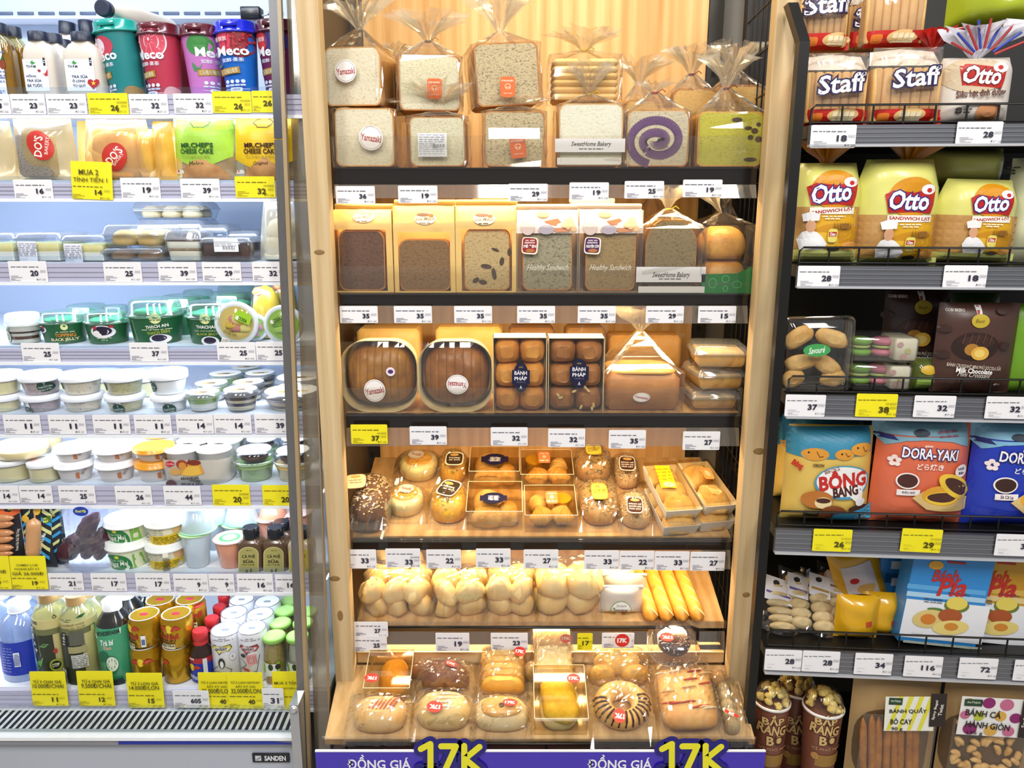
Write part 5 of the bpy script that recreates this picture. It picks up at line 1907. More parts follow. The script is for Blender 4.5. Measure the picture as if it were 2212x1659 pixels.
def tea(x0, y0, x1, dd, label, pr=0):
    it = f8(x0, y0, x1, dd, 'tea_bottle', label, 'bottle', 'oolong tea bottles')
    LA(it, 'bottle_neck', [(.45, .74), (.37, .845), (.26, .885), (.23, .915)], film('#eaeccc', .10, .6, .04, .2, '#cfd2b0'), 30, (0, 0))
    bottle(it, [(.42, 0), (.47, .015), (.485, .55), (.475, .66), (.45, .75)], OOL, '#b08d58', (.235, .905), 1)
    it.cyl([(.47 * it.w, 0), (.48 * it.w, .55 * it.h), (.47 * it.w, .68 * it.h), (.44 * it.w, .76 * it.h)], it.w / 2)
    k = (x1 - x0) / 75
    X = lambda v: x0 + v * k
    it.R(X(4), 1372, X(71), 1490, '#2e3324', 0, 12).R(X(3), 1362, X(72), 1374, '#6d7048', 0, 12)
    if pr == 1:
        it.T('TRÀ', X(2), 1332, X(11), 1339, '#2a2a1c', .03).T('Ô LONG', X(2), 1344, X(24), 1352, '#2a2a1c', .03).T('Ô', X(50), 1334, X(57), 1343, '#2a2a1c', .03)
        it.G([(X(3), 1354), (X(20), 1357), (X(34), 1420), (X(18), 1416)], '#b9b878').G([(X(4), 1356), (X(19), 1359), (X(31), 1418), (X(18), 1414)], '#14161a')
        for i, ch in enumerate('TEA+'):
            it.T(ch, X(7 + 4 * i), 1360 + 14 * i, X(15 + 4 * i), 1370 + 14 * i, '#f0f0e6', .03)
        it.G([(X(20), 1450), (X(24), 1434), (X(40), 1420), (X(36), 1440), (X(28), 1450)], '#5c9a3c').G([(X(30), 1398), (X(40), 1390), (X(50), 1392), (X(42), 1400)], '#5c8a4c').E(X(50), 1426, X(74), 1452, '#8c9a3c').E(X(54), 1430, X(71), 1448, '#15160f').T('OTPP', X(56), 1435, X(68), 1443, '#e8e4c0', .02).E(X(56), 1404, X(64), 1414, '#a83030')
    elif pr == 2:
        it.G([(X(44), 1340), (X(50), 1334), (X(58), 1333), (X(54), 1340)], '#1f5a34').dash(X(7), X(40), 1342, '#4a4a30', 1.4, 3).dash(X(7), X(38), 1346, '#4a4a30', 1.4, 5).T('THỰC PHẨM BỔ SUNG', X(7), 1350, X(58), 1356, '#55553a', .01, 4).T('TRÀ Ô LONG TEA+ (PLUS)', X(8), 1357, X(60), 1362, '#55553a', .01, 4)
        it.R(X(18), 1368, X(32), 1398, '#15160f')
        for i, ch in enumerate('TEA+'):
            it.T(ch, X(22), 1371 + 6.5 * i, X(28), 1376 + 6.5 * i, '#e8e8dc', .02)
        it.R(X(34), 1366, X(62), 1396, '#5c5c50').R(X(34), 1398, X(66), 1412, '#a09a6c').R(X(40), 1416, X(70), 1444, '#c9c9c2')
        for i in range(7):
            it.dash(X(42), X(67), 1419 + 3.5 * i, '#6c6c64', 1.2, i)
        it.R(X(22), 1448, X(36), 1481, '#dadad2')
        for i in range(9):
            it.R(X(24), 1451 + 3 * i, X(34), 1452.6 + 3 * i, '#3a3a34')
    it.done()


tea(52, 1277, 131, .012, 'oolong tea bottle with dark vertical letters facing out', 1)
tea(111, 1282, 191, .008, 'oolong tea bottle turned to its nutrition label', 2)
tea(96, 1268, 160, .11, 'oolong tea bottle behind the gap of the front two')
tea(160, 1268, 224, .10, 'oolong tea bottle behind the green melon tea')
it = f8(190, 1292, 270, .008, 'melon_tea_bottle', 'green winter melon tea bottle with white cap', 'bottle', 'winter melon tea bottles')
WFP = [(.42, 0), (.46, .02), (.48, .3), (.485, .62), (.46, .72)]


def melon(it):
    LA(it, 'bottle_neck', [(.46, .715), (.36, .80), (.25, .865), (.22, .90)], M('#23221f', .15, 0, .3, 40, .5), 30, (0, 0))
    bottle(it, WFP, M('#3c9a70', .28, 0, .08, 20, .4), '#f0f2f4', (.245, .895), 1)
    it.cyl([(.47 * it.w, 0), (.48 * it.w, it.h * .62), (.46 * it.w, it.h * .72)], it.w / 2)


melon(it)
it.G([(200, 1376), (204, 1384), (228, 1370), (254, 1374), (253, 1363), (228, 1362)], '#eef0e8').T('WONDERFARM', 203, 1367, 253, 1376, '#23302c', .03, 8, 0, None, .2)
it.T('Trà bí', 214, 1384, 244, 1396, '#eef2ea', .03, 6, .15).T('Đao', 222, 1396, 240, 1405, '#d8b09a', .03, 6)
it.E(211, 1408, 236, 1432, '#1f6a48').E(204, 1415, 222, 1436, '#246e4c').E(226, 1418, 256, 1456, '#2a6a4c').E(228, 1420, 255, 1451, '#dfe6d4')
for k in range(8):
    a = k * .785
    it.E(241 + 8 * math.cos(a) - 1.5, 1435 + 9 * math.sin(a) - 3, 241 + 8 * math.cos(a) + 1.5, 1435 + 9 * math.sin(a) + 3, '#8aa890')
it.R(236, 1470, 266, 1488, '#202a30', 12)
it.done()
it = f8(232, 1272, 300, .10, 'melon_tea_bottle', 'green winter melon tea bottle behind the front one', 'bottle', 'winter melon tea bottles')
melon(it)
it = f8(280, 1268, 345, .17, 'melon_tea_bottle', 'green winter melon tea bottle at the back behind cans', 'bottle', 'winter melon tea bottles')
melon(it)
GOLD = M('#c99a24', .22, .75, .05, 20)
STEEL = brushed('#c4c8d2', .2)


def can(it, mat, tall, rim=STEEL, tab='#b83040', topm=None):
    w, h = it.w, it.h
    rt = .43 if not tall else .455
    zt = 1 - (.09 if not tall else .05)
    LA(it, 'can_body', [(.40, 0), (.44, .012), (.49, .05), (.49, zt - .07), (rt + .01, zt + .03), (rt, .985)], mat, 36)
    o = LA(it, 'lid', [(rt + .012, .975), (rt + .02, .99), (rt + .01, 1), (rt - .02, .985), (rt - .05, .972)], topm or STEEL, 36)
    mb = MB().rbox(w * .26, w * .15, .0014, .004, .0003, M(tab, .3, .5), x=0, y=w * .40, z=h * .976, seg=3)
    mb.build('pull_tab', o)
    it.cyl([(.49 * w, 0), (.49 * w, h * (zt - .05))], w / 2)


def bull(it, cx, y0, s, full=1):
    """the two red bulls and yellow disc with the wordmark, s = scale"""
    it.E(cx - 8 * s, y0, cx + 8 * s, y0 + 17 * s, '#e8d02a')
    for d in (-1, 1):
        P = [(4, 13), (5, 7), (9, 3), (13, 1), (17, 3), (22, 7), (23, 12), (20, 10), (17, 12), (14, 12), (12, 9), (9, 13)]
        it.G([(cx + d * x * s, y0 + y * s) for x, y in P], '#b03024')
    if full:
        it.T('Red Bull', cx - 21 * s, y0 + 19 * s, cx + 21 * s, y0 + 30 * s, '#a82c20', .04).dash(cx - 15 * s, cx + 15 * s, y0 + 34 * s, '#6a3a1c', 3 * s, 3)
        it.R(cx - 14 * s, y0 + 40 * s, cx + 15 * s, y0 + 50 * s, '#d8cda0').T('EXTRA', cx - 13 * s, y0 + 41 * s, cx + 14 * s, y0 + 46 * s, '#3a3048', .03)


def rbull(x0, y0, x1, dd, label, zb=None, y1=1488, cx=0, full=1, bar=0):
    it = f8(x0, y0, x1, dd, 'energy_drink_can', label, 'can', 'gold energy drink cans', y1, zb)
    can(it, GOLD, 0, tab='#c43048', topm=M('#e3e6ee', .25, .3))
    if cx:
        bull(it, cx, y1 - 64 if zb is None else y1 - 62, 1.0, full)
        if bar:
            it.R(bar, y1 - 40, bar + 12, y1 - 16, '#e4e6ea').R(bar + 2, y1 - 32, bar + 10, y1 - 20, '#5a6a9a')
    it.done()
    return it


l1 = rbull(270, 1406, 336, .008, 'lower gold can of the stack nearest the melon tea', cx=303, full=0)
rbull(263, 1311, 332, .010, 'upper gold can of the stack nearest the melon tea', l1.top, 1414, cx=277, bar=303)
l2 = rbull(340, 1406, 403, .008, 'lower gold can of the stack nearest the brown bottle', cx=343, full=0)
rbull(334, 1310, 402, .010, 'upper gold can of the stack nearest the brown bottle', l2.top, 1414, cx=364)
l3 = rbull(300, 1384, 364, .09, 'lower gold can of the rear stack near melon tea', None, 1450)
rbull(300, 1280, 366, .09, 'upper gold can of the rear stack near melon tea', l3.top, 1370, cx=0)
l4 = rbull(366, 1384, 430, .085, 'lower gold can of the rear stack near red caps', None, 1450)
rbull(366, 1279, 431, .085, 'upper gold can of the rear stack near red caps', l4.top, 1370, cx=408)


def redcap(x0, y0, x1, dd, label, pr=0):
    it = f8(x0, y0, x1, dd, 'energy_drink_bottle', label, 'bottle', 'red-capped brown bottles')
    LA(it, 'bottle_body', [(.44, 0), (.48, .02), (.48, .52), (.45, .60), (.30, .70), (.26, .76)], M('#2c160c', .12, 0, .2, 40, .6), 28)
    LA(it, 'cap', [(.30, .74), (.30, .80), (.29, .81), (.31, .82), (.31, .975), (.28, 1)], M('#c02a2e', .3, 0, .04, 30, .3), 28)
    LA(it, 'wrap_label', [(.485, .03), (.486, .42)], M('#2036a4', .35), 28, (0, 0))
    LA(it, 'wrap_band', [(.487, .42), (.487, .53)], M('#a8262c', .35), 28, (0, 0))
    it.cyl([(.487 * it.w, 0), (.487 * it.w, it.h)], it.w / 2)
    if pr:
        it.T('800', 407, 1423, 419, 1428, '#f0e8e0', .03).R(436, 1425, 448, 1470, '#d8dae2')
        bull(it, 414, 1436, .85, 0)
        it.T('กระทิงแดง', 408, 1459, 432, 1468, '#e4e8f4', .02, -8)
    it.done()


redcap(399, 1359, 452, .012, 'front brown energy drink bottle with red cap', 1)
redcap(430, 1332, 478, .075, 'second brown energy drink bottle from the front')
redcap(451, 1307, 494, .135, 'third brown energy drink bottle from the front')
redcap(464, 1284, 505, .20, 'rearmost brown energy drink bottle by the back wall')
WCAN = M('#dfe0e6', .3, .1, .03, 20, .3)


def hay(x0, y0, x1, dd, label, bub=None):
    it = f8(x0, y0, x1, dd, 'kombucha_can', label, 'can', 'slim white kombucha cans')
    can(it, WCAN, 1, tab='#a4abb6')
    if bub:
        c = (x0 + x1) / 2
        it.dash(c - 8, c + 8, 1381, '#7a7a86', 1.3, 2).dash(c - 20, c + 20, 1385, '#7a7a86', 1.3, 4)
        it.G([(c - 22, 1402), (c - 19, 1395), (c, 1397), (c + 16, 1394), (c + 19, 1401), (c + 14, 1408), (c - 2, 1411), (c - 5, 1416), (c - 9, 1410)], '#3a3a34')
        it.G([(c - 20.5, 1402), (c - 18, 1396.5), (c, 1398.5), (c + 15, 1395.5), (c + 17.5, 1401), (c + 13, 1406.8), (c - 3, 1409.5), (c - 5, 1413), (c - 8, 1408.8)], bub).T('HAYDAY', c - 15, 1400, c + 11, 1406, '#3a3a34' if bub != '#b8444c' else '#5a1418', .03, 4)
        if bub != '#b8444c':
            it.E(c - 8, 1422, c + 8, 1444, '#2c2a28').E(c - 4, 1428, c + 5, 1443, '#dfe0e4').L([(c - 8, 1440), (c - 20, 1450), (c - 22, 1460), (c - 10, 1452), (c + 4, 1452), (c + 14, 1458), (c + 20, 1448), (c + 8, 1440)], 1, '#34343a').E(c + 14, 1412, c + 26, 1428, '#c4c4ca').E(c + 15, 1413, c + 25, 1427, '#dfe0e6').T('6', c + 18, 1416, c + 22, 1423, '#5a5a60')
        else:
            it.G([(c - 6, 1416), (c + 14, 1414), (c + 16, 1432), (c + 2, 1440), (c - 6, 1428)], '#d69a98')
            for k in range(5):
                it.L([(c - 4 + 4 * k, 1417), (c + 4 * k, 1434)], 1, '#b86a68')
            it.E(c - 18, 1413, c - 6, 1421, '#34343a').L([(c - 18, 1424), (c - 4, 1436), (c - 16, 1446), (c + 16, 1452), (c + 20, 1416)], 1, '#34343a').G([(c - 10, 1442), (c + 2, 1445), (c + 2, 1450), (c - 9, 1448)], '#b0483c')
        it.done()


hay(446, 1344, 512, .010, 'front white can with a yellow speech bubble', '#d9cc34')
hay(506, 1341, 569, .010, 'front white can with a red speech bubble', '#b8444c')
hay(472, 1309, 530, .07, 'second white can behind the yellow-bubble one')
hay(527, 1312, 587, .07, 'second white can behind the red-bubble one')
hay(492, 1282, 547, .135, 'third white can behind the yellow-bubble one')
hay(546, 1286, 603, .135, 'third white can behind the red-bubble one')


def jar(x0, y0, x1, dd, label, liq, pr=0):
    it = f8(x0, y0, x1, dd, 'jelly_drink_jar', label, 'jar', 'green-lidded drink jars')
    LA(it, 'drink', [(.40, .02), (.43, .04), (.43, .55), (.38, .74), (.36, .84)], liq, 28)
    LA(it, 'jar_glass', [(.42, 0), (.46, .02), (.46, .56), (.40, .76), (.38, .87)], GLASS, 28, (1, 0))
    LA(it, 'lid', [(.44, .865), (.47, .875), (.47, .94), (.45, .955), (.43, .96)], M('#8cc058', .35, 0, .1, 60, .2), 32)
    o = MB().lathe([(.40 * it.w, .962 * it.h), (.39 * it.w, .966 * it.h)], M('#a9d47c', .35), 28, (0, it.w / 2)).build('lid_emblem', it.root)
    it.cyl([(.462 * it.w, 0), (.462 * it.w, it.h)], it.w / 2)
    if pr:
        x = x0
        it.R(x + 2, 1436, x + 44, 1490, '#dfe2dc', 0, 8).R(x + 36, 1432, x + 46, 1490, '#7fb83c').E(x + 2, 1438, x + 13, 1460, '#8cc83c').E(x + 18, 1436, x + 30, 1450, '#33452c').E(x + 33, 1436, x + 44, 1448, '#33302c').E(x + 12, 1462, x + 40, 1484, '#a88a64')
        it.done()


AMJ = M('#a08a4a', .15, 0, .35, 120, .6)
CLJ = M('#a8a89c', .15, 0, .3, 120, .6)
jar(560, 1356, 613, .010, 'front amber jelly drink jar with green lid', AMJ, 1)
jar(612, 1356, 664, .010, 'front clear jelly drink jar at the fridge end', CLJ, 1)
jar(578, 1329, 627, .07, 'second amber jelly drink jar from the front', AMJ)
jar(628, 1329, 676, .07, 'second clear jelly drink jar from the front', CLJ)
jar(590, 1304, 637, .125, 'third amber jelly drink jar from the front', AMJ)
jar(639, 1306, 686, .125, 'third clear jelly drink jar from the front', CLJ)
jar(604, 1282, 650, .18, 'rearmost amber jelly drink jar', AMJ)
# ================================================================ bakery: loaves in cellophane (top shelf)
def outline(w, h, r=.010, dome=.05, waist=.015, n=5, lobes=0):
    """bread slice outline (x, z), counter-clockwise from the front; z from 0"""
    o = []
    for x, y in rrect(w, h, r, n):
        z = y + h / 2
        t = z / h
        x *= 1 - waist * 4 * t * (1 - t) + (lobes * max(0, (t - .72)) if t > .72 else 0)
        if t > .8:
            z += dome * h * (1 - (2 * x / w) ** 2) * (t - .8) / .2
        o.append((x, z))
    return o


def densify(o, k=3):
    R = []
    for (a, b), (c, d) in zip(o, o[1:] + o[:1]):
        m = k if math.hypot(c - a, d - b) > .02 else 1
        R += [(a + (c - a) * i / m, b + (d - b) * i / m) for i in range(m)]
    return R


def prism(mb, o, y0, y1, mf, ms, smooth=True):
    n = len(o)
    v = [(x, y0, z) for x, z in o] + [(x, y1, z) for x, z in o]
    cz = sum(z for x, z in o) / n
    i_ = [(x * .955, y0, cz + (z - cz) * .955) for x, z in o]
    mb.add(i_, [tuple(range(n))], mf)
    mb.add(v[:n] + i_, [(i, (i + 1) % n, (i + 1) % n + n, i + n) for i in range(n)], ms)
    mb.add(v, [tuple(range(2 * n - 1, n - 1, -1))], mf)
    mb.add(v, [(i, i + n, (i + 1) % n + n, (i + 1) % n) for i in range(n)], ms, smooth)
    return mb


def bi(k, x0, y0, x1, dd, name, label, cat, group=None, zb=None, lean=0, turn=0, y1=None):
    it = It(BK, x0, y0, x1, y1 or SH[k][1], dd, name, label, cat, group, BZ[k] if zb is None else zb, lean, turn)
    it.cap = BZ[k - 1] - .03 if k else 9
    return it


def loaf(it, mc, mk, L=.10, n=5, seed=0, w=None, h=None, z=.002, y=.006, x=0, dome=.05, waist=.015, r=.012, lobes=0):
    rd = random.Random(seed)
    w, h = w or it.w, h or it.h
    for i in range(n):
        f = 1 + rd.uniform(-.012, .012)
        o = densify([(px * f + x + rd.uniform(-.0006, .0006), pz * f + z) for px, pz in outline(w, h, r, dome, waist, 5, lobes)])
        t = L / n
        prism(MB(), o, y + i * t, y + (i + .93) * t, mc, mk).build('slice', it.root)


def tie(it, p, c='#c9a23c'):
    mb = MB()
    mb.lathe([(.006, -.002), (.0075, 0), (.006, .002)], M(c, .3, .4), 14, (p[0], p[1]), caps=(0, 0))
    mb.v = [(a, b, q + p[2]) for a, b, q in mb.v]
    mb.tube([(p[0] + .004, p[1] - .006, p[2]), (p[0] + .014, p[1] - .008, p[2] + .006), (p[0] + .020, p[1] - .008, p[2] + .001)], .0009, M(c, .3, .4), 5)
    mb.build('twist_tie', it.root)


def sack(it, L, w=None, h=None, neck=.05, seed=0, tu=(.03, .04), tc=None, tilt=(0, -.2), lean=0):
    """cellophane sleeve, gathered neck, frill and tie around the goods"""
    w, h = w or it.w, h or it.h
    neck = min(neck, max(.012, it.cap - it.zb - h - .02))
    tu = (tu[0], min(tu[1], max(.012, it.cap - it.zb - h - neck)))
    bag_skin(w + .004, L + .012, h, neck, CELLO, .014, .0022, seed, cy=L / 2 + .005, z0=.001, lean=lean).build('bag_film', it.root)
    p = (lean, L / 2 + .005, h + neck)
    tuft(p, tu[0], tu[1], TUFT, seed + 1, 34, tilt).build('gathered_top', it.root)
    if tc:
        tie(it, p, tc)
    it.fn = lambda x, z, off: Vector((x, -.0045 - off, z))


def round_sticker(it, cx, cy, r, rot=0, ry=None):
    ry = ry or r
    it.E(cx - r, cy - ry, cx + r, cy + ry, '#f4efe9').E(cx - r * .9, cy - ry * .9, cx + r * .9, cy + ry * .9, '#6b6470').E(cx - r * .87, cy - ry * .87, cx + r * .87, cy + ry * .87, '#f3edea')
    it.T('Yamazaki', cx - r * .82, cy - ry * .24, cx + r * .82, cy + ry * .3, '#a82c30', .02, rot)


def orange_sticker(it, x0, y0, x1, y1, r=0):
    w, h = x1 - x0, y1 - y0
    cx, cy = (x0 + x1) / 2, (y0 + y1) / 2
    it.E(x0, y0, x1, y1, '#dc6a2e', r, 7)
    ca, sa = math.cos(math.radians(r)), math.sin(math.radians(r))
    g = lambda u, v: (cx + u * w * ca + v * h * sa, cy - u * w * sa + v * h * ca)

    def tx(t, v, hh, ww):
        a = g(0, v)
        it.T(t, a[0] - ww * w / 2, a[1] - hh * h / 2, a[0] + ww * w / 2, a[1] + hh * h / 2, '#f6e2d0', .02, r)
    tx('BTM BAKERY', -.3, .08, .8)
    c = g(0, -.02)
    it.E(c[0] - w * .2, c[1] - w * .2, c[0] + w * .2, c[1] + w * .18, '#f2d8c0', r).E(c[0] - w * .17, c[1] - w * .16, c[0] + w * .17, c[1] + w * .15, '#dc6a2e', r)
    for s in (-1, 1):
        it.E(c[0] + s * w * .08 - w * .04, c[1] - w * .02, c[0] + s * w * .08 + w * .04, c[1] + w * .12, '#f2d8c0', r)
    tx('BÁNH TƯƠI', .30, .06, .55)


WHITEC = crumb('#f3ead0', '#d9cba4', 60, .5)
LIGHTC = crumb('#e8e2c4', '#c2b890', 70, .55)
SEEDC = crumb('#d2c19a', '#6e5a38', 48, .62)
CRU = crust('#b06a24', '#dc9c48', 18)
CRUL = crust('#d8964a', '#efc078', 18)
it = bi(0, 722, 236, 851, .012, 'bread_loaf', 'white loaf with round sticker, lower of the left stack', 'bread', 'cellophane loaves')
loaf(it, WHITEC, CRUL, .11, 6, 1)
sack(it, .11, seed=1, neck=.012, tu=(.05, .012), tilt=(.4, .1))
round_sticker(it, 802, 298, 27, -8)
it.done()
st = it.top
it = bi(0, 700, 106, 824, .03, 'bread_loaf', 'white loaf with round sticker, upper of the left stack', 'bread', 'cellophane loaves', zb=st + .006, turn=math.radians(-8))
loaf(it, WHITEC, CRUL, .11, 6, 2)
sack(it, .11, seed=2, neck=.045, tu=(.055, .05), tilt=(-.2, .1))
round_sticker(it, 748, 154, 25, 4)
it.done()
it = bi(0, 828, 145, 886, .20, 'bread_loaf', 'small stickered loaf between the two left stacks behind', 'bread', 'cellophane loaves', zb=st)
loaf(it, crumb('#e0b870', '#c89848', 40, .4), CRUL, .07, 3, 3)
sack(it, .07, seed=3, neck=.03, tu=(.03, .02))
round_sticker(it, 855, 181, 14, -35)
it.done()
it = bi(0, 884, 251, 1005, .012, 'bread_loaf', 'pale loaf with a barcode label on top bakery shelf', 'bread', 'cellophane loaves')
loaf(it, LIGHTC, CRU, .11, 5, 4, dome=-.05)
sack(it, .11, seed=4, neck=.016, tu=(.055, .045), tc='#c9a23c', tilt=(0, -.5))
it.R(903, 288, 966, 339, '#e9eaee')
for k in range(10):
    it.dash(906, 945 if 3 < k < 7 else 962, 292 + 4.6 * k, '#9ba0ac', 1.3, k)
for k in range(13):
    it.R(936 + 2.1 * k, 312, 936 + 2.1 * k + (1.3 if k % 3 else .7), 319, '#30323c', nx=1)
it.done()
s2 = it.top
it = bi(0, 864, 121, 996, .05, 'bread_loaf', 'pale loaf with orange sticker stacked over barcode loaf', 'bread', 'cellophane loaves', zb=s2 + .012, turn=math.radians(7))
loaf(it, LIGHTC, CRU, .10, 5, 5, dome=.0)
sack(it, .10, seed=5, neck=.036, tu=(.06, .045), tc='#8a6a2c')
orange_sticker(it, 922, 170, 955, 214)
it.done()
it = bi(0, 1046, 241, 1176, .012, 'bread_loaf', 'brown seeded loaf with orange sticker, lower one', 'bread', 'cellophane loaves')
loaf(it, SEEDC, CRU, .11, 5, 6, dome=-.04)
sack(it, .11, seed=6, neck=.018, tu=(.06, .012), tilt=(.3, -.4))
orange_sticker(it, 1102, 295, 1136, 342, 6)
it.done()
s3 = it.top
it = bi(0, 1032, 97, 1172, .05, 'bread_loaf', 'brown seeded loaf with orange sticker, tilted upper one', 'bread', 'cellophane loaves', zb=s3 + .010, lean=math.radians(-4), turn=math.radians(10))
loaf(it, SEEDC, CRU, .11, 5, 7, dome=.02)
sack(it, .11, seed=7, neck=.03, tu=(.055, .065), tilt=(.1, 0))
orange_sticker(it, 1082, 166, 1115, 211, -3)
it.done()
PB = M('#e9e6e8', .4, 0, .02)
it = bi(0, 1207, 226, 1347, .012, 'bread_loaf', 'white loaf wrapped with a printed white paper band', 'bread', 'cellophane loaves')
loaf(it, crumb('#f4f1de', '#dcd4b0', 60, .45), CRUL, .11, 5, 8, lobes=.05)
sack(it, .11, seed=8, neck=.025, tu=(.04, .05), tc='#b8a020', tilt=(0, -.3))
it.R(1199, 300, 1349, 329, '#ebe8ec').R(1203, 341, 1340, 356, '#e4e0da')
it.T('SweetHome Bakery', 1234, 306, 1319, 319, '#2a2428', .01, 0, .25).dash(1250, 1302, 322, '#6a646a', 2, 2)
it.done()
s4 = it.top
it = bi(0, 1190, 118, 1338, .07, 'bread_loaf', 'sliced golden loaf lying in a gathered bag above white loaf', 'bread', 'cellophane loaves', zb=s4 + .014)
for i in range(6):
    z = .002 + i * (it.h * .92) / 6
    MB().rbox(it.w * .96, .10, it.h * .145, .012, .004, crust('#e6b768', '#f2d28e', 16), y=.006, z=z).build('slice', it.root)
sack(it, .10, seed=9, neck=.016, tu=(.055, .03), tc='#b8a020', tilt=(0, -.9))
it = bi(0, 1353, 243, 1490, .012, 'bread_loaf', 'purple swirl loaf in a tied clear bag', 'bread', 'cellophane loaves')
w, h = it.w, it.h
loaf(it, crumb('#d8ccb0', '#a89a7c', 50, .5), CRU, .11, 5, 10, dome=.10, waist=.03)
mb = MB()
PURP = M('#6c4678', .8, 0, .2, 150)
pts = []
for i in range(120):
    t = i / 119
    a = 3.6 + t * 13.4
    R_ = .05 + .44 * t
    x, z = R_ * w * .96 * math.cos(a), h * .5 + R_ * h * 1.0 * math.sin(a) * (.92 if t > .5 else .75)
    pts.append((max(-w * .48, min(w * .48, x)), max(.004, min(h * 1.0, z))))
for i in range(119):
    (xa, za), (xb, zb_) = pts[i], pts[i + 1]
    l = math.hypot(xb - xa, zb_ - za) or 1
    wd = .0078 if i > 20 else .010
    nx, nz = -(zb_ - za) / l * wd, (xb - xa) / l * wd
    mb.add([(xa + nx, .0052, za + nz), (xa - nx, .0052, za - nz), (xb - nx, .0052, zb_ - nz), (xb + nx, .0052, zb_ + nz)], [(0, 1, 2, 3)], PURP)
mb.build('purple_swirl', it.root)
sack(it, .11, seed=10, neck=.042, tu=(.035, .02), tc='#a02820')
it = bi(0, 1508, 243, 1650, .010, 'bread_loaf', 'yellow-green pandan loaf with raisins at the right post', 'bread', 'cellophane loaves')
loaf(it, crumb('#c9c23c', '#a3a01c', 55, .5), crust('#d8922c', '#eeb850', 18), .11, 5, 11, dome=.02)
sack(it, .11, seed=11, neck=.05, tu=(.045, .06), tc='#7a1c18', tilt=(.1, 0))
for k, (x, y, rx, ry) in enumerate(((1594, 258, 11, 5), (1618, 276, 8, 4), (1632, 282, 7, 6), (1623, 296, 6, 5), (1640, 300, 7, 6), (1622, 344, 14, 4), (1640, 268, 5, 4))):
    it.fn = lambda a, b, o: Vector((a, .0055 - o, b))
    it.E(x - rx, y - ry, x + rx, y + ry, '#4a3420')
it.done()
for x0, y0, x1, dd, sd, t in ((1348, 190, 1420, .20, 21, 'gathered clear bag behind the purple swirl loaf'), (1452, 168, 1545, .16, 22, 'crumpled clear bag of bread behind the pandan loaf'), (1545, 160, 1648, .17, 23, 'clear bag of bread beside the rear right post')):
    it = bi(0, x0, y0 + 30, x1, dd, 'bread_loaf', t, 'bread', 'cellophane loaves')
    loaf(it, crumb('#e0b870', '#c89848', 40, .4), CRU, .09, 3, sd)
    sack(it, .09, seed=sd, neck=.04, tu=(.05, .05), tc='#7a1c18' if sd > 21 else None)

# ================================================================ second bakery shelf: paper bags with windows
KRAFT = M('#e3bd72', .6, 0, .06, 30)
KRAFTD = M('#c99f56', .6, 0, .06, 30)


def window_bag(k, x0, y0, x1, dd, label, paper, crumbm, win, topm, seed=0, dep=.085, bread=None, grp='window bread bags', cru=None):
    """paper bag with a clear front window; win = (x0, y0, x1, y1) pixels"""
    it = bi(k, x0, y0, x1, dd, 'window_bread_bag', label, 'bread bag', grp)
    w, h = it.w, it.h
    a, t = it.q(win[0], win[1])
    b, u = it.q(win[2], win[3])
    u = max(u, .003)
    mb = MB()
    mb.box(-w / 2, -w / 2 + .0008, .001, dep, 0, h * .93, paper).box(w / 2 - .0008, w / 2, .001, dep, 0, h * .93, paper).box(-w / 2, w / 2, dep, dep + .0008, 0, h * .97, paper)
    mb.box(-w / 2, a, 0, .0008, 0, t, paper).box(b, w / 2, 0, .0008, 0, t, paper).box(a, b, 0, .0008, 0, u, paper)
    mb.build('paper_bag', it.root)
    mb = MB()
    mb.grid(lambda i, j: ((i - .5) * w, .0 + (dep * .55 * max(0, (j - .25)) ** 1.3) + .0015 * N3(i * 5, j * 5, seed), t + j * (h * .955 - t)), 12, 8, topm)
    mb.build('top_panel', it.root)
    yt = dep * .55 * .75 ** 1.3
    MB().rbox(w * 1.01, .008, h * .055, .002, .002, topm, y=yt - .004, z=h * .945, seg=2).build('folded_top', it.root)
    mb = MB().grid(lambda i, j: (a + (b - a) * i, .0012 + .0012 * N3(i * 4, j * 6, seed + 3), u + (t - u) * j), 8, 10, film('#fffaf0', .06, .5, .04, .02))
    mb.build('window_film', it.root)
    bw, bh = bread or ((b - a) * .93, (t - u) * .97)
    loaf(it, crumbm, cru or CRU, dep * .8, 4, seed, bw, bh, .003, .006, (a + b) / 2, .05, .03, .014)
    it.fn = lambda x, z, off: Vector((x, (dep * .55 * max(0, (min(1, (z - t) / (h * .955 - t)) - .25)) ** 1.3 if z > t else 0) - off - .002, z))
    return it


def oval_logo(it, cx, cy):
    it.E(cx - 24, cy - 13, cx + 24, cy + 13, '#f0e4c8').E(cx - 20, cy - 12, cx + 10, cy - 4, '#7a5a4a').E(cx + 7, cy - 10, cx + 18, cy - 2, '#a8662c').T('Lúa Mạch', cx - 20, cy - 3, cx + 20, cy + 6, '#7a6248', .01, 0, .2).dash(cx - 12, cx + 12, cy + 10, '#7a6248', 2, 1)


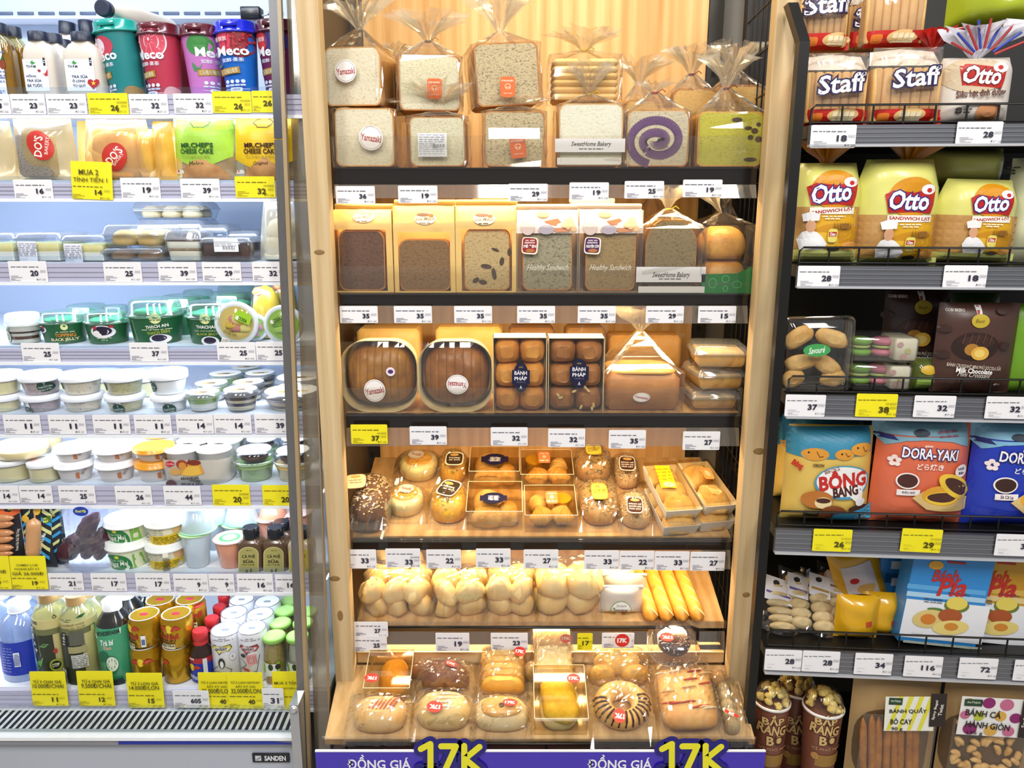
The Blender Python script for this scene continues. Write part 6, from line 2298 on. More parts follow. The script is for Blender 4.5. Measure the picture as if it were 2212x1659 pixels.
CHOC = crumb('#6b4a38', '#38221a', 50, .55)
it = window_bag(1, 720, 440, 848, .012, 'kraft window bag of dark chocolate bread', KRAFT, CHOC, (722, 496, 838, 634), KRAFT, 1)
oval_logo(it, 784, 468)
it.done()
it = window_bag(1, 850, 431, 983, .008, 'kraft window bag of brown wholemeal bread', KRAFT, crumb('#8d6c44', '#4c3620', 45, .55), (859, 502, 974, 634), KRAFT, 2, bread=(.100, .096))
oval_logo(it, 918, 472)
it.done()
it = window_bag(1, 984, 431, 1116, .010, 'kraft window bag of pale raisin bread', KRAFT, crumb('#cfb888', '#8a6c3c', 45, .5), (996, 495, 1106, 634), KRAFT, 3)
oval_logo(it, 1046, 473)
it.fn = lambda a, b, o: Vector((a, .0055 - o * .3, b))
for x, y, rx, ry, r in ((1050, 576, 12, 5, -8), (1067, 592, 5, 13, 10), (1084, 565, 5, 9, -10), (1070, 540, 9, 3, -20), (1028, 606, 8, 5, 30), (1043, 610, 9, 5, -10), (1100, 545, 4, 8, 0)):
    it.E(x - rx, y - ry, x + rx, y + ry, '#4c3428', r)
it.done()
PINKP = film('#f4ece6', .05, .3, .3, .85, '#e4d2c6')


def healthy(x0, y0, x1, dd, label, cm, bc, tx, sd):
    it = window_bag(1, x0, y0, x1, dd, label, film('#f4efe8', .06, .5, .06, .2, '#d8c8b4'), cm, (x0 + 4, 504, x1 - 4, 634), M('#ead8ca', .4, 0, .05, 20), sd, bread=(.098, .125))
    it.G([(x0 + 60, 478), (x0 + 90, 472), (x0 + 118, 500), (x0 + 86, 502)], '#b9703c').E(x0 + 10, 472, x0 + 40, 508, '#d6c0b4').E(x0 + 48, 486, x0 + 82, 506, '#b4a8b0').E(x0 + 44, 454, x0 + 74, 470, '#d99a5c')
    for a, b in ((110, 478), (120, 484), (112, 490), (124, 494), (104, 486), (118, 474)):
        it.E(x0 + a - 6, b - 6, x0 + a + 6, b + 6, '#e8c08a')
    it.E(x0 + 12, 512, x0 + 47, 549, '#efe4cc', -4, 5).E(x0 + 14, 514, x0 + 44, 546, bc, -4, 5)
    it.dash(x0 + 20, x0 + 40, 519, '#e8dcd0', 2, 1)
    it.T('SANDWICH', x0 + 18, 522, x0 + 40, 526, '#f2ece4', .03).T(tx, x0 + 16, 527, x0 + 43, 535, '#f2ece4', .04).E(x0 + 20, 537, x0 + 40, 545, '#b8743c')
    it.T('Healthy Sandwich', x0 + 24, 571, x0 + 112, 587, '#e6e2d6', 0, 0, .35)
    it.done()


healthy(1115, 441, 1249, .010, 'clear bag of grey sesame sandwich bread with red badge', crumb('#a8a48e', '#44423a', 55, .55), '#9a2028', 'MÈ ĐEN', 4)
healthy(1250, 440, 1388, .010, 'clear bag of wholegrain sandwich bread with purple badge', crumb('#a38d62', '#6e5838', 60, .5), '#4c1c5c', 'NGUYÊN CÁM', 5)
it = bi(1, 1380, 494, 1520, .010, 'bread_loaf', 'brown loaf with white printed band in a tied bag', 'bread', 'cellophane loaves')
loaf(it, crumb('#8f7c56', '#5a4a2e', 60, .5), crust('#8a5c2c', '#b8843c', 20), .10, 4, 12, w=it.w * .8, dome=.14, r=.03)
sack(it, .10, seed=12, neck=.036, tu=(.04, .05), tc='#c9b020')
it.R(1374, 576, 1522, 609, '#e6e4e8').R(1378, 618, 1520, 632, '#dedad6').T('SweetHome Bakery', 1409, 587, 1488, 602, '#2a2428', .01, 0, .25).dash(1422, 1472, 602, '#6a646a', 2, 2)
it.done()
it = bi(1, 1514, 487, 1626, .010, 'bun_bag', 'tied bag of two golden buns with green printed base', 'bun bag')
BUNM = crust('#c88428', '#e8b254', 25, .45, .5)
MB().blob(it.w * .92, .10, it.h * .50, BUNM, (0, .058, .002), 22, 10, 3, .05, 1, .8).build('bun', it.root)
MB().blob(it.w * .94, .10, it.h * .50, BUNM, (0, .058, it.h * .49), 22, 10, 2.7, .05, 2, .6).build('bun', it.root)
sack(it, .115, seed=13, neck=.022, tu=(.022, .05), tilt=(-.7, -.1))
it.G([(1514, 592), (1590, 590), (1626, 574), (1626, 634), (1514, 634)], '#1c7a34')
for a, b, c, d in ((1530, 600, 1546, 622), (1558, 594, 1574, 610), (1580, 606, 1600, 622), (1560, 616, 1570, 630)):
    it.E(a, b, c, d, '#5cb070').E(a + 1.5, b + 1.5, c - 1.5, d - 1.5, '#1c7a34')
it.done()
for x0, y0, x1, dd, sd, t in ((1376, 440, 1450, .16, 31, 'dark loaf bag behind the banded brown loaf'), (1548, 452, 1600, .16, 32, 'small knotted bag behind the golden buns')):
    it = bi(1, x0, y0 + 40, x1, dd, 'bread_loaf', t, 'bread', 'cellophane loaves')
    loaf(it, crumb('#7c6844', '#4a3a24', 60, .5), CRU, .09, 3, sd)
    sack(it, .09, seed=sd, neck=.05, tu=(.03, .04))
for x0, x1, t in ((1020, 1120, 'kraft bag behind the raisin bread bag'), (1230, 1330, 'pink printed bag behind the purple-badge bag')):
    it = bi(1, x0, 428, x1, .11, 'paper_bag', t, 'bread bag', 'window bread bags')
    MB().rbox(it.w, .07, it.h * .95, .006, .004, KRAFT if x0 < 1100 else M('#ead8ca', .4), seg=2).build('bag_body', it.root)
    MB().rbox(it.w, .008, it.h * .05, .002, .002, KRAFTD if x0 < 1100 else M('#f2e6dc', .4), y=.03, z=it.h * .95, seg=2).build('folded_top', it.root)

# ================================================================ third bakery shelf: trays facing out
BROWN = crust('#7c4a1c', '#a86a2c', 22, .4, .4)


def faced(it, B):
    it.fn = lambda x, z, off: Vector((x, -B - off, z))


def round_tray(x0, y0, x1, dd, label, m, seed, nsl=9, cross=1):
    it = bi(2, x0, y0, x1, dd, 'bread_tray', label, 'bread', 'round brown loaves in trays')
    w, h = it.w, it.h
    R = [(1, 0), (.985, 0), (.93, .055), (.955, .055), (1.0, .002)]
    mb = MB().loft([[(x * k, y, h / 2 + z * k) for x, z in rrect(w, h, w * .33, 8)] for k, y in R], M('#e8d29c', .5, 0, .04), True, (0, 0))
    mb.add([(x * .93, .055, h / 2 + z * .93) for x, z in rrect(w, h, w * .33, 8)], [tuple(range(36))], M('#d9bd80', .6))
    mb.build('paper_tray', it.root)
    W, H, D = w * .90, h * .90, .062

    def dome(x, z):
        a, b = abs(2 * x / W), abs(2 * z / H)
        return max(0, 1 - (a ** 2.8 + b ** 2.8)) ** .42
    for i in range(nsl):
        xa, xb = -W / 2 + W * i / nsl + .0002, -W / 2 + W * (i + 1) / nsl - .0002
        zr = 16

        def f(u, v, xa=xa, xb=xb):
            x = xa + (xb - xa) * u
            hz = H / 2 * max(.02, 1 - abs(2 * x / W) ** 2.8) ** (1 / 2.8)
            z = -hz + 2 * hz * v
            e = 1 - .035 * (abs(2 * u - 1) ** 6)
            bumpy = 1 + .10 * N3(x * 30, z * 30, seed)
            if cross:
                bumpy -= .07 * max(0, 1 - abs(((z + .3 * x) / H * 4.2) % 1 - .5) * 9)
            return (x, .052 - D * dome(x, z) * e * bumpy, h / 2 + z)
        MB().grid(f, 5, zr, m).build('slice', it.root)
    it.fn = lambda x, z, off: Vector((x, -.014 - off, z))
    mb = MB().grid(lambda i, j: ((i - .5) * w * .97, -.011 * (1 - abs(2 * i - 1) ** 4) * (1 - abs(2 * j - 1) ** 4) + .0018 * N3(i * 8, j * 8, seed), h * (.015 + .97 * j)), 14, 14, CELLO, False)
    mb.build('wrap_film', it.root)
    return it


it = round_tray(736, 736, 902, .016, 'round sliced brown loaf in a tray with upright sticker', crust('#8a5618', '#b07a2c', 22, .4, .4), 1)
round_sticker(it, 812, 840, 24, 10)
it.E(836, 790, 856, 809, '#e6ddE6').E(840, 795, 852, 804, '#5a2a6a').done()
it = round_tray(903, 737, 1064, .016, 'round sliced brown loaf in a tray with inverted sticker', BROWN, 2, 8)
round_sticker(it, 989, 827, 24, 176, 21)
it.done()


def roll_pack(x0, y0, x1, dd, label, m, seed, almonds):
    it = bi(2, x0, y0, x1, dd, 'roll_pack', label, 'bread', 'six-roll clear packs')
    w, h = it.w, it.h
    mb = MB().box(-w / 2, w / 2, .052, .054, 0, h, M('#ead9b0', .5))
    mb.box(-w / 2, -w / 2 + .0012, .0, .052, 0, h, M('#ead9b0', .5)).box(w / 2 - .0012, w / 2, .0, .052, 0, h, M('#ead9b0', .5)).box(-w / 2, w / 2, 0, .052, h - .0012, h, M('#f0dfae', .5))
    mb.build('card_tray', it.root)
    for r_ in range(3):
        for c in range(2):
            cx, cz = (c - .5) * w * .47, h * (.17 + .32 * r_)
            MB().blob(w * .49, h * .335, .056, m, (0, 0, 0), 18, 9, 3, .08, seed + r_ * 2 + c, .5, lambda p, cx=cx, cz=cz: Vector((p.x + cx, .05 - p.z, p.y + cz))).build('roll', it.root)
    rd = random.Random(seed)
    if almonds:
        for k in range(9):
            x, z = rd.uniform(-.4, .4) * w, rd.uniform(.05, .7) * h
            a = rd.uniform(0, 3.14)
            MB().blob(.012, .006, .003, M('#e2c78c', .5), (0, 0, 0), 10, 5, 2, .1, k, .3, lambda p, x=x, z=z, a=a: Vector((x + p.x * math.cos(a) - p.y * math.sin(a), -.004 - p.z, z + p.x * math.sin(a) + p.y * math.cos(a)))).build('almond_flake', it.root)
    MB().grid(lambda i, j: ((i - .5) * w, -.010 + .0015 * N3(i * 6, j * 6, seed), h * j), 10, 12, CLEARW, False).build('wrap_film', it.root)
    faced(it, .012)
    return it


def navy_badge(it, cx, cy, w, h, r=0, bare=0):
    it.E(cx - w * .42, cy - h * .5, cx + w * .42, cy + h * .5, '#171738', r, 2.2).R(cx - w * .5, cy - h * .24, cx + w * .5, cy + h * .24, '#171738', r)
    if bare:
        return
    if not r:
        it.T('OTTO', cx - w * .11, cy - h * .36, cx + w * .11, cy - h * .31, '#b89a4c', .03)
        it.T('BÁNH', cx - w * .36, cy - h * .24, cx + w * .34, cy - h * .08, '#efeaf0', .02).T('PHÁP', cx - w * .36, cy - h * .05, cx + w * .34, cy + h * .10, '#efeaf0', .02)
        it.T('Chuẩn vị', cx - w * .24, cy + h * .13, cx + w * .24, cy + h * .19, '#8f8aa0').G([(cx - 3, cy + h * .40), (cx, cy + h * .26), (cx + 3, cy + h * .40), (cx, cy + h * .36)], '#cfc8c0')


it = roll_pack(1065, 729, 1181, .014, 'clear pack of six plain rolls with navy badge', crust('#b8722c', '#dc9c48', 22, .4), 3, 0)
navy_badge(it, 1125, 812, 38, 64)
it.done()
it = roll_pack(1184, 730, 1305, .014, 'clear pack of six almond rolls with navy badge', crust('#8a5428', '#b47a40', 22, .45), 9, 1)
navy_badge(it, 1250, 804, 40, 64)
it.done()
it = bi(2, 1307, 808, 1473, .014, 'butter_loaf', 'big golden butter loaf in a gathered clear bag', 'bread')
MB().rbox(it.w * .97, .13, it.h * .97, .012, .012, crust('#a5682c', '#c98a44', 14, .45), y=.004, z=.001, seg=4).build('loaf_body', it.root)
MB().blob(it.w * .92, .12, it.h * .16, crust('#e2ac50', '#f0cc80', 18), (0, .068, it.h * .955), 20, 8, 4, .08, 3, .1).build('loaf_top', it.root)
sack(it, .135, seed=41, neck=.075, tu=(.055, .05), tilt=(.1, -.2))
round_sticker(it, 1385, 857, 18, -10, 10)
it.done()
GLZ = crust('#d8a44c', '#efd08a', 20, .5)


def cakebox(x0, y0, x1, y1, dd, label, zb=None, turn=0):
    it = bi(2, x0, y0, x1, dd, 'cake_box', label, 'cake box', 'clear golden cake boxes', zb=zb, y1=y1, turn=turn)
    clam(it, .115, .90, .32, film('#fff6e0', .08, .6, .05, .03), .008)
    MB().rbox(it.w * .9, .10, it.h * .70, .006, .006, GLZ, y=.006, z=.003, taper=.93).build('cake', it.root)
    return it


c1 = cakebox(1492, 849, 1600, 900, .018, 'clear golden cake box at the bottom of three')
c2 = cakebox(1508, 800, 1616, 850, .020, 'clear golden cake box in the middle of three', c1.top + .001, math.radians(6))
cakebox(1500, 752, 1620, 800, .016, 'clear golden cake box at the top of three', c2.top + .001, math.radians(-5))
for x0, x1, y0, dd, t, m in ((768, 910, 704, .17, 'wrapped tray behind the first round loaf', '#e6c070'), (938, 1088, 700, .17, 'card tray behind the second round loaf', '#e8bc60'), (1096, 1200, 702, .17, 'wrapped brown rolls behind the plain roll pack', '#8a5c20'), (1220, 1310, 702, .17, 'wrapped brown rolls behind the almond roll pack', '#94682c'), (1310, 1475, 720, .19, 'wrapped golden loaf behind the butter loaf', '#d8a04c')):
    it = bi(2, x0, y0, x1, dd, 'wrapped_loaf', t, 'bread', 'loaves in the third shelf back row')
    MB().rbox(it.w * .96, .08, it.h * .94, .010, .008, crust(m, m, 20), y=.006, z=.001).build('loaf_body', it.root)
    MB().grid(lambda i, j: ((i - .5) * it.w, -.002 + .004 * N3(i * 9, j * 9, x0), it.h * j), 12, 12, CELLO, False).build('wrap_film', it.root)
# ================================================================ lower bakery: goods lying on sloping boards
class Lie(It):
    """a thing lying on a sloping board; pixels fall on a plane `hz` above the board"""
    def __init__(s, y0, z0, sl, x0, x1, yf, yb, name, label, cat, group=None, hz=.03, lift=0, turn=0):
        s.y_, s.z_, s.sl = y0, z0, sl
        s.lift = lift
        pf = s.hit((x0 + x1) / 2, yf, 0)
        a, b = s.hit(x0, yf, 0), s.hit(x1, yf, 0)
        bk = s.hit((x0 + x1) / 2, yb, 0)
        s.al = math.atan(sl)
        s.w, s.h = b.x - a.x, (bk - pf).length
        s.o = pf + Vector((0, -math.sin(s.al), math.cos(s.al))) * .0008
        s.root = empty(name, s.o, turn, s.al)
        tagit(s.root, label, cat, group)
        s.P, s.T_, s.n, s.off, s.cur = MB(), MB(), 0, .0006, 0
        s.lvl(hz)

    def hit(s, px, py, hz):
        r = ray(px, py)
        c = math.cos(math.atan(s.sl))
        # plane: z = z_ + sl (y - y_) + hz / cos
        t = (s.z_ + (hz + s.lift) / c - s.sl * s.y_ - CZ) / (r.z - s.sl * r.y)
        return Vector((0, 0, CZ)) + r * t

    def lvl(s, hz):
        s.hz = hz
        s.fn = lambda x, y, off: Vector((x, y, hz + off))
        return s

    def q(s, px, py):
        d = s.hit(px, py, s.hz) - s.o
        return d.x, d.y * math.cos(s.al) + d.z * math.sin(s.al)


def L4(*a, **k):
    return Lie(1.5, BZ[3], .27, *a, **k)


def L5(*a, **k):
    return Lie(1.5, BZ[4], .30, *a, **k)


def L6(*a, **k):
    return Lie(1.5 + BD, ZB6, S6, *a, **k)


def pillow(it, w, L, h, mat=None, seed=0, y0=0, fin=.014, x=0, z=0, jit=.0042, name='bag_film', ex=3):
    """flow-pack film over a bun: crumpled dome with flat sealed fins front and back"""
    mb = MB()
    rd = random.Random(seed)

    def f(i, j):
        a, b = 2 * i - 1, 2 * j - 1
        d = max(0, 1 - abs(a) ** ex) ** .6 * max(0, 1 - abs(b) ** ex) ** .6
        return (x + a * w / 2 + jit * N3(i * 11, j * 11, seed), y0 + L * j + (fin * (2 * j - 1) if j in (0, 1) else 0) + jit * N3(i * 11, j * 11, seed + 9), z + .001 + h * d + jit * (N3(i * 14, j * 14, seed + 5) + rd.uniform(-.45, .45)) * (1 if d > .05 else .3))
    mb.grid(f, 20, 20, mat or CELLO, False)
    return mb.build(name, it.root)


def seeds(it, n, fn, c, ln=.007, wd=.0035, seed=0, name='seed'):
    """small seeds strewn over a crust, joined: too small to pick apart"""
    mb = MB()
    rd = random.Random(seed)
    m = M(c, .5, 0, .2, 200)
    for k in range(n):
        p, nz = fn(rd)
        a = rd.uniform(0, 3.14)
        u = Vector((math.cos(a), math.sin(a), 0)) * ln / 2
        v = Vector((-math.sin(a), math.cos(a), 0)) * wd / 2
        p = Vector(p)
        mb.add([p - u, p - v, p + u, p + v, p + Vector((0, 0, wd * .45))], [(0, 1, 4), (1, 2, 4), (2, 3, 4), (3, 0, 4)], m, True)
    mb.build(name, it.root)['kind'] = 'stuff'


def dome_pt(w, L, h, y0, ex=2.4, spread=.9, x=0):
    def f(rd):
        while 1:
            a, b = rd.uniform(-1, 1), rd.uniform(-1, 1)
            r = (abs(a) ** ex + abs(b) ** ex)
            if r < spread:
                return (x + a * w / 2, y0 + L / 2 + b * L / 2, h * ((1 - r) ** .5 + .25) / 1.25 + .0026), 0
    return f


def bun(it, w, L, h, m, y0=.006, x=0, z=0, seed=0, ex=2.5, name='bun', wob=.05):
    MB().blob(w, L, h, m, (x, y0 + L / 2, z + .001), 22, 11, ex, wob, seed, .25).build(name, it.root)


def shield(it, x0, y0, x1, y1, c, edge, lines, r=0, tc='#f2ead8'):
    """seed-bread sticker: rounded shield with a dark field"""
    it.E(x0, y0, x1, y1, edge, r, 4).E(x0 + 2, y0 + 2, x1 - 2, y1 - 2, c, r, 4)
    n = len(lines)
    H = y1 - y0
    for k, t in enumerate(lines):
        yy = y0 + H * (.38 + .15 * k)
        it.T(t, x0 + (x1 - x0) * .18, yy, x1 - (x1 - x0) * .18, yy + H * .10, tc, .03, r)
    it.E(x0 + (x1 - x0) * .25, y0 + H * .12, x1 - (x1 - x0) * .25, y0 + H * .3, '#d8a85c', r)


RYE = crust('#5c3820', '#7c5230', 25, .6, .4)
# --- fourth shelf
def oat(yf, yb, label, sd, hz, lift=0):
    it = L4(752, 832, yf, yb, 'oat_bread', label, 'bread', 'bagged oat breads', hz=hz, lift=lift)
    bun(it, it.w * .98, it.h, .05, RYE, .004, seed=sd)
    seeds(it, 170, dome_pt(it.w * .98, it.h, .05, .004), '#d9bd8a', .008, .0042, sd, 'oat_flake')
    pillow(it, it.w * 1.15, it.h * 1.06, .056, seed=sd)
    return it


oat(1158, 1112, 'lower brown oat bread by the left post', 1, .04)
it = oat(1138, 1052, 'upper brown oat bread with a cream sticker', 2, .052, .03)
it.lvl(.056)
shield(it, 748, 1024, 788, 1058, '#efd6a0', '#5a3a24', ('NGUYÊN HẠT', 'YẾN MẠCH'), 8, '#4a2c1c')
it.done()
CHE = crust('#efd788', '#f6e6ae', 12, .5, .1)
for x0, x1, yf, yb, sx, sy, t, ly in ((854, 948, 1046, 1002, 899, 982, 'round cream cheese cake in a bag, rear one', 0), (828, 916, 1122, 1068, 878, 1056, 'round cream cheese cake in a bag, front one', 0)):
    it = L4(x0, x1, yf, yb, 'cheese_cake', t, 'cake', 'bagged cream cakes', hz=.04)
    W = it.w * .9
    MB().lathe([(W * .44, .001), (W * .48, .006), (W * .5, .026), (W * .46, .036), (W * .36, .040)], CHE, 30, (0, W * .52)).build('cake', it.root)
    MB().lathe([(W * .36, .0395), (W * .34, .043), (W * .2, .044)], crust('#dc9428', '#eab450', 12, .3, .05), 28, (0, W * .52)).build('custard_top', it.root)
    MB().lathe([(W * .50, .0), (W * .54, .020)], CLEARW, 30, (0, W * .52), caps=(0, 0)).build('plastic_cup', it.root)
    pillow(it, it.w * 1.2, W * 1.1, .05, seed=int(x0), y0=-.004)
    it.lvl(.047)
    it.E(sx - 15, sy - 9, sx + 15, sy + 9, '#f5ecd8', -12).E(sx - 13, sy - 7.5, sx + 13, sy + 7.5, '#c9a890', -12).E(sx - 12.5, sy - 7, sx + 12.5, sy + 7, '#f5ecd8', -12).T('Yamazaki', sx - 11, sy - 3, sx + 11, sy + 3, '#b04a3c', .02, -12).done()
PUM = crust('#d8961c', '#eeb838', 18, .45)
for x0, x1, yf, yb, t, sb in ((944, 1008, 1050, 1000, 'orange pumpkin bread in a bag, rear one', (964, 978, 1000, 1006, 0)), (924, 1010, 1136, 1070, 'orange pumpkin bread in a bag, front one', (950, 1038, 990, 1072, -22))):
    it = L4(x0, x1, yf, yb, 'pumpkin_bread', t, 'bread', 'bagged pumpkin breads', hz=.05)
    bun(it, it.w * .92, it.h, .05, PUM, .004, seed=int(x0), ex=2.8)
    seeds(it, 30, dome_pt(it.w * .92, it.h, .05, .004), '#7a7a38', .010, .0055, int(x0), 'pumpkin_seed')
    pillow(it, it.w * 1.08, it.h * 1.05, .056, seed=int(x0))
    it.lvl(.056)
    shield(it, *sb[:4], '#3a2c1c', '#efe2c8', ('PHOMAI', 'BÍ ĐỎ'), sb[4])
    it.done()


def clear_tray(it, h=.045, d=None, base=None, wall=.0012):
    """open clear box: four thin walls and a lid"""
    w, L = it.w, d or it.h
    m = CLEARW
    mb = MB().box(-w / 2, w / 2, 0, wall, 0, h, m).box(-w / 2, w / 2, L - wall, L, 0, h, m).box(-w / 2, -w / 2 + wall, 0, L, 0, h, m).box(w / 2 - wall, w / 2, 0, L, 0, h, m)
    mb.build('box_walls', it.root)
    MB().box(-w / 2, w / 2, 0, L, 0, wall, base or CLEARW).build('box_floor', it.root)
    fr = MB()
    E = M('#f3e6c4', .3)
    fr.tube([(-w / 2, 0, h), (w / 2, 0, h)], .0009, E, 4).tube([(-w / 2, L, h), (w / 2, L, h)], .0009, E, 4).tube([(-w / 2, 0, h), (-w / 2, L, h)], .0009, E, 4).tube([(w / 2, 0, h), (w / 2, L, h)], .0009, E, 4)
    fr.build('box_rim', it.root)
    MB().box(-w / 2, w / 2, 0, L, h, h + .0008, film('#fff8e8', .04, .4, .04)).build('box_lid', it.root)
    it.lvl(h + .001)


ROLL = crust('#e6ae58', '#f8dea4', 16, .5)
for x0, x1, yf, yb, by, t, rr in ((1014, 1122, 1057, 1003, 993, 'clear box of seeded rolls with navy badge, rear', 90), (1008, 1128, 1146, 1080, 1077, 'clear box of seeded rolls with navy badge, front', -90)):
    it = L4(x0, x1, yf, yb, 'roll_box', t, 'bread box', 'clear seeded roll boxes', hz=.05)
    w, L = it.w, it.h
    bun(it, w * .55, L * .62, .046, ROLL, L * .36, -w * .14, seed=3, ex=2.2, name='roll')
    bun(it, w * .60, L * .42, .038, crust('#dc9c44', '#f4d08c', 40, .6, .8), .004, -w * .12, seed=4, name='roll')
    bun(it, w * .42, L * .52, .040, crust('#dc9c44', '#f4d08c', 40, .6, .8), L * .08, w * .24, seed=5, name='roll')
    seeds(it, 90, dome_pt(w * .6, L * .42, .038, .004, x=-w * .12), '#e8cf9c', .0035, .002, 5, 'sesame_seed')
    clear_tray(it, .050)
    bx = 1069 if yf < 1100 else 1066
    navy_badge(it, bx, by, 58, 24, 0, 1)
    sg = 1 if rr > 0 else -1
    it.T('BÁNH', bx - sg * 7 - 8, by - 4, bx - sg * 7 + 8, by + 4, '#efeaf0', .02, rr).T('PHÁP', bx + sg * 5 - 8, by - 4, bx + sg * 5 + 8, by + 4, '#efeaf0', .02, rr)
    it.done()


def croissant(it, x, y, L, r, ang, m, seed=0):
    """crescent pastry built of shrinking rings, each a fold"""
    mb = MB()
    n = 35
    R = []
    for i in range(n + 1):
        t = i / n
        e = math.sin(math.pi * min(1, max(0, t))) ** .8
        step = 1 + .24 * (.5 - ((abs(t - .5) * 10) % 1))
        rr = max(.0015, r * e * step)
        a = (t - .5) * 1.5
        px, py = L * .55 * math.sin(a), L * .30 * (1 - math.cos(a)) * 1.6
        R.append((px, py, rr, a))
    rows = []
    ca, sa = math.cos(ang), math.sin(ang)
    for px, py, rr, a in R:
        row = []
        for k in range(12):
            g = 6.28319 * k / 12
            ox, oz = rr * math.cos(g), rr * math.sin(g) * .9
            X, Y = px + ox * math.sin(-a), py + ox * math.cos(a)
            row.append((x + X * ca - Y * sa, y + X * sa + Y * ca, r * .9 + oz + .001))
        rows.append(row)
    mb.loft(rows, m)
    mb.build('croissant', it.root)


CROI = crust('#e6a844', '#f8d690', 14, .4)
for x0, x1, yf, yb, cu, st, t, sd in ((1125, 1238, 1060, 1006, (-.22, .72), (1162, 976, 1189, 1001), 'clear box of small croissants with dip cup, rear', 1), (1134, 1246, 1150, 1084, (.24, .68), (1178, 1062, 1206, 1089), 'clear box of small croissants with dip cup, front', 2)):
    it = L4(x0, x1, yf, yb, 'croissant_box', t, 'pastry box', 'clear croissant boxes', hz=.045)
    w, L = it.w, it.h
    MB().lathe([(w * .15, .014), (w * .18, .036)], M('#e8b430', .3, 0, .05), 24, (cu[0] * w, cu[1] * L)).build('custard', it.root)
    MB().lathe([(w * .16, .012), (w * .21, .040), (w * .215, .041)], CLEARW, 24, (cu[0] * w, cu[1] * L), caps=(1, 0)).build('dip_cup', it.root)
    sg = -1 if sd == 1 else 1
    croissant(it, -sg * w * .24, L * .66, w * .60, .021, sg * 1.9, CROI, 1)
    croissant(it, -w * .18, L * .26, w * .62, .022, .5, CROI, 2)
    croissant(it, w * .22, L * .30, w * .62, .022, -.6, CROI, 3)
    clear_tray(it, .045)
    it.E(*st, '#e88a50', 0, 7).E(st[0] + 9, st[1] + 8, st[2] - 9, st[3] - 10, '#f2c8a0').dash(st[0] + 5, st[2] - 5, st[1] + 5, '#f6dcc4', 2, 1).dash(st[0] + 4, st[2] - 4, st[3] - 5, '#f6dcc4', 3, 2).done()
NUT = crust('#b07a3c', '#d8a860', 22, .5, .4)
for x0, x1, yf, yb, sb, t in ((1240, 1326, 1048, 990, (1262, 958, 1302, 984), 'seed-topped bread in a bag, rear one'), (1252, 1342, 1142, 1062, (1274, 1044, 1316, 1080), 'seed-topped bread in a bag, front one')):
    it = L4(x0, x1, yf, yb, 'seed_bread', t, 'bread', 'bagged seed breads', hz=.05)
    bun(it, it.w * .95, it.h, .05, NUT, .004, seed=int(x0))
    seeds(it, 110, dome_pt(it.w * .95, it.h, .05, .004), '#b89a68', .010, .005, int(x0), 'sunflower_seed')
    seeds(it, 40, dome_pt(it.w * .95, it.h, .05, .004), '#7a6a34', .011, .006, int(x0) + 1, 'pumpkin_seed')
    pillow(it, it.w * 1.12, it.h * 1.08, .057, seed=int(x0))
    it.lvl(.057)
    shield(it, *sb, '#eedc50', '#b8922c', ('BÁNH MÌ', 'NGUYÊN HẠT'), 0, '#8a6a1c')
    it.done()
for x0, x1, yf, yb, sb, t in ((1330, 1386, 1062, 1006, (1334, 986, 1376, 1018), 'sesame-coated bread in a bag, rear one'), (1342, 1412, 1150, 1088, (1350, 1074, 1393, 1110), 'sesame-coated bread in a bag, front one')):
    it = L4(x0, x1, yf, yb, 'sesame_bread', t, 'bread', 'bagged sesame breads', hz=.045)
    bun(it, it.w * .95, it.h, .044, crust('#c8965a', '#e4c088', 22, .6), .004, seed=int(x0))
    seeds(it, 150, dome_pt(it.w * .95, it.h, .044, .004), '#ecd9ac', .004, .0024, int(x0), 'white_sesame')
    seeds(it, 70, dome_pt(it.w * .95, it.h, .044, .004), '#3a281c', .004, .0024, int(x0) + 1, 'black_sesame')
    pillow(it, it.w * 1.12, it.h * 1.1, .051, seed=int(x0))
    it.lvl(.051)
    shield(it, *sb, '#4a2418', '#efe2d0', ('BÁNH MÌ', 'NGUYÊN CÁM', 'TRÁI CÂY'), -6)
    it.done()
PAP = M('#e9e2d6', .5, 0, .03)
FLK = crust('#dca850', '#f8e0a8', 26, .6, .9)


def pastry_tray(x0, x1, yf, yb, label, skew, n, sd, lift=0, stick=None):
    it = L4(x0, x1, yf, yb, 'pastry_tray', label, 'pastry tray', 'long paper pastry trays', hz=.03, lift=lift, turn=skew)
    w, L = it.w, it.h
    mb = MB()
    R = [[(x * k, y * k + L / 2, z) for x, y in rrect(w, L, .003, 2)] for z, k in ((0, .86), (.030, 1.0), (.030, .985), (.0015, .85))]
    mb.loft(R, PAP, False, (1, 1))
    mb.build('paper_tray', it.root)
    for k in range(n):
        bun(it, w * .86, L * .95 / n, .036, FLK, L * (.03 + .94 * k / n), 0, .002, sd + k, 2.8, 'pastry', .12)
    MB().box(-w / 2, w / 2, 0, L, .0385, .0392, film('#fff8e8', .05, .45, .04)).build('tray_lid', it.root)
    it.lvl(.0395)
    return it


pastry_tray(1428, 1512, 1162, 1078, 'long paper tray of floss pastries underneath another', .16, 3, 1)
it = pastry_tray(1434, 1516, 1128, 1030, 'long paper tray of floss pastries with yellow label', .16, 3, 5, .032)
it.R(1428, 1006, 1476, 1054, '#f2d61e', -8)
for k in range(4):
    it.dash(1434, 1468, 1014 + 7 * k, '#b89a14', 3, k)
it.E(1440, 1042, 1470, 1054, '#e8c88a', -8).done()
pastry_tray(1508, 1590, 1152, 1078, 'long tray of flaky pastries at the bottom right', .2, 2, 9)
it = pastry_tray(1518, 1594, 1118, 1024, 'long tray of flaky pastries with orange sticker', .2, 2, 12, .034)
it.E(1530, 1011, 1562, 1036, '#e8964c', -8, 6).E(1538, 1017, 1554, 1030, '#f0c090').done()

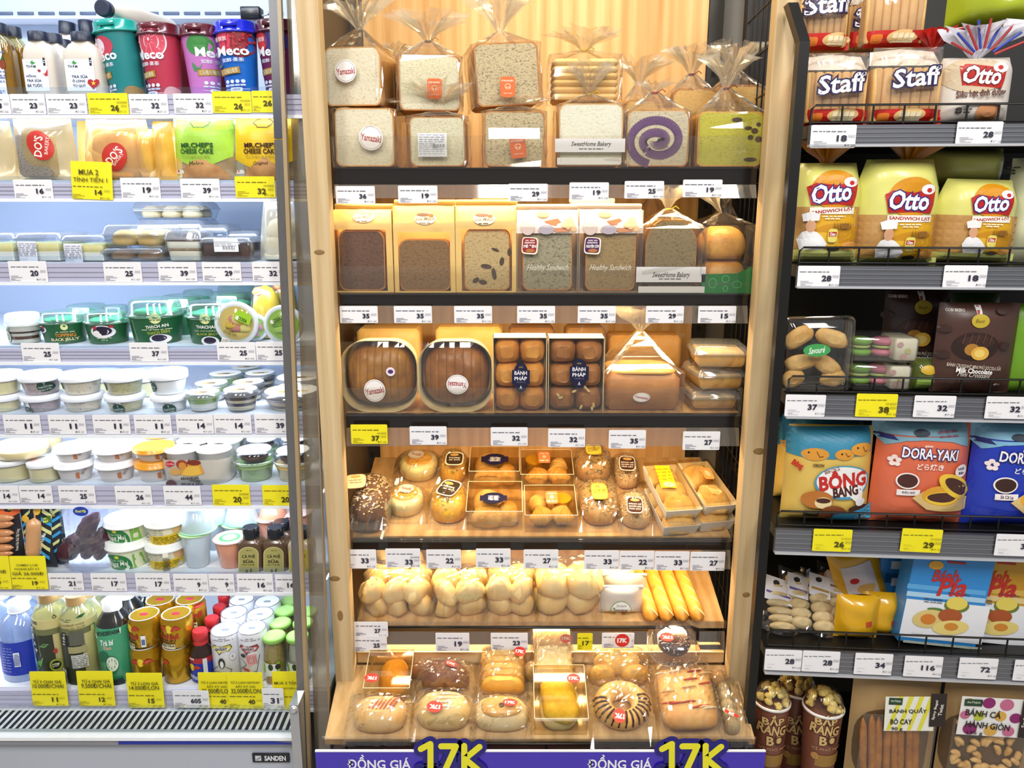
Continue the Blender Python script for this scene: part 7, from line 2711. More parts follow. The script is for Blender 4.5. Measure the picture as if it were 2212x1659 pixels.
# --- fifth shelf
CREAMB = crust('#e6b968', '#f8e2ac', 9, .5, .3)


def bun_sack(x0, x1, yf, yb, label, rows, sd, top=.10, r=.03):
    it = L5(x0, x1, yf, yb, 'roll_bag', label, 'bread bag', 'bags of soft rolls', hz=.05)
    w, L = it.w, it.h
    rd = random.Random(sd)
    for k in range(rows[0]):
        for j in range(rows[1]):
            for lv in range(rows[2]):
                a = rd.uniform(-1, 1)
                cx, cy, cz = w * ((k + .5) / rows[0] - .5) * .9 + rd.uniform(-.004, .004), L * (.12 + .8 * (j + .5) / rows[1]), .001 + lv * r * 1.25
                ca, sa = math.cos(a), math.sin(a)
                MB().blob(w * 1.12 / rows[0], L * .82 / rows[1], r * 1.6, CREAMB, (0, 0, 0), 18, 10, 2.6, .16, sd + k + j * 3 + lv * 7, .5, lambda p, ca=ca, sa=sa, cx=cx, cy=cy, cz=cz: Vector((p.x * ca - p.y * sa + cx, p.x * sa + p.y * ca + cy, p.z + cz))).build('roll', it.root)
    pillow(it, w * 1.08, L * 1.08, top, seed=sd, ex=5)
    it.lvl(top + .004)
    return it


bun_sack(776, 934, 1342, 1268, 'clear bag of many soft rolls at the left post', (3, 2, 2), 1)
it = bun_sack(932, 1050, 1340, 1276, 'clear bag of soft rolls with green script name', (2, 2, 2), 2, .095)
it.T('Savouré', 981, 1280, 1035, 1296, '#3c4a24', 0, -4, .3).done()
bun_sack(1048, 1156, 1340, 1268, 'clear bag of plump rolls in the shelf middle', (2, 2, 2), 3, .103, .032)
bun_sack(1160, 1296, 1340, 1268, 'clear bag of long breads beside the white bags', (2, 1, 2), 4, .112, .036)
for x0, x1, yf, t in ((940, 1050, 1268, 'clear bag of rolls behind the script-named bag'), (800, 925, 1262, 'clear bag of rolls behind the leftmost rolls')):
    bun_sack(x0, x1, yf, yf - 36, t, (2, 1, 2), int(x0), .10)
WB = film('#f6f3ee', .05, .4, .15, .7, '#e2ddd6')
for x0, y0, x1, dd, t, pr in ((1296, 1272, 1390, .016, 'white sesame bread bag with a half-round green label', 1), (1302, 1246, 1398, .05, 'plain white bread bag behind the green-labelled one', 0), (1288, 1232, 1372, .085, 'white bread bag third from the front', 0)):
    it = It(BK, x0, y0, x1, 1352, dd, 'white_bread_bag', t, 'bread bag', 'white bread bags', BZ[4] + .30 * (dd + .035))
    pouch(it, .016, WB, 2.4, 5, .003, lambda v: 1 - .03 * v, seed=int(x0), name='bag_film')
    MB().rbox(it.w, .005, it.h * .09, .001, .001, M('#efe9e2', .5), y=.012, z=it.h * .92, seg=2).build('folded_top', it.root)
    if pr:
        bun_y = it.h * .05
        P = [(1342 + 22 * math.cos(a), 1324 - 24 * math.sin(a)) for a in [math.pi * i / 12 for i in range(13)]]
        it.G([(x - (x - 1342) * -.05, y - 1) for x, y in P] + [(1320, 1330), (1364, 1330)][0:0], '#6a9a4c').G(P, '#f4f4f0')
        it.G([(1320, 1335), (1364, 1335), (1358, 1344), (1326, 1344)], '#9cc060')
        it.T('Savouré', 1332, 1305, 1353, 1312, '#8a8a84', 0, 0, .3).T('BÁNH MÌ MÈ', 1327, 1317, 1356, 1322, '#3a3a36', .03).E(1338, 1325, 1354, 1336, '#a5683c').E(1331, 1330, 1345, 1338, '#dcb884').done()
BAG = crust('#cf8422', '#eaae4a', 12, .4, .15)
for k in range(4):
    x = 1391 + 33.5 * k
    it = L5(x, x + 36, 1356, 1250, 'baguette', ('baguette nearest the white bags', 'second baguette from the white bags', 'third baguette from the white bags', 'baguette at the far right of four')[k], 'bread', 'four baguettes side by side', hz=.035, turn=.10)
    w, L = it.w, it.h
    mb = MB()
    spindle(mb, (0, .004, w * .47), (0, L * 1.15, w * .47), w * .5, BAG, 16, 14, (0, 0, 0), .92, .12, .04, k)
    mb.build('loaf_body', it.root)
    for j in range(5):
        y = L * (.10 + .21 * j)
        mb = MB()
        spindle(mb, (-w * .26, y + w * .55, w * .82), (w * .30, y - w * .30, w * .82), w * .085, crust('#f0c878', '#f8dea4', 20, .6, .2), 8, 8, (0, 0, w * .10), .6, .5)
        mb.build('score_cut', it.root)

# --- bottom basket
def k17(it, cx, cy, rx, ry, r=0):
    it.E(cx - rx, cy - ry, cx + rx, cy + ry, '#d8291f', r).T('17K', cx - rx * .72, cy - ry * .34, cx + rx * .72, cy + ry * .38, '#f8efe8', .06, r)


def b6(x0, x1, yf, yb, name, label, hz=.05, lift=0, cat='bread', grp='filled buns in clear packs', turn=0):
    return L6(x0, x1, yf, yb, name, label, cat, grp, hz=hz, lift=lift, turn=turn)


it = b6(790, 888, 1518, 1436, 'floss_bun', 'orange crumb-topped bun in a clear box', .05)
w, L = it.w, it.h
bun(it, w * .66, L * .92, .046, crust('#d88c1c', '#eeb03c', 34, .7, .8), .004, w * .08, seed=1)
clear_tray(it, .05)
k17(it, 803, 1465, 14, 10, 176)
it.done()
it = b6(898, 1022, 1506, 1446, 'chocolate_bun', 'dark brown bun in a clear bag', .05)
bun(it, it.w * .86, it.h * .95, .05, crust('#6e3c1c', '#94582c', 24, .5), .004, seed=2)
pillow(it, it.w * 1.1, it.h * 1.1, .056, seed=2)
it.lvl(.056)
k17(it, 975, 1434, 13, 6, -20)
it.done()
it = b6(1032, 1138, 1508, 1412, 'ridged_bun', 'sliced-top golden bun with cheese ridges', .05)
w, L = it.w, it.h
for k in range(6):
    bun(it, w * .92, L * .24, .046, crust('#e09a30', '#f2c060', 14, .4), L * (.02 + .145 * k), 0, 0, 3 + k, 3.2, 'bun_fold')
pillow(it, w * 1.08, L * 1.06, .054, seed=3)
it.lvl(.054)
k17(it, 1123, 1408, 13, 10, -10)
it.done()
it = b6(1150, 1240, 1484, 1374, 'crumb_sandwich', 'tall pale crumb-coated sandwich bread in a clear pack', .05, 0)
w, L = it.w, it.h
MB().rbox(w * .9, L, .046, .008, .006, crust('#e8c27c', '#f6e0a8', 20, .7, .4), y=.004, z=.001).build('sandwich', it.root)
for s in (-1, 1):
    MB().box(s * w * .452 - .001, s * w * .452 + .001, .008, L - .004, .012, .036, M('#b87a34', .6)).build('filling_edge', it.root)
pillow(it, w * 1.1, L * 1.08, .055, seed=4, ex=5)
it.lvl(.055)
k17(it, 1223, 1380, 14, 9, -6)
it.done()
it = b6(1266, 1408, 1488, 1418, 'petal_bun', 'five-lobed golden bun behind the chocolate ring', .05)
w, L = it.w, it.h
for k in range(5):
    a = math.pi * (.02 + .24 * k)
    MB().blob(w * .42, w * .26, .042, crust('#e0a03c', '#f4cc78', 12, .45), (0, 0, 0), 18, 9, 2.2, .05, k, .3, lambda p, a=a: Vector((p.x * math.cos(a) - p.y * math.sin(a) + w * .26 * math.cos(a), p.x * math.sin(a) + p.y * math.cos(a) + L * .25 + w * .24 * math.sin(a), p.z + .001))).build('bun_lobe', it.root)
pillow(it, w * 1.08, L * 1.2, .05, seed=6, y0=-.004)
it.done()
it = It(BK, 1328, 1368, 1364, 1398, -.04, 'sticker_card', 'round red sticker standing above the petal bun', 'sticker', None)
card(it, M('#efe9e6', .4), .0005)
k17(it, 1344, 1383, 15, 14)
it.done()
it = b6(1405, 1520, 1440, 1380, 'chocolate_donut_box', 'clear dome box with a sprinkled chocolate donut', .05, .05, 'donut', None)
w, L = it.w, it.h
CHO = crust('#2a1610', '#44281c', 30, .35, .3)
W = w * .62
R = []
for i in range(24):
    a = 6.28319 * i / 24
    R.append([(math.cos(a) * (W * .33 + W * .18 * math.cos(b)), w * .44 + math.sin(a) * (W * .33 + W * .18 * math.cos(b)) * .95, .016 + .015 * math.sin(b)) for b in [6.28319 * k / 12 for k in range(12)]])
mb = MB()
mb.loft(R + [R[0]], CHO, True, (0, 0))
mb.build('donut', it.root)
rd = random.Random(4)


def on_ring(rd):
    a, b = rd.uniform(0, 6.28), rd.uniform(.2, 2.9)
    q = W * .33 + W * .18 * math.cos(b)
    return (math.cos(a) * q, w * .44 + math.sin(a) * q * .95, .0165 + .0153 * math.sin(b)), 0


seeds(it, 90, on_ring, '#efe6ea', .005, .0016, 1, 'white_sprinkle')
seeds(it, 50, on_ring, '#d98aa0', .005, .0016, 2, 'pink_sprinkle')
MB().lathe([(w * .42, 0), (w * .5, .002), (w * .5, .004), (w * .42, .006), (w * .40, .034), (w * .34, .041), (w * .2, .042)], film('#fff8f0', .08, .6, .06, .04), 30, (0, w * .44), True, (0, 1), 3).build('dome_box', it.root)
it.lvl(.043)
k17(it, 1441, 1377, 17, 10, 176)
it.done()
it = b6(748, 884, 1592, 1518, 'pink_bun', 'pale bun streaked with pink filling at left front', .05)
w, L = it.w, it.h
bun(it, w * .86, L * .95, .045, crust('#e2aa58', '#f4d498', 14, .45), .004, seed=11, ex=2.8)
for k in range(7):
    mb = MB()
    spindle(mb, (-w * .2 + w * .06 * k, L * .25, .036), (-w * .02 + w * .06 * k, L * .85, .036), .0022, M('#c96a44', .5), 8, 6, (0, 0, .009))
    mb.build('filling_streak', it.root)
pillow(it, w * 1.1, L * 1.1, .052, seed=11, fin=.02)
it = b6(890, 1022, 1586, 1510, 'mayo_bun', 'pale round bun with white drizzle and red sticker', .05)
w, L = it.w, it.h
bun(it, w * .9, L * .95, .048, crust('#e6b864', '#f6dca0', 14, .45), .004, seed=12, ex=2.6)
for k in range(4):
    mb = MB()
    spindle(mb, (-w * .28, L * (.35 + .12 * k), .041), (w * .28, L * (.40 + .12 * k), .041), .0024, M('#f0dcc0', .4), 10, 6, (0, 0, .008))
    mb.build('drizzle', it.root)
pillow(it, w * 1.1, L * 1.12, .054, seed=12, fin=.02)
it.lvl(.054)
k17(it, 939, 1527, 16, 13, 174)
it.done()
it = b6(1018, 1148, 1590, 1522, 'ring_bun', 'round glazed bun with a small centre hole', .045)
w, L = it.w, it.h
bun(it, w * .92, L, .044, crust('#e8c684', '#f6e4b8', 10, .4, .1), .004, seed=13)
bun(it, w * .66, L * .66, .012, crust('#d8963c', '#eab864', 14, .3, .1), .004 + L * .17, 0, .036, 14, name='glaze')
MB().lathe([(.007, .046), (.0055, .049)], M('#5a3418', .7), 14, (0, L * .52)).build('centre_hole', it.root)
pillow(it, w * 1.08, L * 1.08, .053, seed=13)
it.lvl(.053)
k17(it, 1102, 1518, 16, 8, -4)
it.done()
it = b6(1154, 1268, 1588, 1472, 'yellow_floss_bun', 'yellow floss-topped bun in a tall clear box', .06)
w, L = it.w, it.h
bun(it, w * .78, L * .9, .03, crust('#e8d49c', '#f4e6bc', 14), .004, seed=15, name='bun')
bun(it, w * .74, L * .86, .034, crust('#d9b424', '#f2d95a', 40, .8, 1.0), .006, 0, .018, 16, 2.4, 'floss', .14)
clear_tray(it, .056)
k17(it, 1239, 1466, 15, 10, -2)
it.done()
it = b6(1272, 1424, 1588, 1490, 'chocolate_ring', 'golden ring bread striped with chocolate', .05)
w, L = it.w, it.h
W = w * .8
R = []
for i in range(30):
    a = 6.28319 * i / 30
    R.append([(math.cos(a) * (W * .34 + W * .17 * math.cos(b)), L * .52 + math.sin(a) * (W * .34 + W * .17 * math.cos(b)) * .9, .020 + .022 * math.sin(b)) for b in [6.28319 * k / 12 for k in range(12)]])
mb = MB()
mb.loft(R + [R[0]], crust('#d89a3c', '#f0c678', 14, .45), True, (0, 0))
mb.build('ring_bread', it.root)
for i in range(15):
    a = 3.0 + i * .25
    mb = MB()
    pts = [(math.cos(a + .05 * s_) * (W * .34 + (W * .17 + .0012) * math.cos(b)), L * .52 + math.sin(a + .05 * s_) * (W * .34 + (W * .17 + .0012) * math.cos(b)) * .9, .020 + .0232 * math.sin(b)) for s_, b in ((0, .1), (.5, .7), (1, 1.3), (1.4, 1.9))]
    mb.tube(pts, .0022, M('#4a2620', .4))
    mb.build('chocolate_stripe', it.root)
pillow(it, w * 1.0, L * 1.15, .052, seed=17, fin=.03)
it.lvl(.053)
k17(it, 1338, 1547, 16, 16, 170)
it.done()
it = b6(1426, 1562, 1586, 1458, 'pizza_bun', 'square savoury bun with red and white topping', .05, .012)
w, L = it.w, it.h
MB().blob(w * .92, L * .96, .040, crust('#d8903c', '#f2c47a', 16, .5, .4), (0, L / 2, .001), 24, 10, 5, .05, 18, .6).build('bun', it.root)
rd = random.Random(5)
for k in range(16):
    x, y = rd.uniform(-.36, .36) * w, rd.uniform(.12, .88) * L
    mb = MB()
    spindle(mb, (x - .016, y, .0405), (x + .016, y + .004, .0405), .003, M(('#c0442c', '#f0d8b0', '#b83a30', '#e8c088')[k % 4], .4), 7, 6, (0, 0, .002), .6)
    mb.build('topping', it.root)
pillow(it, w * 1.08, L * 1.12, .054, seed=18, fin=.025, ex=5)
it = b6(1556, 1622, 1596, 1490, 'twist_bun', 'bagged twisted bun hanging at the right end', .05)
w, L = it.w, it.h
for k in range(5):
    bun(it, w * .5, L * .26, .030, crust('#a88a5c', '#d8c090', 20), L * (.05 + .18 * k), -.004, .001, 20 + k, 2.2, 'twist')
pillow(it, w * 1.0, L * 1.1, .045, seed=20, fin=.02)
it.lvl(.045)
k17(it, 1580, 1542, 8, 15, 60)
it.done()
for x0, x1, yf, t, c in ((880, 960, 1478, 'bagged bun half hidden behind the dark bun', '#a86a34'), (1130, 1170, 1480, 'bagged bun between the ridged bun and sandwich', '#dcae64'), (1525, 1575, 1500, 'bagged bun behind the savoury square', '#c89048')):
    it = b6(x0, x1, yf, yf - 30, 'plain_bun', t, .04)
    bun(it, it.w * .85, it.h, .04, crust(c, c, 20), seed=int(x0))
    pillow(it, it.w * 1.05, it.h * 1.1, .046, seed=int(x0))

# --- promotional banner clipped to the basket front
BND = BD - .024
it = It(BK, 690, 1624, 1642, 1900, BND, 'price_banner', 'purple-blue price banner along the basket front with yellow 17K', 'banner', None)
MB().box(-it.w / 2, it.w / 2, 0, .003, 0, it.h, M('#3a22b4', .2, 0, .08, 12, .5)).build('banner_panel', it.root)
MB().box(-it.w / 2, it.w / 2, -.001, .004, it.h, it.h + .0025, M('#efeef6', .3)).build('banner_edge', it.root)
for x in (750, 1270):
    it.T('ĐỒNG GIÁ', x, 1630, x + 138, 1661, '#f2f0fa', .02)
it.done()
for ox in (0, 521):
    j = It(BK, 888 + ox, 1595, 1052 + ox, 1670, BND - .003, 'x', 'x', 'x')
    bpy.data.objects.remove(j.root)
    S = [[(909, 1617), (930, 1606), (930, 1664)], [(908, 1665), (950, 1665)], [(953, 1611), (985, 1611), (960, 1666)], [(1003, 1610), (1003, 1666)], [(1036, 1612), (1004, 1638), (1038, 1666)]]
    for wd, c in ((33, '#1a1478'), (13, '#ece52a')):
        for pl in S:
            pl = [(x + ox, y) for x, y in pl]
            j.n -= 1
            j.L(pl, wd, c)
            for x, y in pl:
                j.E(x - wd / 2, y - wd / 2, x + wd / 2, y + wd / 2, c, seg=16)
                j.n -= 1
        j.n += 4
    o = j.P.build('cut_out_price', it.root)
    o.location = BK.w(j.uc, BND - .003, j.zb) - it.root.location
# ================================================================ black rack: packaged snacks
def ri(k, x0, y0, x1, dd, name, label, cat, group=None, zb=None, lean=0, turn=0, y1=None):
    return It(RK, x0, y0, x1, y1 or RR[min(k, 4)][0], dd, name, label, cat, group, RZ[k] if zb is None else zb, lean, turn)


TOAST = crust('#cf9c54', '#e8c488', 12, .6, .2)


def staff(x0, y0, x1, dd, label, lx, ly, zb=None, y1=None, red=1, seed=0, lean=0, k=0):
    it = ri(k, x0, y0, x1, dd, 'sliced_loaf_bag', label, 'bread', 'red-based sandwich loaves', zb, lean, 0, y1)
    w, h = it.w, it.h
    n = 7
    for i in range(n):
        MB().rbox(w * .94 / n - .0002, .09, h * .70, .004, .003, TOAST, x=w * .94 * ((i + .5) / n - .5), y=.010, z=.004, seg=2).build('slice', it.root)
    pouch(it, .022, film('#fff8ee', .07, .55, .06, .05), 5, 9, .003, lambda t: 1 - .06 * max(0, t - .7) * 3, seed=seed, name='bag_film')
    yb = y1 or 268
    for t in range(2):
        it.R(x0 + 2, yb - 32 + 16 * t, x1 - 2, yb - 16 + 16 * t, '#c42018', nx=14)
    it.E(x0 + 46, yb - 34, x0 + 112, yb - 6, '#e0b878', 4).E(x0 + 12, yb - 24, x0 + 34, yb - 6, '#e07a28', 0, 5)
    for i in range(4):
        it.G([(x0 + 54 + 12 * i, yb - 8), (x0 + 58 + 12 * i, yb - 26), (x0 + 68 + 12 * i, yb - 28), (x0 + 66 + 12 * i, yb - 8)], '#efe0b8')
    if lx:
        it.T('Staff', lx, ly, lx + 100, ly + 40, '#f4f2f4', .02, 5, .1, ('#241a4c', .06))
        it.T('Bánh mì sandwich', lx + 6, ly + 44, lx + 84, ly + 52, '#4a2c1c', .03, 2)
    it.done()
    MB().grid(lambda i, j: ((i - .5) * w * (.98 - .1 * j), .03 + .02 * j + .006 * N3(i * 8, j * 5, seed), h * (.78 + .24 * j - .04 * j * abs(2 * i - 1))), 16, 5, M('#efecea', .35, 0, .04), False).build('white_bag_top', it.root)
    return it


staff(1742, 110, 1884, .016, 'first red-based sandwich loaf on the top rack shelf', 1770, 160, seed=1)
staff(1886, 98, 2046, .014, 'second red-based sandwich loaf on the top rack shelf', 1932, 146, seed=2)
ZU = Z(RK, 104, .06, 1800)
staff(1732, -50, 1842, .07, 'red-based loaf stacked above the first sandwich loaf', 1742, -12, ZU, 104, seed=3)
staff(1838, -30, 1900, .10, 'red-based loaf squeezed behind the stacked ones', 1850, 14, ZU, 100, seed=4)
staff(1872, -50, 2012, .06, 'red-based loaf turned to its side seam above', 0, 0, Z(RK, 98, .06, 1900), 98, seed=5)
it = ri(0, 2040, 118, 2206, .012, 'seeded_loaf_bag', 'white bag of seeded bread with red name plate', 'bread')
pouch(it, .035, M('#ddd4c8', .4, 0, .06, 20), 4, 8, .003, lambda t: 1 - .12 * max(0, t - .8) * 5, seed=6)
it.E(2050, 120, 2170, 200, '#cdb99a').G([(2076, 142), (2090, 137), (2150, 144), (2180, 136), (2172, 172), (2164, 191), (2130, 188), (2080, 184)], '#b82820')
it.E(2148, 134, 2180, 156, '#f2f0f0').E(2157, 140, 2168, 150, '#c03028').T('Otto', 2084, 143, 2162, 181, '#f4f2f4', .03, -4, .12, ('#7a1810', .05))
it.T('Siêu hạt dinh dưỡng', 2070, 192, 2174, 212, '#5a2c20', .03, 3).T('Thơm ngon bổ dưỡng', 2108, 206, 2170, 213, '#7a5a4c', .01, 3).E(2110, 222, 2160, 262, '#c98a5c').T('8', 2066, 232, 2078, 246, '#2a2420', .04).dash(2080, 2098, 236, '#4a4440', 3, 1).dash(2080, 2094, 243, '#4a4440', 3, 2)
it.done()
tuft((0, .04, it.h * .97), .062, .05, M('#dfe0ea', .4, 0, .1), 6, 30, (.1, 0)).build('gathered_top', it.root)
for i in range(9):
    a = math.pi * (.08 + .84 * i / 8)
    mb = MB().tube([(.018 * math.cos(a), .012, it.h * .99 + .012 * math.sin(a)), (.060 * math.cos(a), .002, it.h * .97 + .048 * math.sin(a) + .01)], .0022, M('#3a4ab0' if i % 2 else '#b03a3c', .4), 5)
    mb.build('printed_stripe', it.root)
it = ri(0, 1990, 66, 2080, .05, 'red_bag_end', 'gathered red bag end between loaf and seeded bag', 'bag', zb=Z(RK, 112, .05, 2030), y1=112)
tuft((0, .03, 0), it.w * .5, it.h * 1.1, M('#c02a22', .3, 0, .08, 20, .3), 8, 26, (-.2, -.2)).build('gathered_end', it.root)
it = ri(0, 2074, -40, 2290, .08, 'green_bag', 'glossy yellow-green bag lying across the rack top', 'bag', zb=Z(RK, 46, .08, 2140), y1=46)
pouch(it, .05, M('#a8b428', .25, 0, .08, 15, .5), 3, 3, .006, seed=9)


def otto(x0, y0, x1, y1, dd, label, ox, oy, s, seed, rot=0, lean=0, cx=None):
    """yellow sandwich-bread bag; (ox, oy) = left top of the red plate, s = scale"""
    it = ri(1, x0, y0, x1, dd, 'yellow_bread_bag', label, 'bread', 'yellow sandwich bread bags', None, lean, 0, y1)
    pouch(it, .04, M('#dcd878', .33, 0, .05, 15, .3), 4, 8, .0035, lambda t: 1 - .22 * max(0, t - .72) * 3.5, seed=seed)
    X = lambda u: ox + u * s
    Y = lambda v: oy + v * s
    it.R(x0 + 4, Y(56), X(2), Y(150), '#b98c50', nx=5).R(X(98), Y(56), x1 - 5, Y(150), '#b98c50', nx=4)
    it.E(X(8), Y(-26), X(104), Y(60), '#d48f14').R(X(2), Y(60), X(98), Y(150), '#d6a018', nx=8).E(X(10), Y(92), X(110), Y(136), '#c48a14').E(X(-10), Y(112), X(60), Y(150), '#dcb030')
    it.G([(X(-4), Y(12)), (X(14), Y(3)), (X(60), Y(8)), (X(112), Y(-4)), (X(104), Y(34)), (X(96), Y(54)), (X(60), Y(50)), (X(2), Y(52))], '#b41c1c')
    it.E(X(76), Y(-10), X(108), Y(12), '#f0eef0').E(X(88), Y(-2), X(99), Y(8), '#c42828')
    it.T('Otto', X(6), Y(4), X(90), Y(46), '#f4f2f4', .03, rot, .12, ('#2a2070', .05))
    it.R(X(0), Y(57), X(98), Y(72), '#efe8dc').T('SANDWICH LẠT', X(3), Y(60), X(95), Y(70), '#a8201c', .03, rot)
    it.dash(X(26), X(76), Y(77), '#f4ecc8', 2.4, 1).dash(X(32), X(68), Y(82), '#f4ecc8', 2.4, 2)
    for u in (50, 56, 62, 74, 80, 86):
        it.G([(X(u), Y(104)), (X(u + 2), Y(88)), (X(u + 4), Y(104))], '#7a5a14')
    it.R(X(66), Y(92), X(84), Y(104), '#8a5a1c').E(X(38), Y(104), X(56), Y(134), '#e4d46c', 0, 4).R(X(39), Y(111), X(55), Y(121), '#b41c1c').T('Otto', X(41), Y(112), X(53), Y(120), '#f4f2f4', .03)
    it.R(x0 + 6, Y(150), x1 - 6, y1 - 2, '#cfd27c', nx=10)
    it.G([(X(-22), Y(150)), (X(-26), Y(128)), (X(-16), Y(112)), (X(-2), Y(106)), (X(14), Y(112)), (X(24), Y(122)), (X(34), Y(138)), (X(26), Y(150))], '#e6e4e4').E(X(-8), Y(84), X(10), Y(112), '#cf9c78').G([(X(-14), Y(88)), (X(-16), Y(72)), (X(2), Y(66)), (X(20), Y(72)), (X(18), Y(86))], '#ebe9e8').E(X(34), Y(144), X(62), Y(154), '#3a3020').E(X(66), Y(132), X(104), Y(152), '#dc9c4c')
    it.done()
    return it


it = otto(1718, 350, 1874, 572, .016, 'first yellow sandwich bread bag from the rack post', 1750, 392, .98, 11, 6)
tuft((.0, .05, it.h * .95), .04, .045, M('#b8741c', .3, 0, .1, 20, .3), 11, 24).build('gathered_top', it.root)
it = otto(1860, 342, 2046, 572, .014, 'second yellow sandwich bread bag with slumped top', 1916, 408, 1.0, 12, -2)
tuft((.02, .06, it.h * .92), .05, .05, M('#c07c1c', .3, 0, .1, 20, .3), 12, 24, (.4, 0)).build('gathered_top', it.root)
otto(2034, 388, 2216, 566, .018, 'third yellow sandwich bread bag tilted at the right', 2096, 418, .86, 13, 5, .03)
it = ri(1, 2024, 316, 2202, .09, 'yellow_bread_bag', 'yellow bread bag lying on its side above the third', 'bread', 'yellow sandwich bread bags', zb=Z(RK, 400, .09, 2110), y1=398)
pouch(it, .06, M('#d8d878', .3, 0, .05, 15, .3), 4, 3.5, .004, seed=15)
it = ri(1, 2192, 340, 2290, .05, 'wrapped_roll', 'pale wrapped roll cut by the right frame edge', 'bread')
pouch(it, .03, M('#c9c9a4', .35, 0, .1), 3, 4, .004, seed=16)
it.T('245 g', 2196, 352, 2208, 382, '#3a3a34', .02, 90).done()
# --- third shelf
it = ri(2, 1690, 684, 1846, .016, 'biscuit_box', 'upright clear box of toasted garlic biscuits with green sticker', 'biscuit box', None, None, -.03)
w, h = it.w, it.h
MB().loft([[(x * k, y, h / 2 + z * k) for x, z in rrect(w, h, .012, 4)] for k, y in ((1, .0), (1, .004), (.93, .005), (.9, .04))], film('#eef0f0', .06, .55, .04, .04), True, (0, 1)).build('box_base', it.root)
MB().loft([[(x * k, y, h / 2 + z * k) for x, z in rrect(w, h, .012, 4)] for k, y in ((1, .0), (.94, -.002), (.9, -.012), (.6, -.014))], film('#f6f4ee', .05, .5, .04), True, (0, 1)).build('box_lid', it.root)
BIS = crust('#cf9a4c', '#ecc888', 26, .6, .4)
for k, (x, z, a, l) in enumerate(((-.24, .72, .5, .46), (.20, .70, -.4, .48), (-.20, .38, .2, .44), (.16, .34, -.6, .46), (.26, .16, .1, .34), (-.30, .16, .5, .34))):
    MB().blob(w * l, h * .24, .012, BIS, (0, 0, 0), 18, 7, 2.3, .12, k, .4, lambda p, x=x, z=z, a=a: Vector((x * w + p.x * math.cos(a) - p.y * math.sin(a), .012 - p.z, z * h + p.x * math.sin(a) + p.y * math.cos(a)))).build('biscuit', it.root)
it.fn = lambda x, z, off: Vector((x, -.0145 - off, z))
it.E(1734, 739, 1790, 767, '#3f9a50').T('Savouré', 1746, 746, 1779, 760, '#eef4ea', .01, 6, .25).done()


def macaron(x0, y0, x1, y1, dd, label, zb=None):
    it = ri(2, x0, y0, x1, dd, 'macaron_box', label, 'macaron box', 'clear macaron boxes', zb, 0, 0, y1)
    w, h = it.w, it.h
    for k, c in enumerate(('#7cae34', '#cf7488')):
        for s, (z, hh) in enumerate(((.18, .24), (.46, .10), (.58, .26))):
            MB().lathe([(h * .34, 0), (h * (.42 if s != 1 else .36), h * hh * .35), (h * (.40 if s != 1 else .36), h * hh * .7), (h * .22, h * hh)], M(c if s != 1 else '#b9c46a', .5, 0, .08), 22, (w * (-.26 + .34 * k), .045)).build('macaron_shell', it.root).location.z = h * z
    MB().rbox(w * .34, .075, h * .80, .006, .003, M('#e8dcc4', .45, 0, .08, 25), x=w * .32, y=.006, z=h * .1, taper=1).build('paper_sleeve', it.root)
    MB().rbox(w, .09, h * .9, .006, .004, film('#f2f4f0', .07, .6, .04, .03), y=.0, z=h * .05, taper=.96).build('clear_box', it.root)
    it.fn = lambda x, z, off: Vector((x, .0055 - off, z))
    for a, b, c in ((x1 - 40, y0 + 20, '#d6a0a0'), (x1 - 24, y0 + 34, '#cfc27c'), (x1 - 34, y0 + 46, '#d6a0a0')):
        it.E(a - 6, b - 6, a + 6, b + 6, c)
    it.done()
    return it


lo = macaron(1842, 786, 1972, 850, .016, 'lower clear macaron box under its twin')
macaron(1842, 726, 1988, 788, .016, 'upper clear macaron box with green and pink macarons', lo.top)
it = ri(2, 1972, 778, 2038, .03, 'sachet', 'small green sachet lying beside the macarons', 'sachet')
pouch(it, .02, film('#e8ecd0', .06, .5, .06, .4, '#7c8a3c'), 2.5, 3, .003, seed=21)
it.E(1992, 790, 2024, 810, '#c9a42c').R(1984, 818, 2030, 846, '#8aa84c').done()


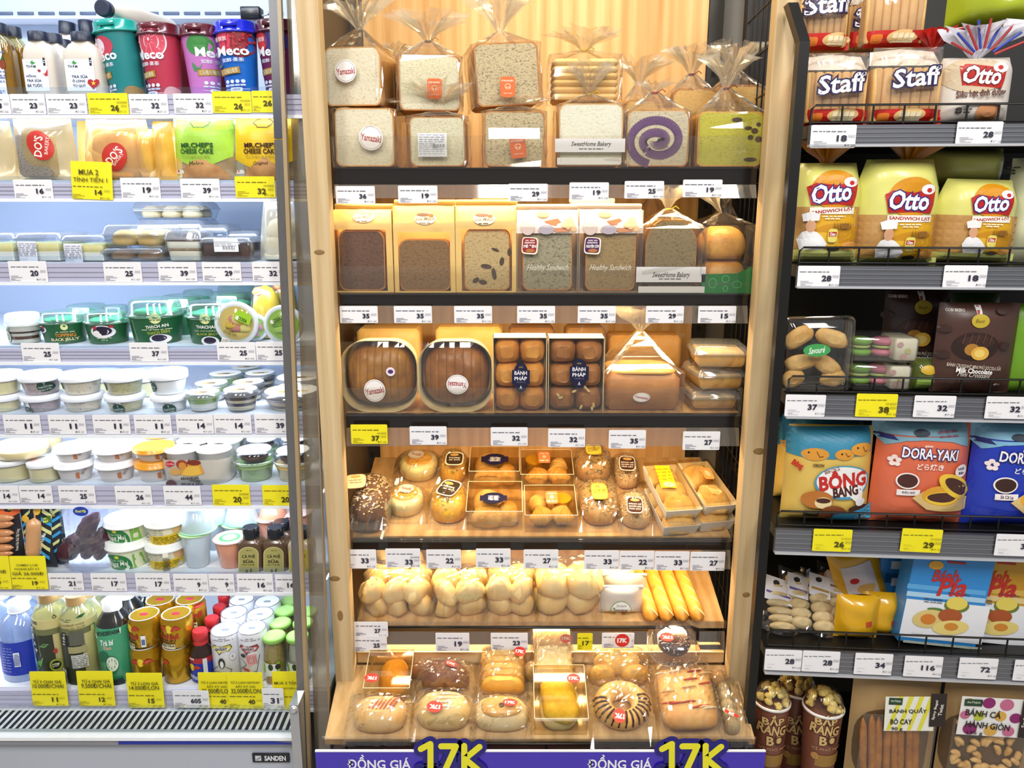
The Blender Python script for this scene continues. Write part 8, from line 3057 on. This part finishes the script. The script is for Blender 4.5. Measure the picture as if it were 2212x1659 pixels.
def choc_pouch(x0, y0, x1, dd, label, c='#4a3028', pr=1, dx=0, dy=0):
    it = ri(2, x0, y0, x1, dd, 'snack_pouch', label, 'snack pouch', 'croissant snack pouches')
    pouch(it, .022, M(c, .35, 0, .05, 20), 3, 5, .002, lambda t: 1.0, seed=int(x0))
    if pr:
        X = lambda v: v + dx
        Y = lambda v: v + dy
        it.T('COBI BRERO', X(2052), Y(668), X(2090), Y(675), '#cfc4b8', .03).G([(X(2114), Y(661)), (X(2128), Y(661)), (X(2125), Y(685)), (X(2114), Y(685))], '#dcdad6').R(X(2117), Y(662), X(2120), Y(684), '#a83030').E(X(2102), Y(679), X(2137), Y(709), '#b9a02c').T('Best', X(2110), Y(690), X(2128), Y(698), '#5a4a10', 0, 0, .2)
        it.E(X(2062), Y(718), X(2152), Y(778), '#2a1712').E(X(2078), Y(724), X(2146), Y(752), '#3a2018').E(X(2084), Y(742), X(2112), Y(768), '#a8742c').E(X(2098), Y(748), X(2132), Y(778), '#d8a840').E(X(2104), Y(754), X(2124), Y(772), '#e6c668')
        for k in range(5):
            it.L([(X(2078 + 14 * k), Y(742)), (X(2086 + 14 * k), Y(722))], 2, '#5a382c')
        it.T('BÁNH CROISSANT MINI PHỦ SOCOLA SỮA', X(2049), Y(785), X(2162), Y(797), '#cfc0b0', .01, -4).T('Milk Chocolate', X(2066), Y(795), X(2141), Y(807), '#efeae4', .03, -3).T('Mini Croissant', X(2070), Y(804), X(2137), Y(815), '#e6dcd0', 0, -3, .3).T('49 g', X(2148), Y(829), X(2162), Y(836), '#e6dcd0', .03)
        for a, b in ((2046, 712), (2040, 768), (2170, 672), (2172, 748)):
            it.E(X(a - 12), Y(b - 8), X(a + 12), Y(b + 8), '#3a241e')
        it.done()
    return it


choc_pouch(2030, 656, 2206, .014, 'front brown croissant pouch with gold medal')
choc_pouch(1912, 628, 2052, .10, 'darker brown croissant pouch standing behind', '#3c2822', 1, -124, -30)
choc_pouch(2050, 634, 2160, .10, 'dark green pouch behind the brown croissant pouch', '#33481c', 0)
choc_pouch(2180, 658, 2290, .03, 'bright green pouch at the right edge of third shelf', '#6a9a24', 0)
# --- fourth shelf


def fish_bag(x0, y0, x1, dd, label, pr=1, dx=0, dy=0, k=3):
    it = ri(3, x0, y0, x1, dd, 'fish_cake_bag', label, 'snack bag', 'fish-shaped cake bags')
    pouch(it, .035, M('#dcb95c', .33, 0, .05, 15, .3), 4, 7, .002, lambda t: 1 - .04 * t, seed=int(x0))
    X = lambda v: v + dx
    Y = lambda v: v + dy
    it.G([(X(1708), Y(988)), (X(1708), Y(930)), (X(1892), Y(930)), (X(1892), Y(982)), (X(1800), Y(992))], '#3a86a4')
    for a, b, l, h in ((1734, 968, 56, 28), (1804, 970, 40, 24), (1840, 958, 48, 28)):
        it.E(X(a), Y(b), X(a + l), Y(b + h), '#d69434').L([(X(a + l * .55), Y(b + 8)), (X(a + l * .66), Y(b + h - 8)), (X(a + l * .8), Y(b + h - 10))], 1.6, '#5a3010').E(X(a + 12), Y(b + 8), X(a + 16), Y(b + 12), '#3a2010')
    it.T('ORION', X(1756), Y(1001), X(1779), Y(1008), '#4a3418', .04)
    if pr:
        it.E(1762, 1003, 1880, 1080, '#4a96b8').E(1766, 1006, 1876, 1074, '#f0eeea').G([(1828, 1066), (1866, 1062), (1862, 1096)], '#f0eeea')
        it.T('BÁNH CON CÁ', 1780, 1008, 1812, 1020, '#8a4a24', .02, 18).T('BÔNG', 1770, 1014, 1872, 1058, '#c42a24', .04, 8, 0, None, .05).T('BANG', 1799, 1048, 1852, 1072, '#4a1c14', .04, 10)
        it.E(1732, 1058, 1796, 1098, '#b8702c').E(1760, 1072, 1794, 1098, '#e8d4a0').E(1762, 1074, 1792, 1086, '#4a2414').E(1770, 1090, 1826, 1128, '#8a4a24').R(1737, 1102, 1768, 1118, '#2c2414').T('MOCHI', 1742, 1104, 1762, 1109, '#d8d84c', .03)
        it.E(1832, 1090, 1880, 1110, '#4a2a20').E(1848, 1076, 1870, 1094, '#efeaea').G([(1800, 1112), (1892, 1096), (1892, 1131), (1790, 1131)], '#3f9cc4').T('5 CON CÁ', 1850, 1116, 1882, 1127, '#f0eee8', .03, 6)
        it.T('Bông', 1716, 998, 1734, 1016, '#c42a24', .05, -20)
    it.done()


fish_bag(1702, 926, 1896, .016, 'front yellow bag of fish-shaped cakes')
fish_bag(1716, 902, 1876, .11, 'second yellow bag of fish cakes behind the front one', 0, -8, -26)
fish_bag(1684, 912, 1760, .13, 'narrow yellow bag of fish cakes by the upright', 0, -40, -20)


def dora(x0, y0, x1, dd, label, c, c2, dx=0, dy=0, cap='ĐẬU ĐỎ', bean='#4a2420'):
    it = ri(3, x0, y0, x1, dd, 'pancake_bag', label, 'snack bag', 'filled pancake bags')
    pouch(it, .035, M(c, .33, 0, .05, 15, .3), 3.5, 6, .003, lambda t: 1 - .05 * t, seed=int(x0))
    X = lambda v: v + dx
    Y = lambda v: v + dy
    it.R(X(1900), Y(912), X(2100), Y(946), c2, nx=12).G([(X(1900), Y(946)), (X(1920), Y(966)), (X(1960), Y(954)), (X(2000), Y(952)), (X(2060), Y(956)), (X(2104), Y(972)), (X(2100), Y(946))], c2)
    it.E(X(1978), Y(930), X(2012), Y(946), '#2c3a4a').G([(X(1904), Y(942)), (X(1936), Y(944)), (X(1946), Y(954)), (X(1908), Y(952))], '#24246a')
    it.T('XỐT ĐỘC ĐÁO', X(2030), Y(930), X(2074), Y(940), '#a83848', .03, 5).T('SIÊU MỀM MỊN', X(2032), Y(940), X(2074), Y(948), '#a83848', .02, 4)
    it.T('BÁNH', X(1999), Y(961), X(2015), Y(967), '#f2e8e0', .03).T('DORA-YAKI', X(1952), Y(968), X(2070), Y(994), '#f4f2f6', .02, -3, 0, ('#2a2a6c', .06)).T('どら焼き', X(1980), Y(1001), X(2037), Y(1016), '#f4ece6', .02, -2)
    for a in range(5):
        g = a * 1.2566
        it.E(X(1936 + 8 * math.sin(g) - 5), Y(997 - 8 * math.cos(g) - 5), X(1936 + 8 * math.sin(g) + 5), Y(997 - 8 * math.cos(g) + 5), '#f4e2dc')
    it.E(X(1938), Y(1020), X(1982), Y(1056), '#f0e6e0').E(X(1941), Y(1023), X(1979), Y(1053), bean).R(X(1938), Y(1056), X(1984), Y(1070), '#efe6e2', 2).T(cap, X(1948), Y(1059), X(1974), Y(1067), '#4a2c4c', .03)
    it.E(X(2066), Y(1006), X(2096), Y(1034), '#f0e8e6').T('Nhật', X(2072), Y(1012), X(2090), Y(1020), '#3a3060', .03).T('Bản', X(2074), Y(1021), X(2088), Y(1028), '#3a3060', .03)
    it.G([(X(1968), Y(1074), ), (X(2010), Y(1050)), (X(2108), Y(1086)), (X(2104), Y(1112)), (X(2000), Y(1100))], '#d8b878')
    it.E(X(1992), Y(1046), X(2078), Y(1092), '#e0a030').E(X(1998), Y(1060), X(2068), Y(1090), '#e8c03c').E(X(2002), Y(1062), X(2064), Y(1084), '#4a2820').E(X(2020), Y(1030), X(2112), Y(1074), '#e8c03c', -32).E(X(2034), Y(1038), X(2104), Y(1066), '#4a2820', -32)
    it.done()


dora(1897, 908, 2112, .016, 'orange bag of filled pancakes with handle hole', '#d86a48', '#7aa6b8')
dora(2108, 916, 2330, .014, 'blue bag of filled pancakes at the right edge', '#2038b0', '#7ab0cc', 212, 10, 'Sô Cô La', '#3a2018')
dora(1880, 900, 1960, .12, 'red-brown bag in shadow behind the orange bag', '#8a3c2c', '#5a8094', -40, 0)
# --- fifth shelf
for k, (x0, x1, y0, c, t) in enumerate(((1652, 1738, 1258, '#6a5a9a', 'round biscuits in clear pack nearest the upright'), (1700, 1772, 1232, '#6a5a9a', 'round biscuits in clear pack with purple stripe'), (1750, 1822, 1236, '#b08a3c', 'round biscuits in clear pack with tan stripe'), (1786, 1862, 1222, '#8a6a4c', 'round biscuits in unprinted clear pack'))):
    it = ri(4, x0, y0, x1, .05 + .015 * (k % 2), 'biscuit_pack', t, 'biscuit pack', 'round biscuit packs', None, .10)
    it.fit(.09)
    w, h = it.w, it.h
    for i in range(6):
        y, z = .012 + .016 * i, h * (.12 + .13 * i)
        MB().blob(w * .7, h * .34, .014, crust('#b59a68', '#d8c498', 24, .6), (0, 0, 0), 16, 7, 2.1, .05, i, .6, lambda p, y=y, z=z: Vector((p.x, y - p.z * .8 + p.y * .3, z + p.y * .8 + p.z * .6))).build('biscuit', it.root)
    mb = MB()
    mb.grid(lambda i, j: ((i - .5) * w * (1 + .06 * math.sin(j * 9)), -.008 + .10 * j + .02 * abs(2 * i - 1) ** 2 + .004 * N3(i * 9, j * 9, k), h * j), 12, 14, CELLO, False)
    mb.build('pack_film', it.root)
    it.fn = lambda x, z, off, h=h: Vector((x, -.010 + .10 * z / h - off, z))
    ym = y0 + (1402 - y0) * .42
    it.R(x0 + 14, ym - 22, x1 - 14, ym + 12, '#e2dfe4', -8).R(x0 + 16, ym - 2, x1 - 16, ym + 3, c, -8).E((x0 + x1) / 2 - 7, ym - 18, (x0 + x1) / 2 + 7, ym - 10, '#33302c')
    it.done()
for x0, y0, x1, dd, t, ln in ((1838, 1200, 1946, .10, 'yellow filled biscuit packet standing at the back', -.35), (1812, 1296, 1908, .03, 'yellow packet end with a small red mark', 0), (1868, 1290, 1952, .05, 'crinkled yellow packet lying beside the blue carton', 0)):
    it = ri(4, x0, y0, x1, dd, 'yellow_packet', t, 'snack packet', 'yellow foil packets', None, ln)
    pouch(it, .025, M('#d8a416', .25, 0, .08, 15, .5), 2.6, 4, .005, seed=int(x0))
    if ln:
        it.R(1866, 1216, 1924, 1296, '#cfc8cc').E(1874, 1240, 1892, 1254, '#b83030').E(1882, 1258, 1920, 1280, '#cfa860')
    else:
        it.R(x0 + 60, 1344, x0 + 72, 1356, '#c0482c', 8)
    it.done()


def pia(x0, y0, x1, y1, dd, label, top, bot, dx, dy, s, lean, sub='ĐẬU - SẦU RIÊNG'):
    it = ri(4, x0, y0, x1, dd, 'cake_carton', label, 'cake carton', 'printed cake cartons', None, lean, 0, y1)
    w, h = it.w, it.h
    m = MB()
    m.rbox(w, .05, h, .002, .0015, M(top, .3, 0, .05, 8, .3), seg=2, smooth=False)
    m.build('carton_body', it.root)
    X = lambda v: dx + (v - 1954) * s
    Y = lambda v: dy + (v - 1200) * s
    for i, c in enumerate(bot):
        it.R(x0 + 2, y0 + (y1 - y0) * (.30 + .08 * i), x1 - 2, y0 + (y1 - y0) * (.38 + .08 * i), c, nx=3)
    it.R(x0 + 2, y0 + (y1 - y0) * (.30 + .08 * len(bot)), x1 - 2, y1 - 22, '#e6e6ea', nx=3)
    it.R(x0 + 2, y1 - 22, x1 - 2, y1 - 10, '#b8c0b0', nx=3)
    it.E(X(1993), Y(1212), X(2023), Y(1232), '#d8a030').R(X(2032), Y(1211), X(2072), Y(1217), '#a82820')
    it.T('Bánh', X(2006), Y(1230), X(2058), Y(1258), '#c02a24', .025, 4, .2).T('Pía', X(2022), Y(1246), X(2078), Y(1288), '#c02a24', .03, 4, .25).T(sub, X(2040), Y(1277), X(2086), Y(1284), '#2a3a5a', .02, -3)
    it.T('NSX 11.04.2026', X(1988), Y(1293), X(2027), Y(1298), '#2a2c34', .02).T('HSD 24.09.2026', X(1988), Y(1299), X(2027), Y(1304), '#2a2c34', .02)
    it.E(X(2034), Y(1290), X(2084), Y(1322), '#6a7a34').E(X(2038), Y(1286), X(2080), Y(1316), '#e0cc5c').E(X(1996), Y(1312), X(2030), Y(1320), '#5a7a3c')
    it.E(X(1968), Y(1316), X(2034), Y(1358), '#d8c078', 10).E(X(1984), Y(1326), X(2014), Y(1350), '#d07c2c').E(X(2022), Y(1312), X(2070), Y(1344), '#a85428').E(X(2012), Y(1336), X(2086), Y(1370), '#e6d07c', 8).E(X(2036), Y(1342), X(2064), Y(1360), '#d08a34')
    it.T('Khối lượng tịnh', X(1966), Y(1368), X(1990), Y(1372), '#3a3c44').done()
    return it


it = pia(1948, 1203, 2122, 1408, .03, 'blue and white printed cake carton with durian picture', '#2c86cc', ('#5aa4d8', '#a8cce4'), 1954, 1200, 1, .07)
pia(2084, 1206, 2222, 1414, .05, 'yellow printed cake carton with durian picture', '#c8941c', ('#d8b050', '#e0c88c'), 2062, 1202, 1, .07, 'CHAY - SẦU RIÊNG')
it = ri(4, 2196, 1222, 2300, .08, 'cake_carton', 'dark red carton at the right frame edge', 'cake carton', 'printed cake cartons')
MB().rbox(it.w, .05, it.h, .003, .002, M('#8a1c18', .35), seg=2).build('carton_body', it.root)
for y0, dd, t, z in ((1236, .12, 'small blue carton under another behind yellow packets', None), (1200, .12, 'small blue carton on top behind yellow packets', 1)):
    it = ri(4, 1900, y0, 1962, dd, 'small_blue_carton', t, 'carton', 'small blue cartons', zb=Z(RK, 1262, .12, 1930) if z else None, y1=1262 if z else None)
    MB().rbox(it.w, .06, it.h, .003, .002, M('#2f7fc4', .3, 0, .05), seg=2).build('carton_body', it.root)
    it.R(1926, y0 + 12, 1958, y0 + 30, '#c9d2da').done()
# --- bottom shelf
POP = crust('#d9b650', '#f0dc94', 60, .7, .6)


def popcorn(x0, y0, x1, dd, label, pr=1):
    it = ri(5, x0, y0, x1, dd, 'popcorn_cup', label, 'popcorn cup', 'buttered popcorn cups', y1=1720)
    it.fit(it.w * .5)
    w, h = it.w, it.h
    zr = h * .84
    LA(it, 'cup_body', [(.33, 0), (.47, .84)], M('#7c4a38', .35, 0, .05, 20), 30)
    LA(it, 'rim', [(.47, .825), (.5, .83), (.5, .845), (.47, .85)], M('#e9e2da', .4), 30, (0, 0))
    rd = random.Random(int(x0))
    for k in range(26):
        a, q = rd.uniform(0, 6.28), math.sqrt(rd.uniform(0, 1)) * .40
        zz = zr + h * .12 * (1 - (q / .42) ** 2) - .004
        MB().blob(w * .2, w * .2, w * .17, POP, (w * q * math.cos(a), w / 2 + w * q * math.sin(a), zz), 9, 6, 2, .5, k, .8).build('popcorn_kernel', it.root)
    LA(it, 'dome_lid', [(.47, .845), (.45, .90), (.36, .96), (.2, .99), (.05, 1)], CLEARW, 28, (0, 1))
    it.cyl([(.33 * w, 0), (.47 * w, .84 * h)], w / 2)
    if pr:
        c = (x0 + x1) / 2
        m = '#d8b474'
        it.T('BẮP', c - 22, 1546, c + 22, 1572, m, .03, 3, 0, ('#4a2418', .05)).T('RANG', c - 30, 1570, c + 26, 1594, m, .03, -4, 0, ('#4a2418', .05)).T('BƠ', c - 14, 1592, c + 20, 1616, m, .03, 3, 0, ('#4a2418', .05)).T('VỊ PHÔ MAI', c - 30, 1618, c + 30, 1630, '#a87a5c', .04)
        it.E(c - 30, 1632, c - 18, 1648, '#b8864c').R(c - 22, 1636, c + 26, 1664, '#9a7434', nx=6)
    it.done()


popcorn(1632, 1470, 1714, .02, 'popcorn cup nearest the bakery basket')
popcorn(1742, 1482, 1834, .012, 'popcorn cup in front beside the kraft pouch')
popcorn(1684, 1450, 1772, .12, 'popcorn cup behind and between the front two')
KP = M('#a98a5c', .55, 0, .06, 25)


def kraft_pouch(x0, y0, x1, dd, label, win, fill):
    it = ri(5, x0, y0, x1, dd, 'kraft_pouch', label, 'snack pouch', 'kraft stand-up pouches', y1=1740)
    pouch(it, .03, KP, 3.2, 5, .002, lambda t: 1, seed=int(x0))
    it.E(*win, '#5c4428', 0, 3)
    fill(it)
    a, b = it.q(win[0], win[1]), it.q(win[2], win[3])
    MB().grid(lambda i, j: (a[0] + (b[0] - a[0]) * i, -.016 + .002 * N3(i * 5, j * 5, 3), b[1] + (a[1] - b[1]) * j), 8, 8, film('#fff8ec', .05, .5, .05)).build('window_film', it.root)
    it.fn = lambda x, z, off: Vector((x, -.017 - off, z))
    return it


def sticks(it):
    rd = random.Random(3)
    for k in range(8):
        x = 1864 + 16 * k + rd.uniform(-3, 3)
        a, b = it.q(x, 1690), it.q(x + rd.uniform(-6, 6), 1548 + rd.uniform(-8, 14))
        mb = MB()
        spindle(mb, (a[0], -.004, a[1]), (b[0], -.004, b[1]), .0075, crust('#94581c', '#b87c34', 40, .5, .6), 12, 10, (0, 0, 0), .9, .2, .2, k)
        mb.build('dough_stick', it.root)


def pieces(it):
    rd = random.Random(5)
    for k in range(46):
        x, y = rd.uniform(2056, 2196), rd.uniform(1560, 1690)
        a = it.q(x, y)
        g = rd.uniform(0, 3.14)
        mb = MB()
        spindle(mb, (a[0] - .011 * math.cos(g), -.005 - rd.uniform(0, .006), a[1] - .011 * math.sin(g)), (a[0] + .011 * math.cos(g), -.005, a[1] + .011 * math.sin(g)), .0062, crust('#c9984c', '#ecca8c', 40, .6, .3), 6, 8, (rd.uniform(-.004, .004), 0, .003))
        mb.build('fish_cracker', it.root)


it = kraft_pouch(1842, 1458, 2034, .014, 'kraft pouch of spicy dough sticks with yellow striped label', (1858, 1530, 1996, 1700), sticks)
it.R(1908, 1490, 2004, 1568, '#eceade', 3)
for k in range(4):
    x = 1920 + 22 * k
    it.G([(x + 14, 1492), (x + 24, 1492), (x - 6, 1564), (x - 14, 1564)], '#e0d83c')
it.R(1913, 1494, 1940, 1510, '#24402c').T('AnThịnh', 1916, 1498, 1937, 1505, '#c8d8bc', .02).T('BÁNH QUẨY', 1914, 1513, 1992, 1530, '#23201c', .02, 3).T('BÒ CAY', 1916, 1536, 1960, 1552, '#23201c', .02, 3).T('90 g', 1917, 1556, 1940, 1566, '#23201c', .02, 3)
it.R(2004, 1484, 2028, 1556, '#2a1e1c', 3).T('Spicy Bagel', 1986, 1516, 2034, 1524, '#e6e0d8', .02, 86).T('Twist', 2008, 1516, 2036, 1524, '#e6e0d8', .02, 86).done()
it = kraft_pouch(2042, 1462, 2250, .014, 'kraft pouch of fish crackers with pink dotted label', (2052, 1540, 2204, 1700), pieces)
it.R(2068, 1492, 2196, 1580, '#ebe8e6', -1)
for x, y, r, c in ((2084, 1504, 9, '#d8a84c'), (2126, 1506, 12, '#8a2468'), (2164, 1510, 13, '#c46a8c'), (2104, 1534, 10, '#b8c040'), (2150, 1534, 11, '#d8a84c'), (2182, 1538, 11, '#8a2468'), (2084, 1560, 13, '#8a2468'), (2128, 1564, 12, '#d8a84c'), (2166, 1566, 11, '#c46a8c'), (2074, 1530, 9, '#c46a8c')):
    it.E(x - r, y - r, x + r, y + r, c)
it.R(2074, 1496, 2110, 1512, '#24402c').T('AnThịnh', 2078, 1500, 2106, 1507, '#c8d8bc', .02).T('BÁNH CÁ', 2076, 1516, 2150, 1536, '#23201c', .02, -4).T('HÀNH GIÒN', 2076, 1541, 2168, 1562, '#23201c', .02, -4).T('135 g', 2078, 1564, 2110, 1574, '#23201c', .02)
it.R(2198, 1498, 2226, 1580, '#2a1e1c').T('Scallion', 2180, 1534, 2222, 1543, '#e6e0d8', .02, 86).T('Fish Cracker', 2190, 1534, 2240, 1543, '#e6e0d8', .02, 86).done()
